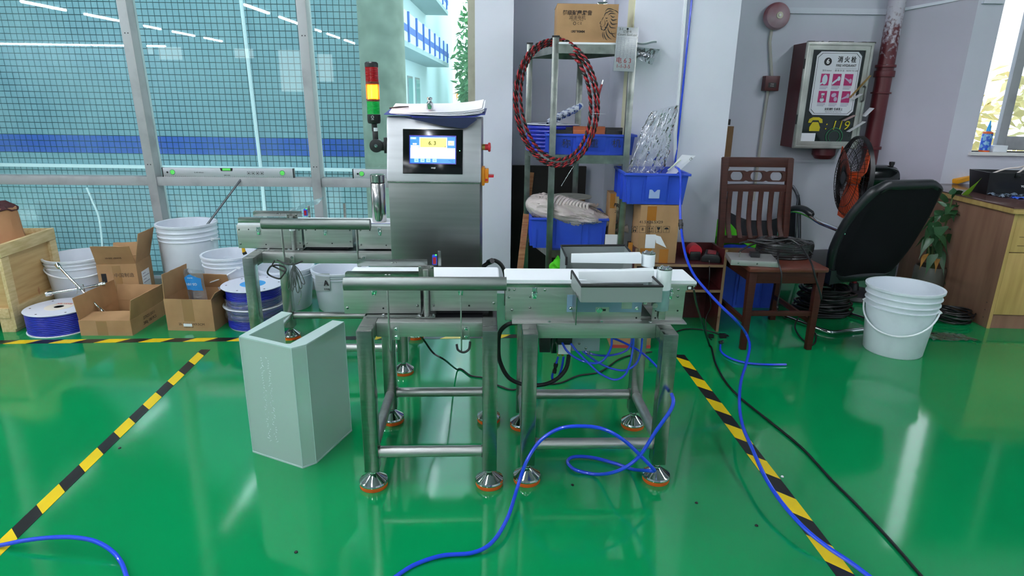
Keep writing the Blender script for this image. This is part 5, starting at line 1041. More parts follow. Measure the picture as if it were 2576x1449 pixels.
for j in range(5):
    x0_ = 1588+20*j; p, q = fpx(x0_, 585), fpx(x0_+17, 569); b = MB(basis(V(p.x, p.y, p.z), (1, 0, 0), (0, 0, 1))); w3, h3 = q.x-p.x, q.z-p.z
    b.ring([(0, 0), (w3, 0), (w3, h3), (0, h3)], [(.0015, .0015), (w3-.0015, .0015), (w3-.0015, h3-.0015), (.0015, h3-.0015)], 0, .0004); c_ = w3/2
    if j == 0: b.lathe([(.009, 0), (.012, 0), (.012, .0004), (.009, .0004)], 16, T(c_, h3*.6, 0), closed=True); b.box(c_-.01, h3*.12, 0, c_-.004, h3*.4, .0004); b.box(c_+.004, h3*.12, 0, c_+.01, h3*.4, .0004)
    if j == 2:
        for dx in (-.008, .008): b.box(c_+dx-.0012, h3*.25, 0, c_+dx+.0012, h3*.7, .0004); b.add([(c_+dx-.005, h3*.62, .0004), (c_+dx+.005, h3*.62, .0004), (c_+dx, h3*.85, .0004)], [(0, 1, 2)])
        b.box(c_-.013, h3*.14, 0, c_+.013, h3*.2, .0004)
    if j == 3: b.prism([(c_-.011, h3*.85), (c_+.011, h3*.85), (c_+.006, h3*.5), (c_+.0014, h3*.42), (c_+.0014, h3*.2), (c_+.008, h3*.12), (c_-.008, h3*.12), (c_-.0014, h3*.2), (c_-.0014, h3*.42), (c_-.006, h3*.5)], 0, .0004)
    if j == 4: b.prism([(c_+.013*math.cos(a), h3*.5+.012*math.sin(a)) for a in [k*math.pi/8 for k in range(9)]], 0, .0004); b.box(c_-.0008, h3*.14, 0, c_+.0008, h3*.5, .0004)
    obj('handling_symbol', b, ink, bigc)
    if j == 1: text('8', .026, basis(fpx(x0_+8.5, 577), (1, 0, 0), (0, 0, 1)), ink, bigc)
ftx('FRAGILE KEEP DRY', .008, 1606, 640)
# crate on the carton
ba_, bb_ = at(1572, 513, CY0-.01), at(1728, 513, CY0-.01); zB = kz1+.004
bluec = bin_('blue_crate', 'deep blue plastic crate with clear film on top of the shipping carton', ba_.x, bb_.x, CY0+.005, 4.02, zB, at(1650, 437, CY0).z-zB, ribs=5, taper=.018)
p = at(1647, 489, CY0-.004); b = MB(basis((p.x-.03, CY0+.0135, p.z-.026), (1, 0, 0), (0, -.12, 1))); b.prism([(0, 0), (.062, 0), (.062, .052), (.047, .052), (.031, .036), (.015, .052), (0, .052)], .0, .0012); b.box(.02, 0, .0012, .045, .02, .0016); obj('emblem_sticker', b, mat('pale_blue_sticker', 'A8BCE8', .5), bluec)
f0_, f1_ = at(1586, 438, 3.82), at(1662, 438, 3.82)
def film_(u, v):
    a = 2*math.pi*u; w3 = .105*(1-.15*v)+.02*mnoise.noise(V(3*math.cos(a), 3*math.sin(a), 3*v))+.022*abs(mnoise.noise(V(6*math.cos(a), 6*math.sin(a), 7*v)))-.016*abs(mnoise.noise(V(12*math.cos(a), 12*math.sin(a), 13*v))); x = (f0_.x+f1_.x)/2+.09*v*v*(v > .3)+.0
    return V(x+w3*math.cos(a)*(1.0 if v < .6 else 1-.5*(v-.6)), 3.83+.6*w3*math.sin(a), zB+.02+(at(1640, 272, 3.83).z-zB-.02)*v+.02*math.cos(a)*v)
b = MB(); b.grid(film_, 90, 60); solo('plastic_bag', b, poly, 'tall crinkled clear plastic bag rising out of the deep blue crate', 'bag')
b = MB(); e0, e1, e2, e3 = at(1672, 440, 3.72), at(1698, 440, 3.74), at(1750, 392, 3.78), at(1716, 389, 3.76); b.add([e0, e1, e2, e3]+[q+V(0, .0012, 0) for q in (e0, e1, e2, e3)], [(0, 1, 2, 3), (7, 6, 5, 4), (0, 1, 5, 4), (1, 2, 6, 5), (2, 3, 7, 6), (3, 0, 4, 7)]); cs = solo('white_card', b, paper, 'white card sticking up out of the deep blue crate', 'card')
q = at(1738, 400, 3.765); text('CE', .018, basis(q+V(0, -.002, 0), e2-e1, e3-e0), ink, cs); b = MB(); b.bar(at(1680, 428, 3.722), at(1712, 402, 3.752), .012, .0012); obj('green_print', b, mat('pale_green_print', 'C6D8B0', .6), cs)
q = at(1745, 640, 3.76); bt = thing('battery_pack', 'red and black tool battery standing on the shelf cabinet', 'battery', (q.x, 3.76, zS))
b = MB(); b.box(q.x-.033, 3.72, zS, q.x+.033, 3.80, zS+.055); obj('battery_case', b, black, bt, bevel=.008)
b = MB(); b.cyl((q.x, 3.73, zS+.057), (q.x, 3.80, zS+.057), .04, n=28); obj('red_cap', b, mat('red_plastic', 'B02030', .4), bt)
q = at(1790, 645, 3.74); ch2 = thing('battery_charger', 'black battery charger on the right end of the shelf cabinet', 'charger', (q.x, 3.74, zS)); mq = T(q.x, 3.74, zS) @ RZ(-.35)
b = MB(mq); b.prism([(-.055, 0), (.055, 0), (.055, .032), (.04, .05), (-.04, .05), (-.055, .032)], -.075, .07, XZY); obj('charger_case', b, black, ch2, bevel=.004)
b = MB(mq); b.box(-.025, -.05, .05, .025, .05, .053); obj('label_strip', b, mat('maroon_label', '7A2028', .4), ch2)
hose(ch2, [at(1784, 655, 3.66), at(1785, 690, 3.6), at(1783, 730, 3.6), at(1788, 770, 3.62), at(1776, 800, 3.64), fl(1778, 842, .004), fl(1790, 855, .004)], .0028, black, 'cord')
b = MB(); q = fl(1788, 850); b.cbox((q.x, q.y, .012), (.03, .022, .02)); obj('plug', b, black, ch2, bevel=.003)
# ------------------------------------------------------------------ wall fittings
b = MB(); q0, q1 = at(1974, 26, 5.08), at(2232, 30, 5.08); b.box(q0.x, 5.078, q0.z-.02, 2.80, 5.098, q0.z+.02); struct('trim_3', b, wallw)
b = MB(); e0, e1 = V(2.80, 5.09, at(2255, 30, 5.05).z), V(rx1-.006, LY+.02, at(2450, 0, LY).z+.03); b.bar(e0, e1, .04, .02); struct('trim_4', b, wallw)
b = MB(); b.box(rx1+.02, LY-.03, at(2490, 10, LY).z, rx1+.17, LY-.001, at(2490, -40, LY).z); struct('trim_5', b, wallw)
b = MB(); q0 = at(2060, 405, 5.08); b.box(2.2, 5.082, q0.z-.012, 3.0, 5.098, q0.z+.012); struct('trim_6', b, wallm)
redp = mat('dark_red_paint', '5A151C', .4, var=('481015', 6, .3, .7)); BY = 5.02; q = at(1959, 39, BY)
overs = mat('oversprayed_red', '8A2A34', .5, var=('C9C2CC', 2.2, .45, .8))
bell = thing('fire_bell', 'round dark red fire alarm bell high on the back wall', 'bell', (q.x, 5.1, q.z)); rB = .095
b = MB(); b.lathe([(rB, 0), (rB+.002, .01), (rB, .03), (rB*.9, .052), (rB*.6, .068), (.02, .074), (0, .074)], 40, T(q.x, 5.075, q.z) @ RX(math.pi/2)); obj('gong', b, overs, bell)
b = MB(); b.cyl((q.x, 5.0015, q.z), (q.x, 4.996, q.z), .024, n=24); nb = obj('centre_boss', b, mat('cream_boss', 'C9C4AE', .5), bell)
b = MB(); b.cyl((q.x, 4.9965, q.z), (q.x, 4.992, q.z), .010, n=16); obj('boss_nut', b, steel_r, nb)
b = MB(); b.cyl((q.x, 5.1, q.z), (q.x, 5.07, q.z), .07, n=32); obj('back_plate', b, redp, bell)
cp_ = at(1939, 210, 5.06); 
b = MB(); b.tube([V(q.x-.015, 5.085, q.z-.09), V(q.x-.018, 5.085, cp_.z+.3), V(cp_.x+.01, 5.085, cp_.z+.05)], .012, 12); b.tube([V(cp_.x-.005, 5.085, cp_.z-.05), V(cp_.x-.012, 5.085, cp_.z-.3), V(cp_.x-.012, 5.085, .6)], .012, 12); solo('wall_conduit', b, mat('painted_conduit', 'B9B6AE', .6), 'painted conduit running down the wall from the fire bell', 'conduit')
cpt = thing('call_point', 'small dark red fire call point box on the wall under the bell', 'call point', (cp_.x, 5.1, cp_.z))
b = MB(); b.box(cp_.x-.055, 5.03, cp_.z-.055, cp_.x+.055, 5.1, cp_.z+.055); obj('call_point_case', b, redp, cpt, bevel=.004)
b = MB(); b.box(cp_.x-.028, 5.028, cp_.z-.03, cp_.x+.03, 5.031, cp_.z+.005); obj('black_plate', b, black, cpt); text('FIRE', .015, basis((cp_.x, 5.0278, cp_.z-.006), (1, 0, 0), (0, 0, 1)), mat('pale_print', 'B8A8A8', .6), cpt); text('PRESS', .012, basis((cp_.x, 5.0278, cp_.z-.02), (1, 0, 0), (0, 0, 1)), MATS['pale_print'], cpt)
# hydrant box
HY = 4.86; hx0, hx1, hz0, hz1 = at(2013, 238, HY).x, at(2179, 240, HY).x, at(2060, 374, HY).z, at(2120, 106, HY).z
hyd = thing('hydrant_cabinet', 'wall-mounted dark red fire hydrant cabinet with aluminium glazed door and instruction sign', 'fire hydrant cabinet', (hx0/2+hx1/2, 5.1, hz0))
b = MB(); b.box(hx0+.002, HY+.02, hz0+.004, hx1-.002, 5.1, hz1-.004); obj('cabinet_box', b, redp, hyd)
alu = mat('aged_aluminium', 'B6B8B2', .42, .7, var=('9A9C96', 8, .4, .75)); fw = .055
b = MB(basis((hx0, HY+.02, hz0), (1, 0, 0), (0, 0, 1))); ww, hh = hx1-hx0, hz1-hz0
b.ring([(0, 0), (ww, 0), (ww, hh), (0, hh)], [(fw, fw), (ww-fw, fw), (ww-fw, hh-fw), (fw, hh-fw)], 0, .018); b.ring([(.004, .004), (ww-.004, .004), (ww-.004, hh-.004), (.004, hh-.004)], [(.022, .022), (ww-.022, .022), (ww-.022, hh-.022), (.022, hh-.022)], .018, .024); dr_ = obj('door_frame', b, alu, hyd, bevel=.002)
b = MB(); b.box(hx0+fw-.005, HY+.012, hz0+fw-.005, hx1-fw+.005, HY+.016, hz1-fw+.005); dg = obj('door_glass', b, mat('dark_door_glass', '0E1A18', .12, var=('1A2A26', 6, .5, .8)), hyd)
for zz in (.80, .28):
    b = MB(); b.box(hx0-.003, HY+.0, hz0+hh*zz-.035, hx0+.006, HY+.01, hz0+hh*zz+.035); obj('hinge', b, black, dr_)
b = MB(); b.tube(smooth([(hx1-.028, HY-.004, hz0+hh*.46), (hx1-.030, HY-.03, hz0+hh*.48), (hx1-.030, HY-.03, hz0+hh*.58), (hx1-.028, HY-.004, hz0+hh*.60)], 4), .007, 8); obj('handle', b, mat('grey_handle', '6A6C6A', .4, .5), dr_)
def sp(u, v, e=.0): return V(hx0+ww*u, HY-.0+.009-e, hz0+hh*v)           # point on the door glass/sign plane
sx0, sx1, sy0, sy1 = .175, .845, .325, .915
sw3, sh3 = ww*(sx1-sx0), hh*(sy1-sy0); mSg = basis(V(hx0+ww*sx0, HY+.009, hz0+hh*sy0), (1, 0, 0), (0, 0, 1)); ch3 = .03
def oct_(i, c3): return [(c3+i, i), (sw3-c3-i, i), (sw3-i, c3+i), (sw3-i, sh3-c3-i), (sw3-c3-i, sh3-i), (c3+i, sh3-i), (i, sh3-c3-i), (i, c3+i)]
b = MB(mSg); b.prism(oct_(0, ch3), 0, .004); sg = obj('instruction_sign', b, mat('sign_white', 'DADBE2', .4), hyd)
b = MB(mSg); b.ring(oct_(.010, ch3), oct_(.0125, ch3), .004, .0044); obj('border_line', b, ink, sg)
b = MB(mSg); b.cyl((sw3*.26, sh3*.845, .004), (sw3*.26, sh3*.845, .0046), sw3*.085, n=32); obj('number_disc', b, ink, sg)
text('6', sw3*.14, mSg @ T(sw3*.26, sh3*.845, .005), mat('sign_print_white', 'F2F2F2', .5), sg, bold=.03)
text('消 火 栓', sw3*.135, mSg @ T(sw3*.68, sh3*.875, .0044), ink, sg, bold=.03, sx=.86); text('FIRE HYDRANT', sw3*.072, mSg @ T(sw3*.68, sh3*.785, .0044), ink, sg, bold=.02, sx=.92)
b = MB(mSg); b.box(sw3*.44, sh3*.738, .004, sw3*.92, sh3*.741, .0045); obj('rule', b, ink, sg)
text('室内 Indoor', sw3*.042, mSg @ T(sw3*.27, sh3*.705, .0044), ink, sg); text('使 用 方 法', sw3*.044, mSg @ T(sw3*.55, sh3*.705, .0044), ink, sg); text('HOW TO USE', sw3*.042, mSg @ T(sw3*.83, sh3*.705, .0044), ink, sg)
mag = mat('magenta_panel', 'B01E66', .5); hosew = mat('pale_hose_print', 'C9D8E2', .5); handp = mat('hand_print', 'B8A6C2', .5)
for j in range(6):
    cxp, czp = sw3*(.25+.265*(j % 3)), sh3*(.565-.27*(j//3)); w4, h4 = sw3*.095, sh3*.092
    b = MB(mSg); b.box(cxp-w4, czp-h4, .004, cxp+w4, czp+h4, .0044); pn2 = obj('picture_panel', b, mag, sg); m2 = mSg @ T(cxp, czp, .0044); b = MB(m2); z1_ = .0004
    def ell(rx_, ry_, dx=0, dy=0, rot=0): return [(dx+rx_*math.cos(a)*math.cos(rot)-ry_*math.sin(a)*math.sin(rot), dy+rx_*math.cos(a)*math.sin(rot)+ry_*math.sin(a)*math.cos(rot)) for a in [k*math.pi/10 for k in range(20)]]
    if j == 0: b.prism(ell(w4*.62, h4*.85), 0, z1_); b.prism([(-w4, -h4*.6), (-w4*.2, -h4*.3), (-w4*.3, -h4*.6), (-w4, -h4*.95)], 0, z1_*.8)
    if j in (1, 2, 5): b.prism([(-w4*.95, -h4*.5 if j == 1 else h4*.25*(1 if j == 2 else -1)), (w4*.3, h4*.3 if j == 1 else -h4*.45*(1 if j == 2 else -.6)), (w4*.5, 0 if j == 1 else -h4*.1), (-w4*.9, -h4*.9 if j == 1 else h4*.4*(1 if j == 2 else -1.2))], 0, z1_); b.prism(ell(w4*.35, h4*.4, w4*.5, h4*.2 if j != 2 else -h4*.2), 0, z1_*1.2)
    if j == 3: b.box(-w4*.3, h4*.2, 0, w4*.45, h4*.6, z1_); b.prism(ell(w4*.5, h4*.35, 0, -h4*.55), 0, z1_); b.box(-w4*.15, -h4*.4, 0, w4*.1, h4*.3, z1_)
    if j == 4: b.prism(ell(w4*.6, h4*.35, -w4*.1, h4*.3, .4), 0, z1_); b.prism(ell(w4*.4, h4*.4, w4*.4, -h4*.4), 0, z1_*1.1)
    obj('drawing', b, hosew if j in (0, 1, 3) else handp, pn2)
    for q_ in range(3): b = MB(mSg); b.box(cxp-w4, czp-h4*1.18-.009*q_, .004, cxp+w4*(.9-.3*(q_ == 2)), czp-h4*1.18-.009*q_+.0035, .0043); obj('caption_line', b, MATS['faint_print'], sg)
text('全民消防 生命至上', sw3*.062, mSg @ T(sw3*.55, sh3*.095, .0044), ink, sg, bold=.03, sx=.8); text('National Fire Life Comes First', sw3*.03, mSg @ T(sw3*.55, sh3*.055, .0044), ink, sg)
yel = mat('yellow_print', 'C9B812', .5); text(': 119', ww*.19, basis(sp(.64, .225, .001), (1, 0, 0), (0, 0, 1)), yel, dg, shear=.15)
b = MB(basis(sp(.30, .17, .001), (1, 0, 0), (0, 0, 1))); q_ = .055
b.prism([(-q_*.7, 0), (q_*.7, 0), (q_*.75, q_*.5), (q_*.4, q_*1.2), (-q_*.4, q_*1.2), (-q_*.75, q_*.5)], 0, .0006); b.prism([(-q_, q_*1.1), (-q_*.6, q_*1.1), (-q_*.4, q_*1.45), (q_*.4, q_*1.45), (q_*.6, q_*1.1), (q_, q_*1.1), (q_*.9, q_*1.6), (q_*.4, q_*1.85), (-q_*.4, q_*1.85), (-q_*.9, q_*1.6)], 0, .0006); obj('telephone_symbol', b, yel, dg)
b = MB(); p, q_ = sp(.10, .065, .001), sp(.33, .15, .001); b.box(p.x, p.y-.0008, p.z, q_.x, p.y, q_.z); obj('inspection_slip', b, paper, dg)
b = MB(basis(sp(.62, .12, .001), (1, 0, 0), (0, 0, 1))); b.lathe([(.06, 0), (.066, 0), (.066, .0005), (.06, .0005)], 36, closed=True); b.lathe([(.042, 0), (.045, 0), (.045, .0005), (.042, .0005)], 36, closed=True); obj('green_ring', b, mat('green_ring', '1F6A44', .5), dg)
for (u0, v0, u1, v1, wd2, m4, nm) in ((.74, .49, .99, .70, .035, mat('old_tape', '9A7A3A', .5), 'torn_tape'), (.78, .475, .90, .53, .06, paper, 'torn_paper'), (.70, .275, .86, .33, .055, mat('pink_paper', 'C2A6A0', .7), 'torn_paper'), (.80, .17, 1.02, .27, .055, paper, 'torn_paper'), (1.0, .32, 1.10, .40, .07, paper, 'torn_paper')):
    b = MB(); b.bar(sp(u0, v0, .022), sp(u1, v1, .03), wd2, .0012, up=(0, -1, 0)) if False else b.bar(sp(u0, v0, .024), sp(u1, v1, .03), .0012, wd2, up=(0, -1, 0)); obj(nm, b, m4, hyd)
b = MB(); b.lathe([(0, 0), (.06, 0), (.085, .03), (.085, .09)], 28, T(hx0+ww*.62, 4.99, hz0-.085)); obj('inlet_pipe', b, redp, hyd)
b = MB(); rr2 = random.Random(3)
for k in range(30): b.cbox((0, 0, 0), (rr2.uniform(.01, .05), .02, rr2.uniform(.004, .014)), T(hx0+ww*rr2.random(), HY+.04, hz1+.002))
obj('cobweb_dust', b, mat('grey_dust', '8A8A8C', .9), hyd, kind='stuff')
# red riser pipe
ppx = at(2222, 200, 4.99).x; rp3 = thing('riser_pipe', 'dark red fire water pipe with flange collars, oversprayed white at the top', 'pipe', (ppx, 4.99, 0))
pmat = mat('riser_paint', '5A1820', .45); n = pmat.node_tree.nodes; L = pmat.node_tree.links
t_ = n.new('ShaderNodeTexCoord'); s_ = n.new('ShaderNodeSeparateXYZ'); z_ = n.new('ShaderNodeTexNoise'); z_.inputs['Scale'].default_value = 40; ad = n.new('ShaderNodeMath'); ad.operation = 'MULTIPLY_ADD'; ad.inputs[1].default_value = .55
r_ = n.new('ShaderNodeValToRGB'); r_.color_ramp.elements[0].color = lin('5A1820'); r_.color_ramp.elements[1].color = lin('BFBAC6'); r_.color_ramp.elements[0].position = .46; r_.color_ramp.elements[1].position = .60
mr = n.new('ShaderNodeMapRange'); mr.inputs[1].default_value = 1.5; mr.inputs[2].default_value = 2.2; mr.inputs[4].default_value = .45
L.new(t_.outputs['Object'], s_.inputs[0]); L.new(t_.outputs['Object'], z_.inputs[0]); L.new(s_.outputs['Z'], mr.inputs[0]); L.new(z_.outputs[0], ad.inputs[0]); L.new(mr.outputs[0], ad.inputs[2]); L.new(ad.outputs[0], r_.inputs[0]); L.new(r_.outputs[0], n['Principled BSDF'].inputs['Base Color'])
b = MB(); b.cyl((ppx, 4.99, .0), (ppx, 4.99, 3.4), .058, n=32); obj('pipe', b, pmat, rp3)
for y0_, y1_ in ((163, 170), (178, 194), (232, 236), (368, 376)):
    z0_, z1_ = at(2215, y1_, 4.99).z, at(2215, y0_, 4.99).z; b = MB(); b.cyl((ppx, 4.99, z0_), (ppx, 4.99, z1_), .072, n=32); obj('collar', b, pmat, rp3, bevel=.004)
b = MB(); q0, q1 = at(1818, 425, 5.06), at(1840, 318, 5.06); b.box(q0.x-.08, 5.088, q0.z, q1.x+.03, 5.099, q1.z); cs2 = solo('cardboard_strip', b, kraft_d, 'brown cardboard strip taped to the back wall beside the white column', 'cardboard'); b = MB(); b.box(q0.x-.01, 5.086, q0.z, q0.x+.03, 5.088, q0.z+.07); obj('tape_strip', b, tape_b, cs2)
b = MB(); b.box(q0.x-.08, 5.06, q1.z+.01, q1.x-.01, 5.1, q1.z+.055); solo('wall_bracket', b, black, 'black bracket on the back wall above the cardboard strip', 'bracket', bevel=.003)
# ------------------------------------------------------------------ wooden chair and what is on it
c0, c1 = fl(1868, 878), fl(2036, 878); cang = math.atan2(c1.y-c0.y, c1.x-c0.x); CW = (c1-c0).length+.03; CDp = .53
MC = T(c0.x-.02, c0.y-.02, 0) @ RZ(cang); chair = thing('dining_chair', 'dark brown wooden chair with slatted back and worn seat edge, loaded with cables', 'chair', None, m=MC)
def cp2(nm, mb, mt=brownwood, bv=.003, par=None, lab=None): return obj(nm, mb, mt, par or chair, lab, bevel=bv)
SH = at(1980, 676, c0.y-.02).z
for lx, ly, tx in ((0, 0, .0), (CW-.04, 0, .0)):
    b = MB(MC); b.add([(lx+.004, ly+.004, 0), (lx+.036, ly+.004, 0), (lx+.036, ly+.036, 0), (lx+.004, ly+.036, 0), (lx-.002, ly, SH-.02), (lx+.042, ly, SH-.02), (lx+.042, ly+.045, SH-.02), (lx-.002, ly+.045, SH-.02)], [(3, 2, 1, 0), (4, 5, 6, 7), (0, 1, 5, 4), (1, 2, 6, 5), (2, 3, 7, 6), (3, 0, 4, 7)]); cp2('leg', b)
zTop = at(1930, 396, c0.y+CDp+.10).z
def by_(z): return CDp-.03+(.0 if z < SH else (z-SH)*.16)-(0 if z > SH else (SH-z)*-.06)
for lx in (-.012, CW-.028):
    b = MB(MC); zs = [0, .2, SH-.05, SH+.12, SH+.35, zTop]; vs = []; fs = []
    for z in zs: y = by_(z); vs += [(lx, y-.016, z), (lx+.038, y-.016, z), (lx+.038, y+.016, z), (lx, y+.016, z)]
    for k in range(len(zs)-1):
        for q in range(4): fs.append((4*k+q, 4*k+(q+1) % 4, 4*k+4+(q+1) % 4, 4*k+4+q))
    fs += [(3, 2, 1, 0), tuple(4*(len(zs)-1)+q for q in range(4))]; b.add(vs, fs); cp2('rear_post', b)
def rail(nm, z0, z1, th2=.022, x0=.024, x1=None):
    b = MB(MC); x1 = x1 or CW-.026; b.add([(x0, by_(z0)-th2/2, z0), (x1, by_(z0)-th2/2, z0), (x1, by_(z0)+th2/2, z0), (x0, by_(z0)+th2/2, z0), (x0, by_(z1)-th2/2, z1), (x1, by_(z1)-th2/2, z1), (x1, by_(z1)+th2/2, z1), (x0, by_(z1)+th2/2, z1)], [(3, 2, 1, 0), (4, 5, 6, 7), (0, 1, 5, 4), (1, 2, 6, 5), (2, 3, 7, 6), (3, 0, 4, 7)]); return cp2(nm, b)
def cz(y): return at(1925, y, c0.y+CDp+.05).z
rail('top_rail', cz(420), zTop+.004, .026, -.008, CW+.006); rail('cross_rail', cz(480), cz(463)); rail('lower_rail', SH+.03, SH+.075)
# oval-hole panel
zA, zB2 = cz(456), cz(429); n_h = 3; wP = CW-.05; b = MB(); mP = MC @ T(.024, by_((zA+zB2)/2), zA) @ RX(-math.atan(.16)) @ XZY; hP = zB2-zA; cw3 = wP/n_h
for k in range(n_h):
    m2 = mP @ T(cw3*k, 0, 0); N = 24; out = []; inn = []
    for i in range(N):
        a = 2*math.pi*(i+.5)/N; ca, sa = math.cos(a), math.sin(a); s3 = min(cw3/2/max(1e-6, abs(ca)), hP/2/max(1e-6, abs(sa))); out.append((cw3/2+ca*s3, hP/2+sa*s3)); inn.append((cw3/2+ca*.022+math.copysign(.018, ca), hP/2+sa*.026))
    b.ring(out, inn, -.009, .009, m2)
cp2('oval_panel', b, bv=0)
for k in range(6):
    x = .048+(CW-.096)*(k+.0)/5; b = MB(MC); vs = []; fs = []; zs = [SH+.07, SH+.13, SH+.2, SH+.3, cz(480)+.005]
    for i, z in enumerate(zs): y = by_(z)-(.035*math.exp(-((z-SH-.07)/.05)**2))+.008*math.sin(i); vs += [(x-.0145, y-.006, z), (x+.0145, y-.006, z), (x+.0145, y+.006, z), (x-.0145, y+.006, z)]
    for i in range(len(zs)-1):
        for q in range(4): fs.append((4*i+q, 4*i+(q+1) % 4, 4*i+4+(q+1) % 4, 4*i+4+q))
    fs += [(3, 2, 1, 0), tuple(16+q for q in range(4))]; b.add(vs, fs); cp2('slat', b, bv=.002)
for x0_, y0_, x1_, y1_, z0_, z1_, nm in ((.04, .006, CW-.042, .03, SH-.09, SH-.022, 'apron'), (.006, .045, .03, CDp-.05, SH-.085, SH-.022, 'apron'), (CW-.03, .045, CW-.006, CDp-.05, SH-.085, SH-.022, 'apron'), (.03, CDp-.05, CW-.03, CDp-.03, SH-.085, SH-.022, 'apron'),
    (.035, .012, CW-.036, .028, .205, .235, 'stretcher'), (.01, .04, .028, CDp-.03, .15, .18, 'stretcher'), (CW-.03, .04, CW-.012, CDp-.03, .15, .18, 'stretcher')):
    b = MB(MC); b.box(x0_, y0_, z0_, x1_, y1_, z1_); cp2(nm, b)
seatm = mat('worn_seat_leatherette', '5A2C20', .35, var=('C9B48A', 16, .66, .72), bump=(30, .2)); b = MB(MC)
b.prism([(-.012, -.015), (CW+.012, -.015), (CW+.006, CDp-.05), (-.006, CDp-.05)], SH-.022, SH+.006); st2 = cp2('seat', b, seatm, .010)
# black cable reel wrapped in film
q = fl(1968, 640, SH+.06); cy0 = c0.y+.27; q = V(at(1970, 640, cy0).x, cy0, SH+.006)
cr = thing('cable_reel', 'coil of black cable wrapped in clear film on the chair seat', 'cable reel', q)
for k in range(6):
    b = MB(); n = 48; b.tube([V(q.x+.155*math.cos(6.283*i/n), q.y+.125*math.sin(6.283*i/n), q.z+.0075+.0142*k) for i in range(n)], .0074, 6, closed=True); obj('cable_turn', b, mat('black_cable', '111214', .35) if k == 0 else MATS['black_cable'], cr)
b = MB(); b.grid(lambda u, v: V(q.x+(.163+.008*mnoise.noise(V(7*u, 4*v, 2)))*math.cos(6.283*u)*(1-.55*max(0, v-.7)/.3), q.y+(.133+.008*mnoise.noise(V(7*u, 4*v, 5)))*math.sin(6.283*u)*(1-.55*max(0, v-.7)/.3), q.z+.02+.075*min(1, v/.7)+.012*mnoise.noise(V(6*u, 3*v, 8))*(v > .4)), 56, 12); obj('film_wrap', b, clear('thin_film', (.97, .97, .98), 'DDE3EA', .03, .12, 1.3, bump=(28, .9)), cr)
bc2 = MATS['black_cable']
hose(cr, A(q.y-.05, (1905, 645), (1865, 642), (1862, 632), (1890, 616), (1925, 606), (1965, 604), (2000, 600), (2020, 608)), .0055, bc2, 'cable_loop'); hose(cr, A(q.y-.09, (1860, 612), (1895, 604), (1940, 606), (1975, 615), (2010, 605), (2035, 622)), .0055, bc2, 'cable_loop'); hose(cr, A(q.y-.1, (1880, 604), (1930, 612), (1985, 602), (2020, 615), (2045, 640)), .005, bc2, 'cable_loop')
fy_ = c0.y-.06
hose(cr, [at(1975, 612, q.y-.08), at(1985, 602, q.y-.1), at(2015, 622, q.y-.14), at(2040, 660, fy_+.02), at(2052, 700, fy_-.01), at(2064, 740, fy_-.01), at(2066, 752, fy_)], .0052, bc2, 'trailing_cable')
hose(cr, [at(1958, 630, q.y-.1), at(1957, 655, fy_+.05), at(1966, 690, fy_-.005), at(1962, 730, fy_), at(1956, 762, fy_), at(1958, 780, fy_+.02), fl(1975, 800, .01), fl(2000, 808, .006), fl(2030, 816, .006), fl(2050, 838, .006), fl(2052, 858, .006), fl(2040, 868, .006), fl(2015, 850, .006), fl(2000, 825, .02), fl(2008, 800, .03), fl(2032, 780, .03)], .0045, bc2, 'trailing_cable')
# steel plate box on the seat
mB_ = basis((at(1835, 664, c0.y+.02).x+.005, c0.y+.015, SH+.0075), (math.cos(-.16), math.sin(-.16), 0), (math.sin(.16), math.cos(.16), 0))
sb2 = thing('weighing_platform', 'small flat steel weighing platform lying on the chair seat corner', 'scale platform', mB_.translation)
b = MB(mB_); b.box(0, 0, 0, .255, .19, .004); b.box(0, -.002, .0, .255, 0, .03); b.box(.253, 0, 0, .255, .19, .03); b.box(0, 0, 0, .002, .19, .03); b.box(0, .188, 0, .255, .19, .03); b.box(.0, .0, .028, .255, .19, .0305); obj('platform_body', b, mat('satin_steel', 'B4B4B2', .42, .75), sb2, bevel=.001)
hw(screw_me, 'screw', sb2, mB_, [(.04, -.002, .016), (.14, -.002, .016)])
b = MB(mB_); b.box(.12, .08, .0305, .17, .14, .055); obj('load_cell', b, black, sb2, bevel=.003); b = MB(mB_); b.cyl((.06, .08, .0305), (.06, .08, .06), .004, n=10); obj('stud', b, steel_r, sb2)
# blue bin, green cloth, cable coil below and behind the chair
ba2 = at(1822, 800, 4.05); bin_('blue_crate', 'tall blue plastic crate standing on the floor under and behind the brown chair', 1.42, 1.86, 4.10, 4.44, 0, .42, ribs=5)
b = MB(); b.grid(lambda u, v: V(1.37+.36*u, 4.12+.13*v+.02*math.sin(6*u+3*v), .425+.20*math.sin(math.pi*min(1, v+.15))*(.55+.45*math.sin(5.2*u+.6))*(1-.35*u)+.012*mnoise.noise(V(6*u, 6*v, 2))), 22, 10, .004); solo('green_cloth', b, greencloth, 'bright green cloth bunched on the blue crate behind the brown chair', 'cloth')
q = fl(2015, 752); co = thing('cable_coil', 'heap of coiled black cable on the floor behind the brown chair legs', 'cable coil', (q.x, 4.06, 0))
for k in range(14):
    b = MB(); n = 36; rx_, ry_ = .17+R.uniform(-.03, .03), .12+R.uniform(-.02, .02); dx, dy = R.uniform(-.02, .02), R.uniform(-.015, .015)
    b.tube([V(q.x+dx+rx_*math.cos(6.283*i/n), 4.02+dy+ry_*math.sin(6.283*i/n), .009+.0135*k+.004*math.sin(3*6.283*i/n+k)) for i in range(n)], .0085, 6, closed=True); obj('cable_turn', b, bc2, co)
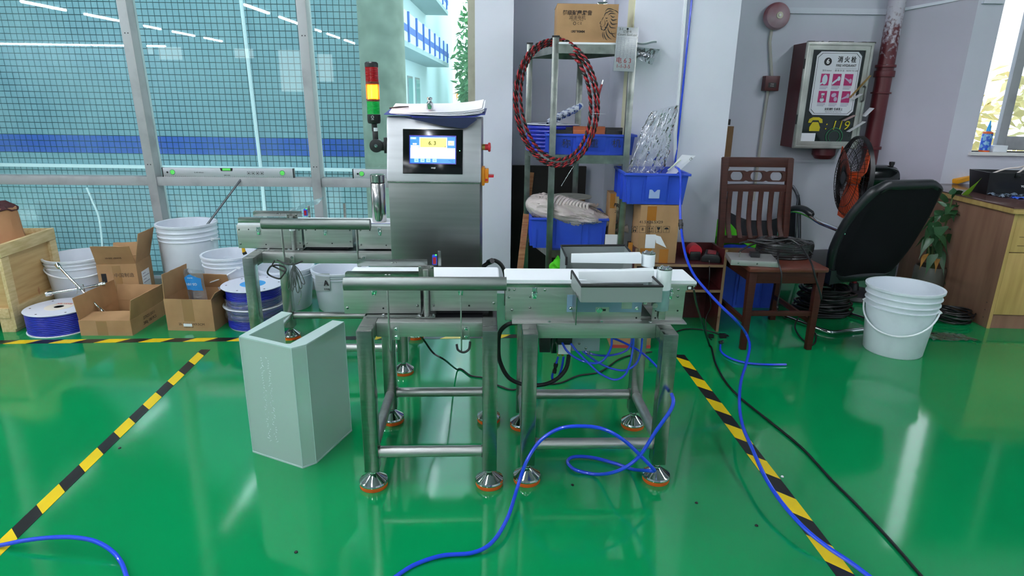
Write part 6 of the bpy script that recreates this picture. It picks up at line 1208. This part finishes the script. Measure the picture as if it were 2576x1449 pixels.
# folded black chair leaning at the wall
fr_ = thing('folding_chair', 'folded black tube-frame chair leaning against the back wall behind the brown chair', 'chair', (1.9, 5.0, 0)); tubem = mat('grey_tube', '4A4E54', .35, .7)
fx0_, fx1_ = at(1822, 520, 4.95).x, at(2012, 520, 4.95).x; ft = at(2000, 470, 5.0).z
b = MB(); b.tube([(fx1_, 4.80, .014)]+smooth([(fx1_, 4.88, .35), (fx1_, 4.98, ft-.12), (fx1_-.03, 5.03, ft-.02), (fx1_-.1, 5.04, ft), (fx0_+.1, 5.04, ft), (fx0_+.03, 5.03, ft-.02), (fx0_, 4.98, ft-.12), (fx0_, 4.88, .35)], 5)+[(fx0_, 4.80, .014)], .013, 10); obj('frame', b, tubem, fr_)
b = MB(); b.grid(lambda u, v: V(fx0_+.004+(fx1_-fx0_-.008)*u, 4.87+.12*v-.012*math.sin(math.pi*u), .10+(ft-.33)*v+(-.10*math.sin(math.pi*u)+.05)*(v > .9)), 18, 10, .004); obj('sling_fabric', b, mat('charcoal_sling', '22252B', .8, bump=(200, .2)), fr_)
for xx in (fx0_+.025, fx1_-.025):
    b = MB(); b.tube([(xx, 4.86, .2), (xx, 4.94, ft-.2), (xx+.01, 4.97, ft-.06)], .009, 8); obj('inner_bar', b, tubem, fr_)
# ------------------------------------------------------------------ pedestal fan
fq = V(at(2148, 448, 4.45).x, 4.45, at(2148, 448, 4.45).z); ax = V(-.975, .12, .02).normalized(); mFn = basis(fq, ax.cross(V(0, 0, 1)), (0, 0, 1)); fz = mFn.to_3x3() @ V(0, 0, 1)
if fz.dot(ax) < 0: mFn = mFn @ RY(math.pi)
fan = thing('pedestal_fan', 'black pedestal fan with wire cage and orange blades behind the office chair', 'fan', (fq.x+.1, 4.45, 0)); RFn = .285
def cage(z, r): return (r, z)
for s_, dz in ((1, .075), (-1, -.06)):
    grp = MB(mFn)
    for k in range(56):
        a = 6.283*k/56; pts = [V(r*math.cos(a+.25*(1-r/RFn)), r*math.sin(a+.25*(1-r/RFn)), dz*math.sqrt(max(0, 1-(r/RFn)**2.6))) for r in [RFn*t for t in (.16, .4, .65, .85, .96, 1.0)]]
        grp.tube(pts, .0016, 4)
    obj('front_cage' if s_ == 1 else 'rear_cage', grp, mat('cage_wire', '1A1C1E', .4, .5) if s_ == 1 else MATS['cage_wire'], fan, kind='stuff')
    for rr3 in (.45, .72, .9):
        b = MB(mFn); n = 44; z = dz*math.sqrt(1-rr3**2.6); b.tube([V(RFn*rr3*math.cos(6.283*i/n), RFn*rr3*math.sin(6.283*i/n), z) for i in range(n)], .0022, 5, closed=True); obj('cage_ring', b, MATS['cage_wire'], fan)
b = MB(mFn); b.lathe([(RFn-.006, -.014), (RFn+.006, -.014), (RFn+.006, .014), (RFn-.006, .014)], 56, closed=True); obj('rim_band', b, black, fan)
b = MB(mFn); b.lathe([(0, .074), (.05, .074), (.055, .07), (.05, .066), (0, .066)], 28); obj('badge', b, black, fan)
orb = mat('orange_blade', 'C8481C', .3)
for k in range(3):
    a0 = 6.283*k/3+.5
    def bl(u, v, a0=a0): r = .05+.24*u; a = a0+(v-.5)*(1.15-.25*u)+.2*u; return mFn @ V(r*math.cos(a), r*math.sin(a), .03-.055*v+.01*u)
    b = MB(); b.grid(bl, 10, 8, .003); obj('blade', b, orb, fan)
b = MB(mFn); b.lathe([(0, .045), (.03, .045), (.045, .03), (.048, -.03), (0, -.03)], 28); obj('hub', b, orb, fan)
b = MB(mFn); b.lathe([(.075, -.062), (.095, -.075), (.098, -.20), (.085, -.26), (.07, -.275), (0, -.275)], 32); b.cyl((0, 0, -.03), (0, 0, -.07), .03); mo_ = obj('motor_housing', b, blackg, fan)
b = MB(); kp_ = mFn @ V(0, 0, -.235); b.cyl(kp_+V(0, 0, .08), kp_+V(0, 0, .118), .014, n=16); b.lathe([(.018, 0), (.018, .02), (0, .022)], 18, T(kp_.x, kp_.y, kp_.z+.10)); obj('oscillation_knob', b, black, mo_)
b = MB(); k2_ = mFn @ V(0, 0, -.13); b.box(k2_.x-.05, k2_.y-.05, k2_.z-.15, k2_.x+.05, k2_.y+.05, k2_.z-.07); obj('control_box', b, black, fan, bevel=.006)
b = MB(); b.cyl((k2_.x, k2_.y, .03), (k2_.x, k2_.y, k2_.z-.12), .016, n=18); obj('pole', b, mat('fan_pole', '7A2028', .4), fan)
b = MB(); b.lathe([(0, 0), (.19, 0), (.195, .012), (.17, .035), (.04, .05), (.03, .1), (0, .1)], 44, T(k2_.x, k2_.y, 0)); obj('base', b, black, fan)
# ------------------------------------------------------------------ office chair
fw_ = V(-.28, .96, 0).normalized(); rt = V(.96, .28, 0).normalized(); OC = V(2.12, 3.92, 0); MO = Matrix((rt, fw_, V(0, 0, 1))).transposed().to_4x4(); MO.translation = OC
oc = thing('office_chair', 'black office chair with padded back and chrome cantilever frame seen from behind', 'chair', OC)
zb_o, zt_o = at(2180, 690, 3.76).z, at(2275, 462, 3.60).z
def back_pt(u, v, d):
    w5 = .252+.025*math.sin(math.pi*v)-.05*max(0, v-.72)*1.5-.09*max(0, .28-v); ry = -.20-.10*v-.10*v*v+.05*(2*u-1)**2*(-1 if d else 1)*.6
    cor = 1-.12*max(0, abs(2*u-1)-.7)/.3
    return MO @ V((2*u-1)*w5+.012+.01*v, ry+.02-d*.075*(math.sin(math.pi*min(1, max(0, u)))**.35)*(math.sin(math.pi*min(.98, max(.02, v)))**.35), zb_o+(zt_o-zb_o)*(.5+(v-.5)*cor))
b = MB(); nu, nv = 24, 20
F_ = [[back_pt(i/nu, j/nv, 0) for j in range(nv+1)] for i in range(nu+1)]; B_ = [[back_pt(i/nu, j/nv, 1) for j in range(nv+1)] for i in range(nu+1)]
b.grid(lambda u, v: back_pt(u, v, 1), nu, nv); sh_b = obj('back_shell', b, mesh_b, oc, ang=60)
b = MB(); b.grid(lambda u, v: back_pt(u, v, 1)+fw_*.012+(back_pt(u, v, 0)-back_pt(u, v, 1))*1.0, nu, nv); 
b2 = MB(); ed_ = [(0, j/nv) for j in range(nv+1)]+[(i/nu, 1) for i in range(1, nu+1)]+[(1, j/nv) for j in range(nv-1, -1, -1)]+[(i/nu, 0) for i in range(nu-1, 0, -1)]
obj('back_cushion', b, leather, oc, ang=60); rim_p = [(back_pt(u, v, 1)+back_pt(u, v, 0))*.5 for u, v in ed_]
b2.tube(rim_p, .030, 10, closed=True); obj('leather_rim', b2, leather, oc, ang=60)
zs_ = zb_o+.03
b = MB(); b.grid(lambda u, v: MO @ V((u-.5)*.50, -.22+.52*v, zs_+.02-.012*math.cos(6*v)*0+.02*math.sin(math.pi*u)**.5*math.sin(math.pi*v)**.5-.03*(v > .9)*(v-.9)*10), 16, 16, .09); obj('seat', b, leather, oc, bevel=0, ang=60)
ch3_ = chrome
for sgn in (-1, 1):
    p0 = MO @ V(sgn*.255, -.275, zb_o+.30); p1 = MO @ V(sgn*.275, -.10, zb_o+.325); p2 = MO @ V(sgn*.28, .06, zb_o+.36); p3 = MO @ V(sgn*.28, .20, zb_o+.335); p4 = MO @ V(sgn*.265, .26, zb_o+.19); p5 = MO @ V(sgn*.24, .26, zs_-.02)
    b = MB(); b.tube([p0, p1]+smooth([p1, p2, p3, p4, p5], 6), .0135, 12); arm_ = obj('arm_tube', b, chrome, oc)
    b = MB(); b.tube(smooth([p1*.55+p2*.45+V(0, 0, .02), p2+V(0, 0, .024), p3*.7+p2*.3+V(0, 0, .022), p3*.8+p4*.2+V(0, 0, .02)], 6), [.012]+[.021]*17+[.012], 12); obj('arm_pad', b, leather, arm_)
    b = MB(); b.lathe([(0, 0), (.017, 0), (.017, .006), (.011, .012), (0, .013)], 18, basis(p0, rt, (0, 0, 1)) @ RX(0)); obj('arm_bolt', b, chrome, arm_)
g1, g2, g3, g4 = fl(1948, 786, .016), fl(2088, 838, .016), fl(2330, 812, .016), fl(2112, 757, .016)
g3 = g2+(g3-g2).normalized()*.46; g4 = g3+(g1-g2)
def cor(a, c, e, r=.05): return smooth([c+(a-c).normalized()*r, c+(a-c).normalized()*r*.3+(e-c).normalized()*r*.3, c+(e-c).normalized()*r], 4)
up1, up4 = g1+V(0, 0, zs_-.06), g4+V(0, 0, zs_-.06)
q1 = MO @ V(-.22, -.12, zs_-.075); q4 = MO @ V(.22, -.12, zs_-.075)
b = MB(); b.tube([q1]+cor(q1, up1, g1)+cor(up1, g1, g2)+cor(g1, g2, g3)+cor(g2, g3, g4)+cor(g3, g4, up4)+cor(g4, up4, q4)+[q4], .0135, 12); obj('cantilever_frame', b, chrome, oc)
# ------------------------------------------------------------------ bucket, plant, desk, bits on the right
q = fl(2238, 908); bz = at(2276, 718, q.y+.165).z; bl_, br_ = at(2190, 722, q.y+.165), at(2362, 728, q.y+.165)
bucket('scuffed white plastic bucket with hanging handle standing in front of the office chair', (bl_.x+br_.x)/2, q.y+.165, (br_.x-bl_.x)/2-.004, bz, mt=mat('scuffed_white', 'DDE6EE', .38, var=('C8D2DA', 7, .5, .85)), hang=(-.65, .13), ribs=(.13, .22, .30), rb=.80)
pq = V(at(2328, 735, 4.32).x, 4.32, 0); plant = thing('potted_plant', 'broad-leaved green plant in a cloudy clear jar beside the desk', 'plant', pq)
zr_ = at(2325, 668, 4.32).z; b = MB(); b.lathe([(0, 0), (.085, 0), (.10, .02), (.102, zr_-.02), (.095, zr_), (.089, zr_), (.094, zr_-.02), (.092, .02), (0, .012)], 32, T(pq.x, pq.y, 0)); obj('jar', b, clear('cloudy_jar', (.75, .76, .72), '8A8A80', .75, .15, 1.2), plant)
b = MB(); b.cyl((pq.x, pq.y, .014), (pq.x, pq.y, zr_*.62), .088, n=28); obj('soil', b, mat('dark_soil', '3A3028', .95), plant)
lfm = mat('plant_leaf', '2E5A34', .35, var=('24482C', 6, .3, .7)); lfy = mat('young_leaf', '6FA028', .35); dry = mat('dry_leaf_tip', 'A87A3A', .7)
def leaf(base_, tip, droop, wd5, mt, name='leaf', side=None):
    base_, tip = Vector(base_), Vector(tip); d = tip-base_; sd = (side or d.cross(V(0, 0, 1))); sd = sd.normalized() if sd.length > 1e-6 else V(1, 0, 0)
    def fn(u, v): p = base_+d*u+V(0, 0, droop*math.sin(math.pi*u)); w6 = wd5*math.sin(math.pi*min(1, .08+.92*u)**.8)*(1.05-u)*1.5; return p+sd*(v-.5)*w6+V(0, 0, .25*w6*(abs(v-.5)))
    b = MB(); b.grid(fn, 12, 4, .0012); return obj(name, b, mt, plant)
sy_ = 4.28; st0 = V(pq.x, pq.y, zr_*.5)
stems = [(at(2352, 560, sy_), .012), (at(2395, 500, sy_-.02), .010), (at(2335, 610, sy_), .010), (at(2380, 590, sy_), .009)]
for e_, r_s in stems:
    b = MB(); b.tube(smooth([st0, st0*.5+e_*.5+V(.01, 0, 0), e_], 6), [r_s*(1-.4*i/12) for i in range(13)], 8); obj('stem', b, mat('plant_stem', '4A5A30', .6) if 'plant_stem' not in MATS else MATS['plant_stem'], plant)
LV = [((2415, 505), (2470, 447), 0, .05, lfy), ((2410, 510), (2450, 610), .03, .07, lfm), ((2430, 500), (2474, 612), .05, .055, lfm), ((2395, 515), (2372, 560), .03, .07, lfm), ((2400, 500), (2425, 483), .03, .05, lfm), ((2350, 560), (2348, 640), .02, .075, lfm), ((2355, 555), (2320, 560), .03, .05, lfm), ((2345, 570), (2318, 630), .02, .06, lfm), ((2370, 560), (2410, 545), .03, .08, lfm), ((2380, 590), (2402, 650), .03, .06, lfm), ((2390, 575), (2438, 655), .05, .045, lfm), ((2340, 600), (2310, 655), .02, .06, lfm), ((2350, 600), (2370, 680), .02, .06, lfm), ((2340, 620), (2335, 690), 0, .05, lfm), ((2330, 640), (2312, 680), .01, .05, dry), ((2360, 640), (2352, 690), .01, .05, dry), ((2400, 648), (2398, 668), 0, .03, dry), ((2375, 520), (2330, 515), .03, .05, lfm), ((2385, 530), (2400, 560), .02, .08, lfm), ((2360, 690), (2385, 735), .03, .045, lfm), ((2395, 490), (2398, 470), .0, .06, lfm)]
LV += [((2380, 545), (2310, 590), .04, .07, lfm), ((2390, 540), (2445, 585), .05, .08, lfm), ((2370, 570), (2350, 625), .03, .08, lfm), ((2400, 520), (2440, 560), .04, .07, lfm), ((2375, 530), (2345, 575), .03, .09, lfm), ((2355, 590), (2385, 645), .03, .07, lfm), ((2345, 600), (2300, 625), .03, .06, lfm), ((2380, 510), (2340, 480), .02, .05, lfm), ((2350, 640), (2325, 700), .02, .06, lfm), ((2360, 630), (2375, 700), .02, .06, lfm), ((2410, 540), (2420, 600), .04, .07, lfm)]
for i, (a, c, dr2, w7, mt) in enumerate(LV): leaf(at(a[0], a[1], sy_+.04*math.sin(i*2.1)), at(c[0], c[1], sy_-.06*math.cos(i*1.7)-.03), dr2, w7, mt, side=V(1, .3*math.sin(i), .2*math.cos(i*1.3)))
# desk
dk = fl(2481, 826); MD = T(dk.x, dk.y, 0) @ RZ(-.045); DT = at(2550, 520, dk.y).z
desk = thing('wooden_desk', 'wooden desk with brown side panel and yellowish drawer front at the right edge', 'desk', None, m=MD)
wsm = wood('walnut_laminate', '94705C', '7E5C4A', 5, .4, (3, 3, .35)); wym = wood('yellow_oak_laminate', 'C2A468', 'A98B52', 6, .4, (4, 4, .35)); 
b = MB(MD); b.box(0, .0, 0, .02, 1.08, DT-.04); obj('side_panel', b, wsm, desk, bevel=.001); b = MB(MD); b.box(-.001, -.0015, .0, .02, 0, DT-.04); obj('front_edge', b, wym, desk)
b = MB(MD); b.box(.02, .01, .0, 1.5, .02, .09); obj('plinth', b, wsm, desk); b = MB(MD); b.box(.022, .0, .095, .62, .02, .50); dd2 = obj('door', b, wym, desk, bevel=.002)
b = MB(MD); b.box(.022, .0, .505, .62, .02, DT-.045); obj('drawer', b, wym, desk, bevel=.002)
for z in (.545, .60, DT-.075): b = MB(MD); b.box(.06, -.0012, z, .62, .0, z+.004); obj('drawer_groove', b, mat('dark_groove', '6E5530', .6) if z == .545 else MATS['dark_groove'], desk)
b = MB(MD); b.box(.64, .02, .0, 1.5, 1.08, DT-.04); obj('carcass', b, wsm, desk)
for z in (.06, .11, .16): hw(hole_me, 'hole', desk, MD @ RZ(-math.pi/2), [(-.05, 0, z)])
b = MB(MD); b.box(-.035, -.03, DT-.04, 1.55, 1.12, DT-.008); dtp = obj('desktop', b, wym, desk, bevel=.002); b = MB(MD); b.box(-.04, -.035, DT-.008, 1.55, 1.125, DT); obj('desktop_glass', b, mat('dark_desktop', '5A403C', .15), desk, bevel=.001)
def onD(x, y): return fl(x, y, DT)
q = onD(2452, 492); q2 = onD(2500, 482); mT = T(q.x+.09, q.y+.03, DT) @ RZ(-.12)
tb2 = thing('toolbox', 'open black plastic toolbox with grey cables on the desk', 'toolbox', mT.translation)
wT, dT, hT = .40, .24, at(2470, 435, q.y).z-DT
b = MB(mT); b.add([(.02, .02, 0), (wT-.02, .02, 0), (wT-.02, dT-.02, 0), (.02, dT-.02, 0), (0, 0, hT), (wT, 0, hT), (wT, dT, hT), (0, dT, hT), (.008, .008, hT), (wT-.008, .008, hT), (wT-.008, dT-.008, hT), (.008, dT-.008, hT), (.026, .026, .008), (wT-.026, .026, .008), (wT-.026, dT-.026, .008), (.026, dT-.026, .008)],
    [(3, 2, 1, 0), (12, 13, 14, 15)]+[f for i in range(4) for j in [(i+1) % 4] for f in ((i, j, 4+j, 4+i), (4+i, 4+j, 8+j, 8+i), (8+i, 8+j, 12+j, 12+i))]); obj('box_shell', b, black, tb2, bevel=.001)
for xx in (.16, .27): b = MB(mT); b.box(xx, -.004, hT-.03, xx+.035, .006, hT+.004); obj('latch_clip', b, blackg, tb2, bevel=.001)
text('TOOL BOX', .016, mT @ T(.26, .008, hT*.42) @ RX(math.pi/2-.25), ink_w, tb2, bold=.03)
hose(tb2, [mT @ V(.06, .10, hT-.02), mT @ V(.14, .08, hT+.02), mT @ V(.22, .09, hT+.03), mT @ V(.30, .12, hT+.04), mT @ V(.38, .14, hT+.01)], .005, wc, 'grey_cable'); hose(tb2, [mT @ V(.16, .04, hT-.03), mT @ V(.23, .06, hT+.015), mT @ V(.28, .10, hT+.045), mT @ V(.36, .16, hT)], .005, wc, 'grey_cable')
b = MB(); q3 = onD(2404, 462); mY = T(q3.x-.005, q3.y-.03, DT+.001) @ RZ(.25) @ RY(-.22); b.m = mY; b.box(0, 0, .0, .17, .12, .03); b.box(.004, -.004, .028, .166, .124, .034); solo('yellow_case', b, mat('yellow_plastic', 'F0A818', .4), 'yellow plastic case leaning beside the black toolbox on the desk', 'case', bevel=.003)
q4_ = onD(2560, 496)
b = MB(); b.grid(lambda u, v: V(q4_.x-.14+.28*u, q4_.y-.05+.16*v, DT+.004+.03*abs(mnoise.noise(V(6*u, 5*v, 4)))), 18, 12, .001); solo('plastic_bag', b, clear('bluish_film', (.8, .88, .98), 'C6DCF6', .6, .12, 1.8, bump=(30, .8)), 'crumpled bluish clear bag lying on the desk in front of the toolbox', 'bag')
b = MB(); b.grid(lambda u, v: V(q4_.x-.08+.22*u, q4_.y-.10+.07*v, DT+.002+.018*abs(mnoise.noise(V(5*u, 4*v, 9)))), 14, 6, .001); solo('blue_packet', b, mat('blue_packet_film', '3A6CF0', .3), 'small blue packet at the front edge of the desk', 'packet')
# sill items
q = at(2474, 384, LY+.03); bot = thing('glue_bottle', 'blue glue bottle with pointed cap standing on the window sill', 'bottle', (q.x, LY+.03, sz)); hB = at(2474, 332, LY+.03).z-sz
b = MB(); b.lathe([(.0, 0), (.034, 0), (.036, .004), (.036, .012)], 24, T(q.x, LY+.03, sz)); obj('bottle_foot', b, orange, bot); b = MB(); b.lathe([(.036, .012), (.036, hB-.02), (.034, hB-.012), (0, hB-.012)], 24, T(q.x, LY+.03, sz)); bb2 = obj('bottle_body', b, mat('bottle_label_blue', '2458C8', .3, var=('7FB6D8', 30, .5, .55)), bot)
b = MB(); b.lathe([(.034, hB-.012), (.034, hB), (.014, hB+.006), (0, hB+.006)], 24, T(q.x, LY+.03, sz)); obj('shoulder', b, orange, bot); b = MB(); b.lathe([(.016, hB+.006), (.013, hB+.03), (.003, hB+.085), (0, hB+.085)], 18, T(q.x, LY+.03, sz)); obj('nozzle_cap', b, mat('cyan_cap', '18A0E8', .35), bot)
q = at(2505, 383, LY+.04); b = MB(); b.box(q.x-.055, LY+.0, sz, q.x+.055, LY+.06, sz+.05); solo('white_carton', b, white, 'small white box on the window sill beside the glue bottle', 'box', bevel=.003)
# cable heap and film on the floor by the desk
q = fl(2385, 800); ck = thing('cable_coil', 'tangled coil of black cable on the floor in front of the desk side', 'cable coil', (q.x, q.y, 0))
for k in range(10):
    n = 30; rx_, ry_ = .11+R.uniform(-.03, .03), .11+R.uniform(-.03, .03); dx, dy = R.uniform(-.03, .03), R.uniform(-.03, .03); b = MB(); b.tube([V(q.x+dx+rx_*math.cos(6.283*i/n), q.y+dy+ry_*math.sin(6.283*i/n), .007+.006*k+.005*math.sin(2*6.283*i/n+k)) for i in range(n)], .006, 6, closed=True); obj('cable_turn', b, bc2, ck)
q = fl(2375, 846); b = MB(); b.grid(lambda u, v: V(q.x-.12+.30*u-.06*v, q.y-.08+.17*v*(1-.3*u), .002+.022*abs(mnoise.noise(V(6*u, 5*v, 3)))), 18, 12); solo('plastic_film', b, poly, 'crumpled clear plastic film lying on the floor by the desk cables', 'film')
# ------------------------------------------------------------------ hoses and cables
def cable(name, label, cat, pts, r, mt, n=8):
    pp = smooth(pts, n)
    for q in pp: q.z = max(q.z, r*1.05)
    b = MB(); b.tube(pp, r, 10); return solo(name, b, mt, label, cat)
def flp(z, *p): return [fl(x, y, z) for x, y in p]
ys = 4.0; hr = .0068
cable('blue_air_hose', 'blue air hose running down the front of the white column into the crate', 'hose', [at(1743, -30, 4.018), at(1738, 20, 4.018), at(1722, 180, 4.018), at(1708, 320, 4.016), at(1700, 396, 4.01), at(1698, 425, 3.98)], .0062, blue_hose)
b = MB(); p0, p1 = at(1727, -30, 4.02), at(1699, 330, 4.02); b.bar(p0, p1, .016, .02, up=(0, -1, 0)); p0, p1 = at(1698, 330, 4.02), at(1696, 600, 4.02); b.bar(p0, p1, .02, .024, up=(0, -1, 0)); solo('cable_trunking', b, white, 'thin white cable trunking on the front of the column beside the blue hose', 'trunking')
ho = cable('blue_air_hose', 'long blue air hose from the wall crate across the floor over the right hazard tape', 'hose', [at(1700, 420, 3.72), at(1709, 428, 3.60), at(1712, 450, 3.58), at(1711, 520, 3.56), at(1713, 570, 3.5), at(1724, 640, 3.35), at(1745, 690, 3.22), at(1775, 728, 3.14), at(1812, 768, 3.06), at(1850, 805, 3.02), fl(1876, 838, .16), fl(1886, 870, .13), fl(1877, 915, .11), fl(1864, 960, .10), fl(1860, 1015, .10), fl(1868, 1070, .10), fl(1893, 1130, .09), fl(1925, 1200, .075), fl(1965, 1262, .06), fl(2020, 1325, .045), fl(2080, 1375, .03), fl(2140, 1415, .018), fl(2200, 1460, .009)], .0072, blue_hose)
b = MB(); c1_, c2_ = at(1712, 553, 3.52), at(1713, 577, 3.49); b.tube([c1_, c2_], .011, 12); b.tube([c1_+(c2_-c1_)*.35, c1_+(c2_-c1_)*.65], .014, 12); obj('hose_coupling', b, black, ho)
YF2 = 1.945
cable('blue_air_hose', 'blue air hose arching before the reject conveyor and looping round its right front foot', 'hose', [fl(985, 1458, .008), fl(1040, 1422, .008), fl(1110, 1398, .010), fl(1190, 1390, .012), fl(1240, 1362, .02), fl(1278, 1300, .04), at(1302, 1225, 1.90), at(1325, 1160, 1.93), at(1360, 1108, YF2), at(1408, 1078, YF2), at(1465, 1072, YF2), at(1520, 1080, YF2), at(1570, 1108, YF2), at(1610, 1145, 1.95), at(1640, 1176, 1.955), at(1646, 1184, 1.965), at(1630, 1184, 1.975), fl(1590, 1180, .012), fl(1545, 1165, .012), fl(1490, 1151, .012), fl(1445, 1149, .012), fl(1428, 1161, .012), fl(1446, 1181, .012), fl(1500, 1193, .012), at(1556, 1184, 1.96), at(1606, 1150, 1.95), at(1650, 1085, 1.948), at(1685, 1035, 1.945), at(1694, 1010, 1.95), at(1690, 992, 2.0)], .0066, blue_hose)
cable('blue_air_hose', 'short blue hose end curving on the floor at the bottom left', 'hose', [fl(-60, 1380, .009), fl(0, 1372, .012), fl(60, 1360, .028), fl(130, 1352, .04), fl(190, 1352, .045), fl(240, 1362, .04), fl(280, 1385, .025), fl(305, 1415, .012), fl(322, 1460, .009)], .0068, blue_hose)
hs2 = cable('blue_air_hose', 'short cut blue hose with black fitting on the floor before the brown chair', 'hose', flp(.007, (1812, 868), (1813, 882), (1826, 895), (1850, 906), (1885, 914), (1930, 917), (1978, 917)), .0062, blue_hose)
b = MB(); q = fl(1815, 862, .014); b.tube([q+V(-.012, 0, 0), q+V(.01, .005, .004)], .011, 10); b.tube([q, q+V(.0, .0, .012)], .009, 8); obj('elbow_fitting', b, black, hs2)
cable('power_cable', 'black power cable running diagonally across the floor at right to the bottom edge', 'cable', [at(1745, 728, 2.75), at(1752, 765, 2.9), at(1766, 810, 3.05), fl(1785, 870, .006), fl(1800, 915, .006), fl(1826, 962, .006), fl(1865, 1003, .006), fl(1930, 1055, .006), fl(2015, 1125, .006), fl(2085, 1200, .006), fl(2160, 1275, .006), fl(2240, 1360, .006), fl(2325, 1458, .006)], .0052, bc2)
cable('power_cable', 'thin black cable crossing the floor beneath the two front conveyor stands', 'cable', [at(1058, 846, 2.5), at(1068, 858, 2.55), at(1090, 888, 2.6), at(1118, 905, 2.6), fl(1150, 930, .005), fl(1185, 945, .005), fl(1215, 950, .005), fl(1245, 966, .005), fl(1285, 980, .005), fl(1310, 976, .005), fl(1360, 968, .005), fl(1410, 963, .005), fl(1455, 945, .005), fl(1510, 935, .005), fl(1555, 905, .005), fl(1590, 893, .005), fl(1640, 885, .005)], .0042, bc2)
pc2 = cable('power_cable', 'black power cord with plug on the floor in front of the shelf cabinet', 'cable', flp(.005, (1690, 838), (1725, 828), (1765, 829), (1795, 836), (1812, 843)), .0042, bc2)
b = MB(); q = fl(1818, 845, .012); b.cbox((q.x, q.y, .013), (.04, .026, .024)); b.box(q.x+.02, q.y-.009, .012, q.x+.036, q.y-.006, .018); b.box(q.x+.02, q.y+.006, .012, q.x+.036, q.y+.009, .018); obj('plug', b, black, pc2, bevel=.003)
# carton with red stripe under the conveyor, flakes on the floor, cord behind the cabinet
q = fl(1536, 876); q2 = fl(1636, 878); rc2 = thing('flat_carton', 'small kraft carton with a red stripe on the floor behind the reject conveyor legs', 'box', (q.x, q.y, 0))
b = MB(); b.box(q.x, q.y, 0, q2.x, q.y+.16, .13); obj('box_body', b, kraft, rc2, bevel=.002); b = MB(); b.box(q.x-.0008, q.y-.0008, .004, q2.x+.0008, q.y, .022); obj('red_stripe', b, mat('red_stripe_print', 'B03A3A', .6), rc2)
for i, (x, y) in enumerate(((1440, 1221), (745, 1390), (1752, 1266), (1903, 1323), (301, 1128), (1968, 1200))):
    q = fl(x, y); b = MB(); b.lathe([(0, 0), (.006, .001), (.005, .004), (.002, .006), (0, .006)], 7, T(q.x, q.y, 0)); solo('floor_crumb', b, white if i == 5 else black, ('black rubber crumb on the floor before the reject conveyor stand', 'black crumb on the floor near the bottom left of centre', 'black crumb on the floor left of the right hazard tape', 'black crumb beside the long blue hose at right', 'black crumb on the floor right of the left hazard tape', 'white crumb between the right hazard tape and black cable')[i], 'crumb')
cq = at(1236, 668, 2.72); b = MB(); b.tube(smooth([at(1212, 672, 2.70), at(1224, 664, 2.71), at(1238, 655, 2.72), at(1254, 660, 2.72), at(1266, 675, 2.72), at(1272, 700, 2.72), at(1274, 730, 2.7)]), .009, 10); obj('power_cable', b, rubber, cab)
b = MB(); b.cyl(at(1229, 660, 2.72), at(1238, 656, 2.70), .013, n=16); b.tube([at(1212, 676, 2.70), at(1228, 664, 2.71)], .006, 8); obj('cable_gland', b, black, cab)
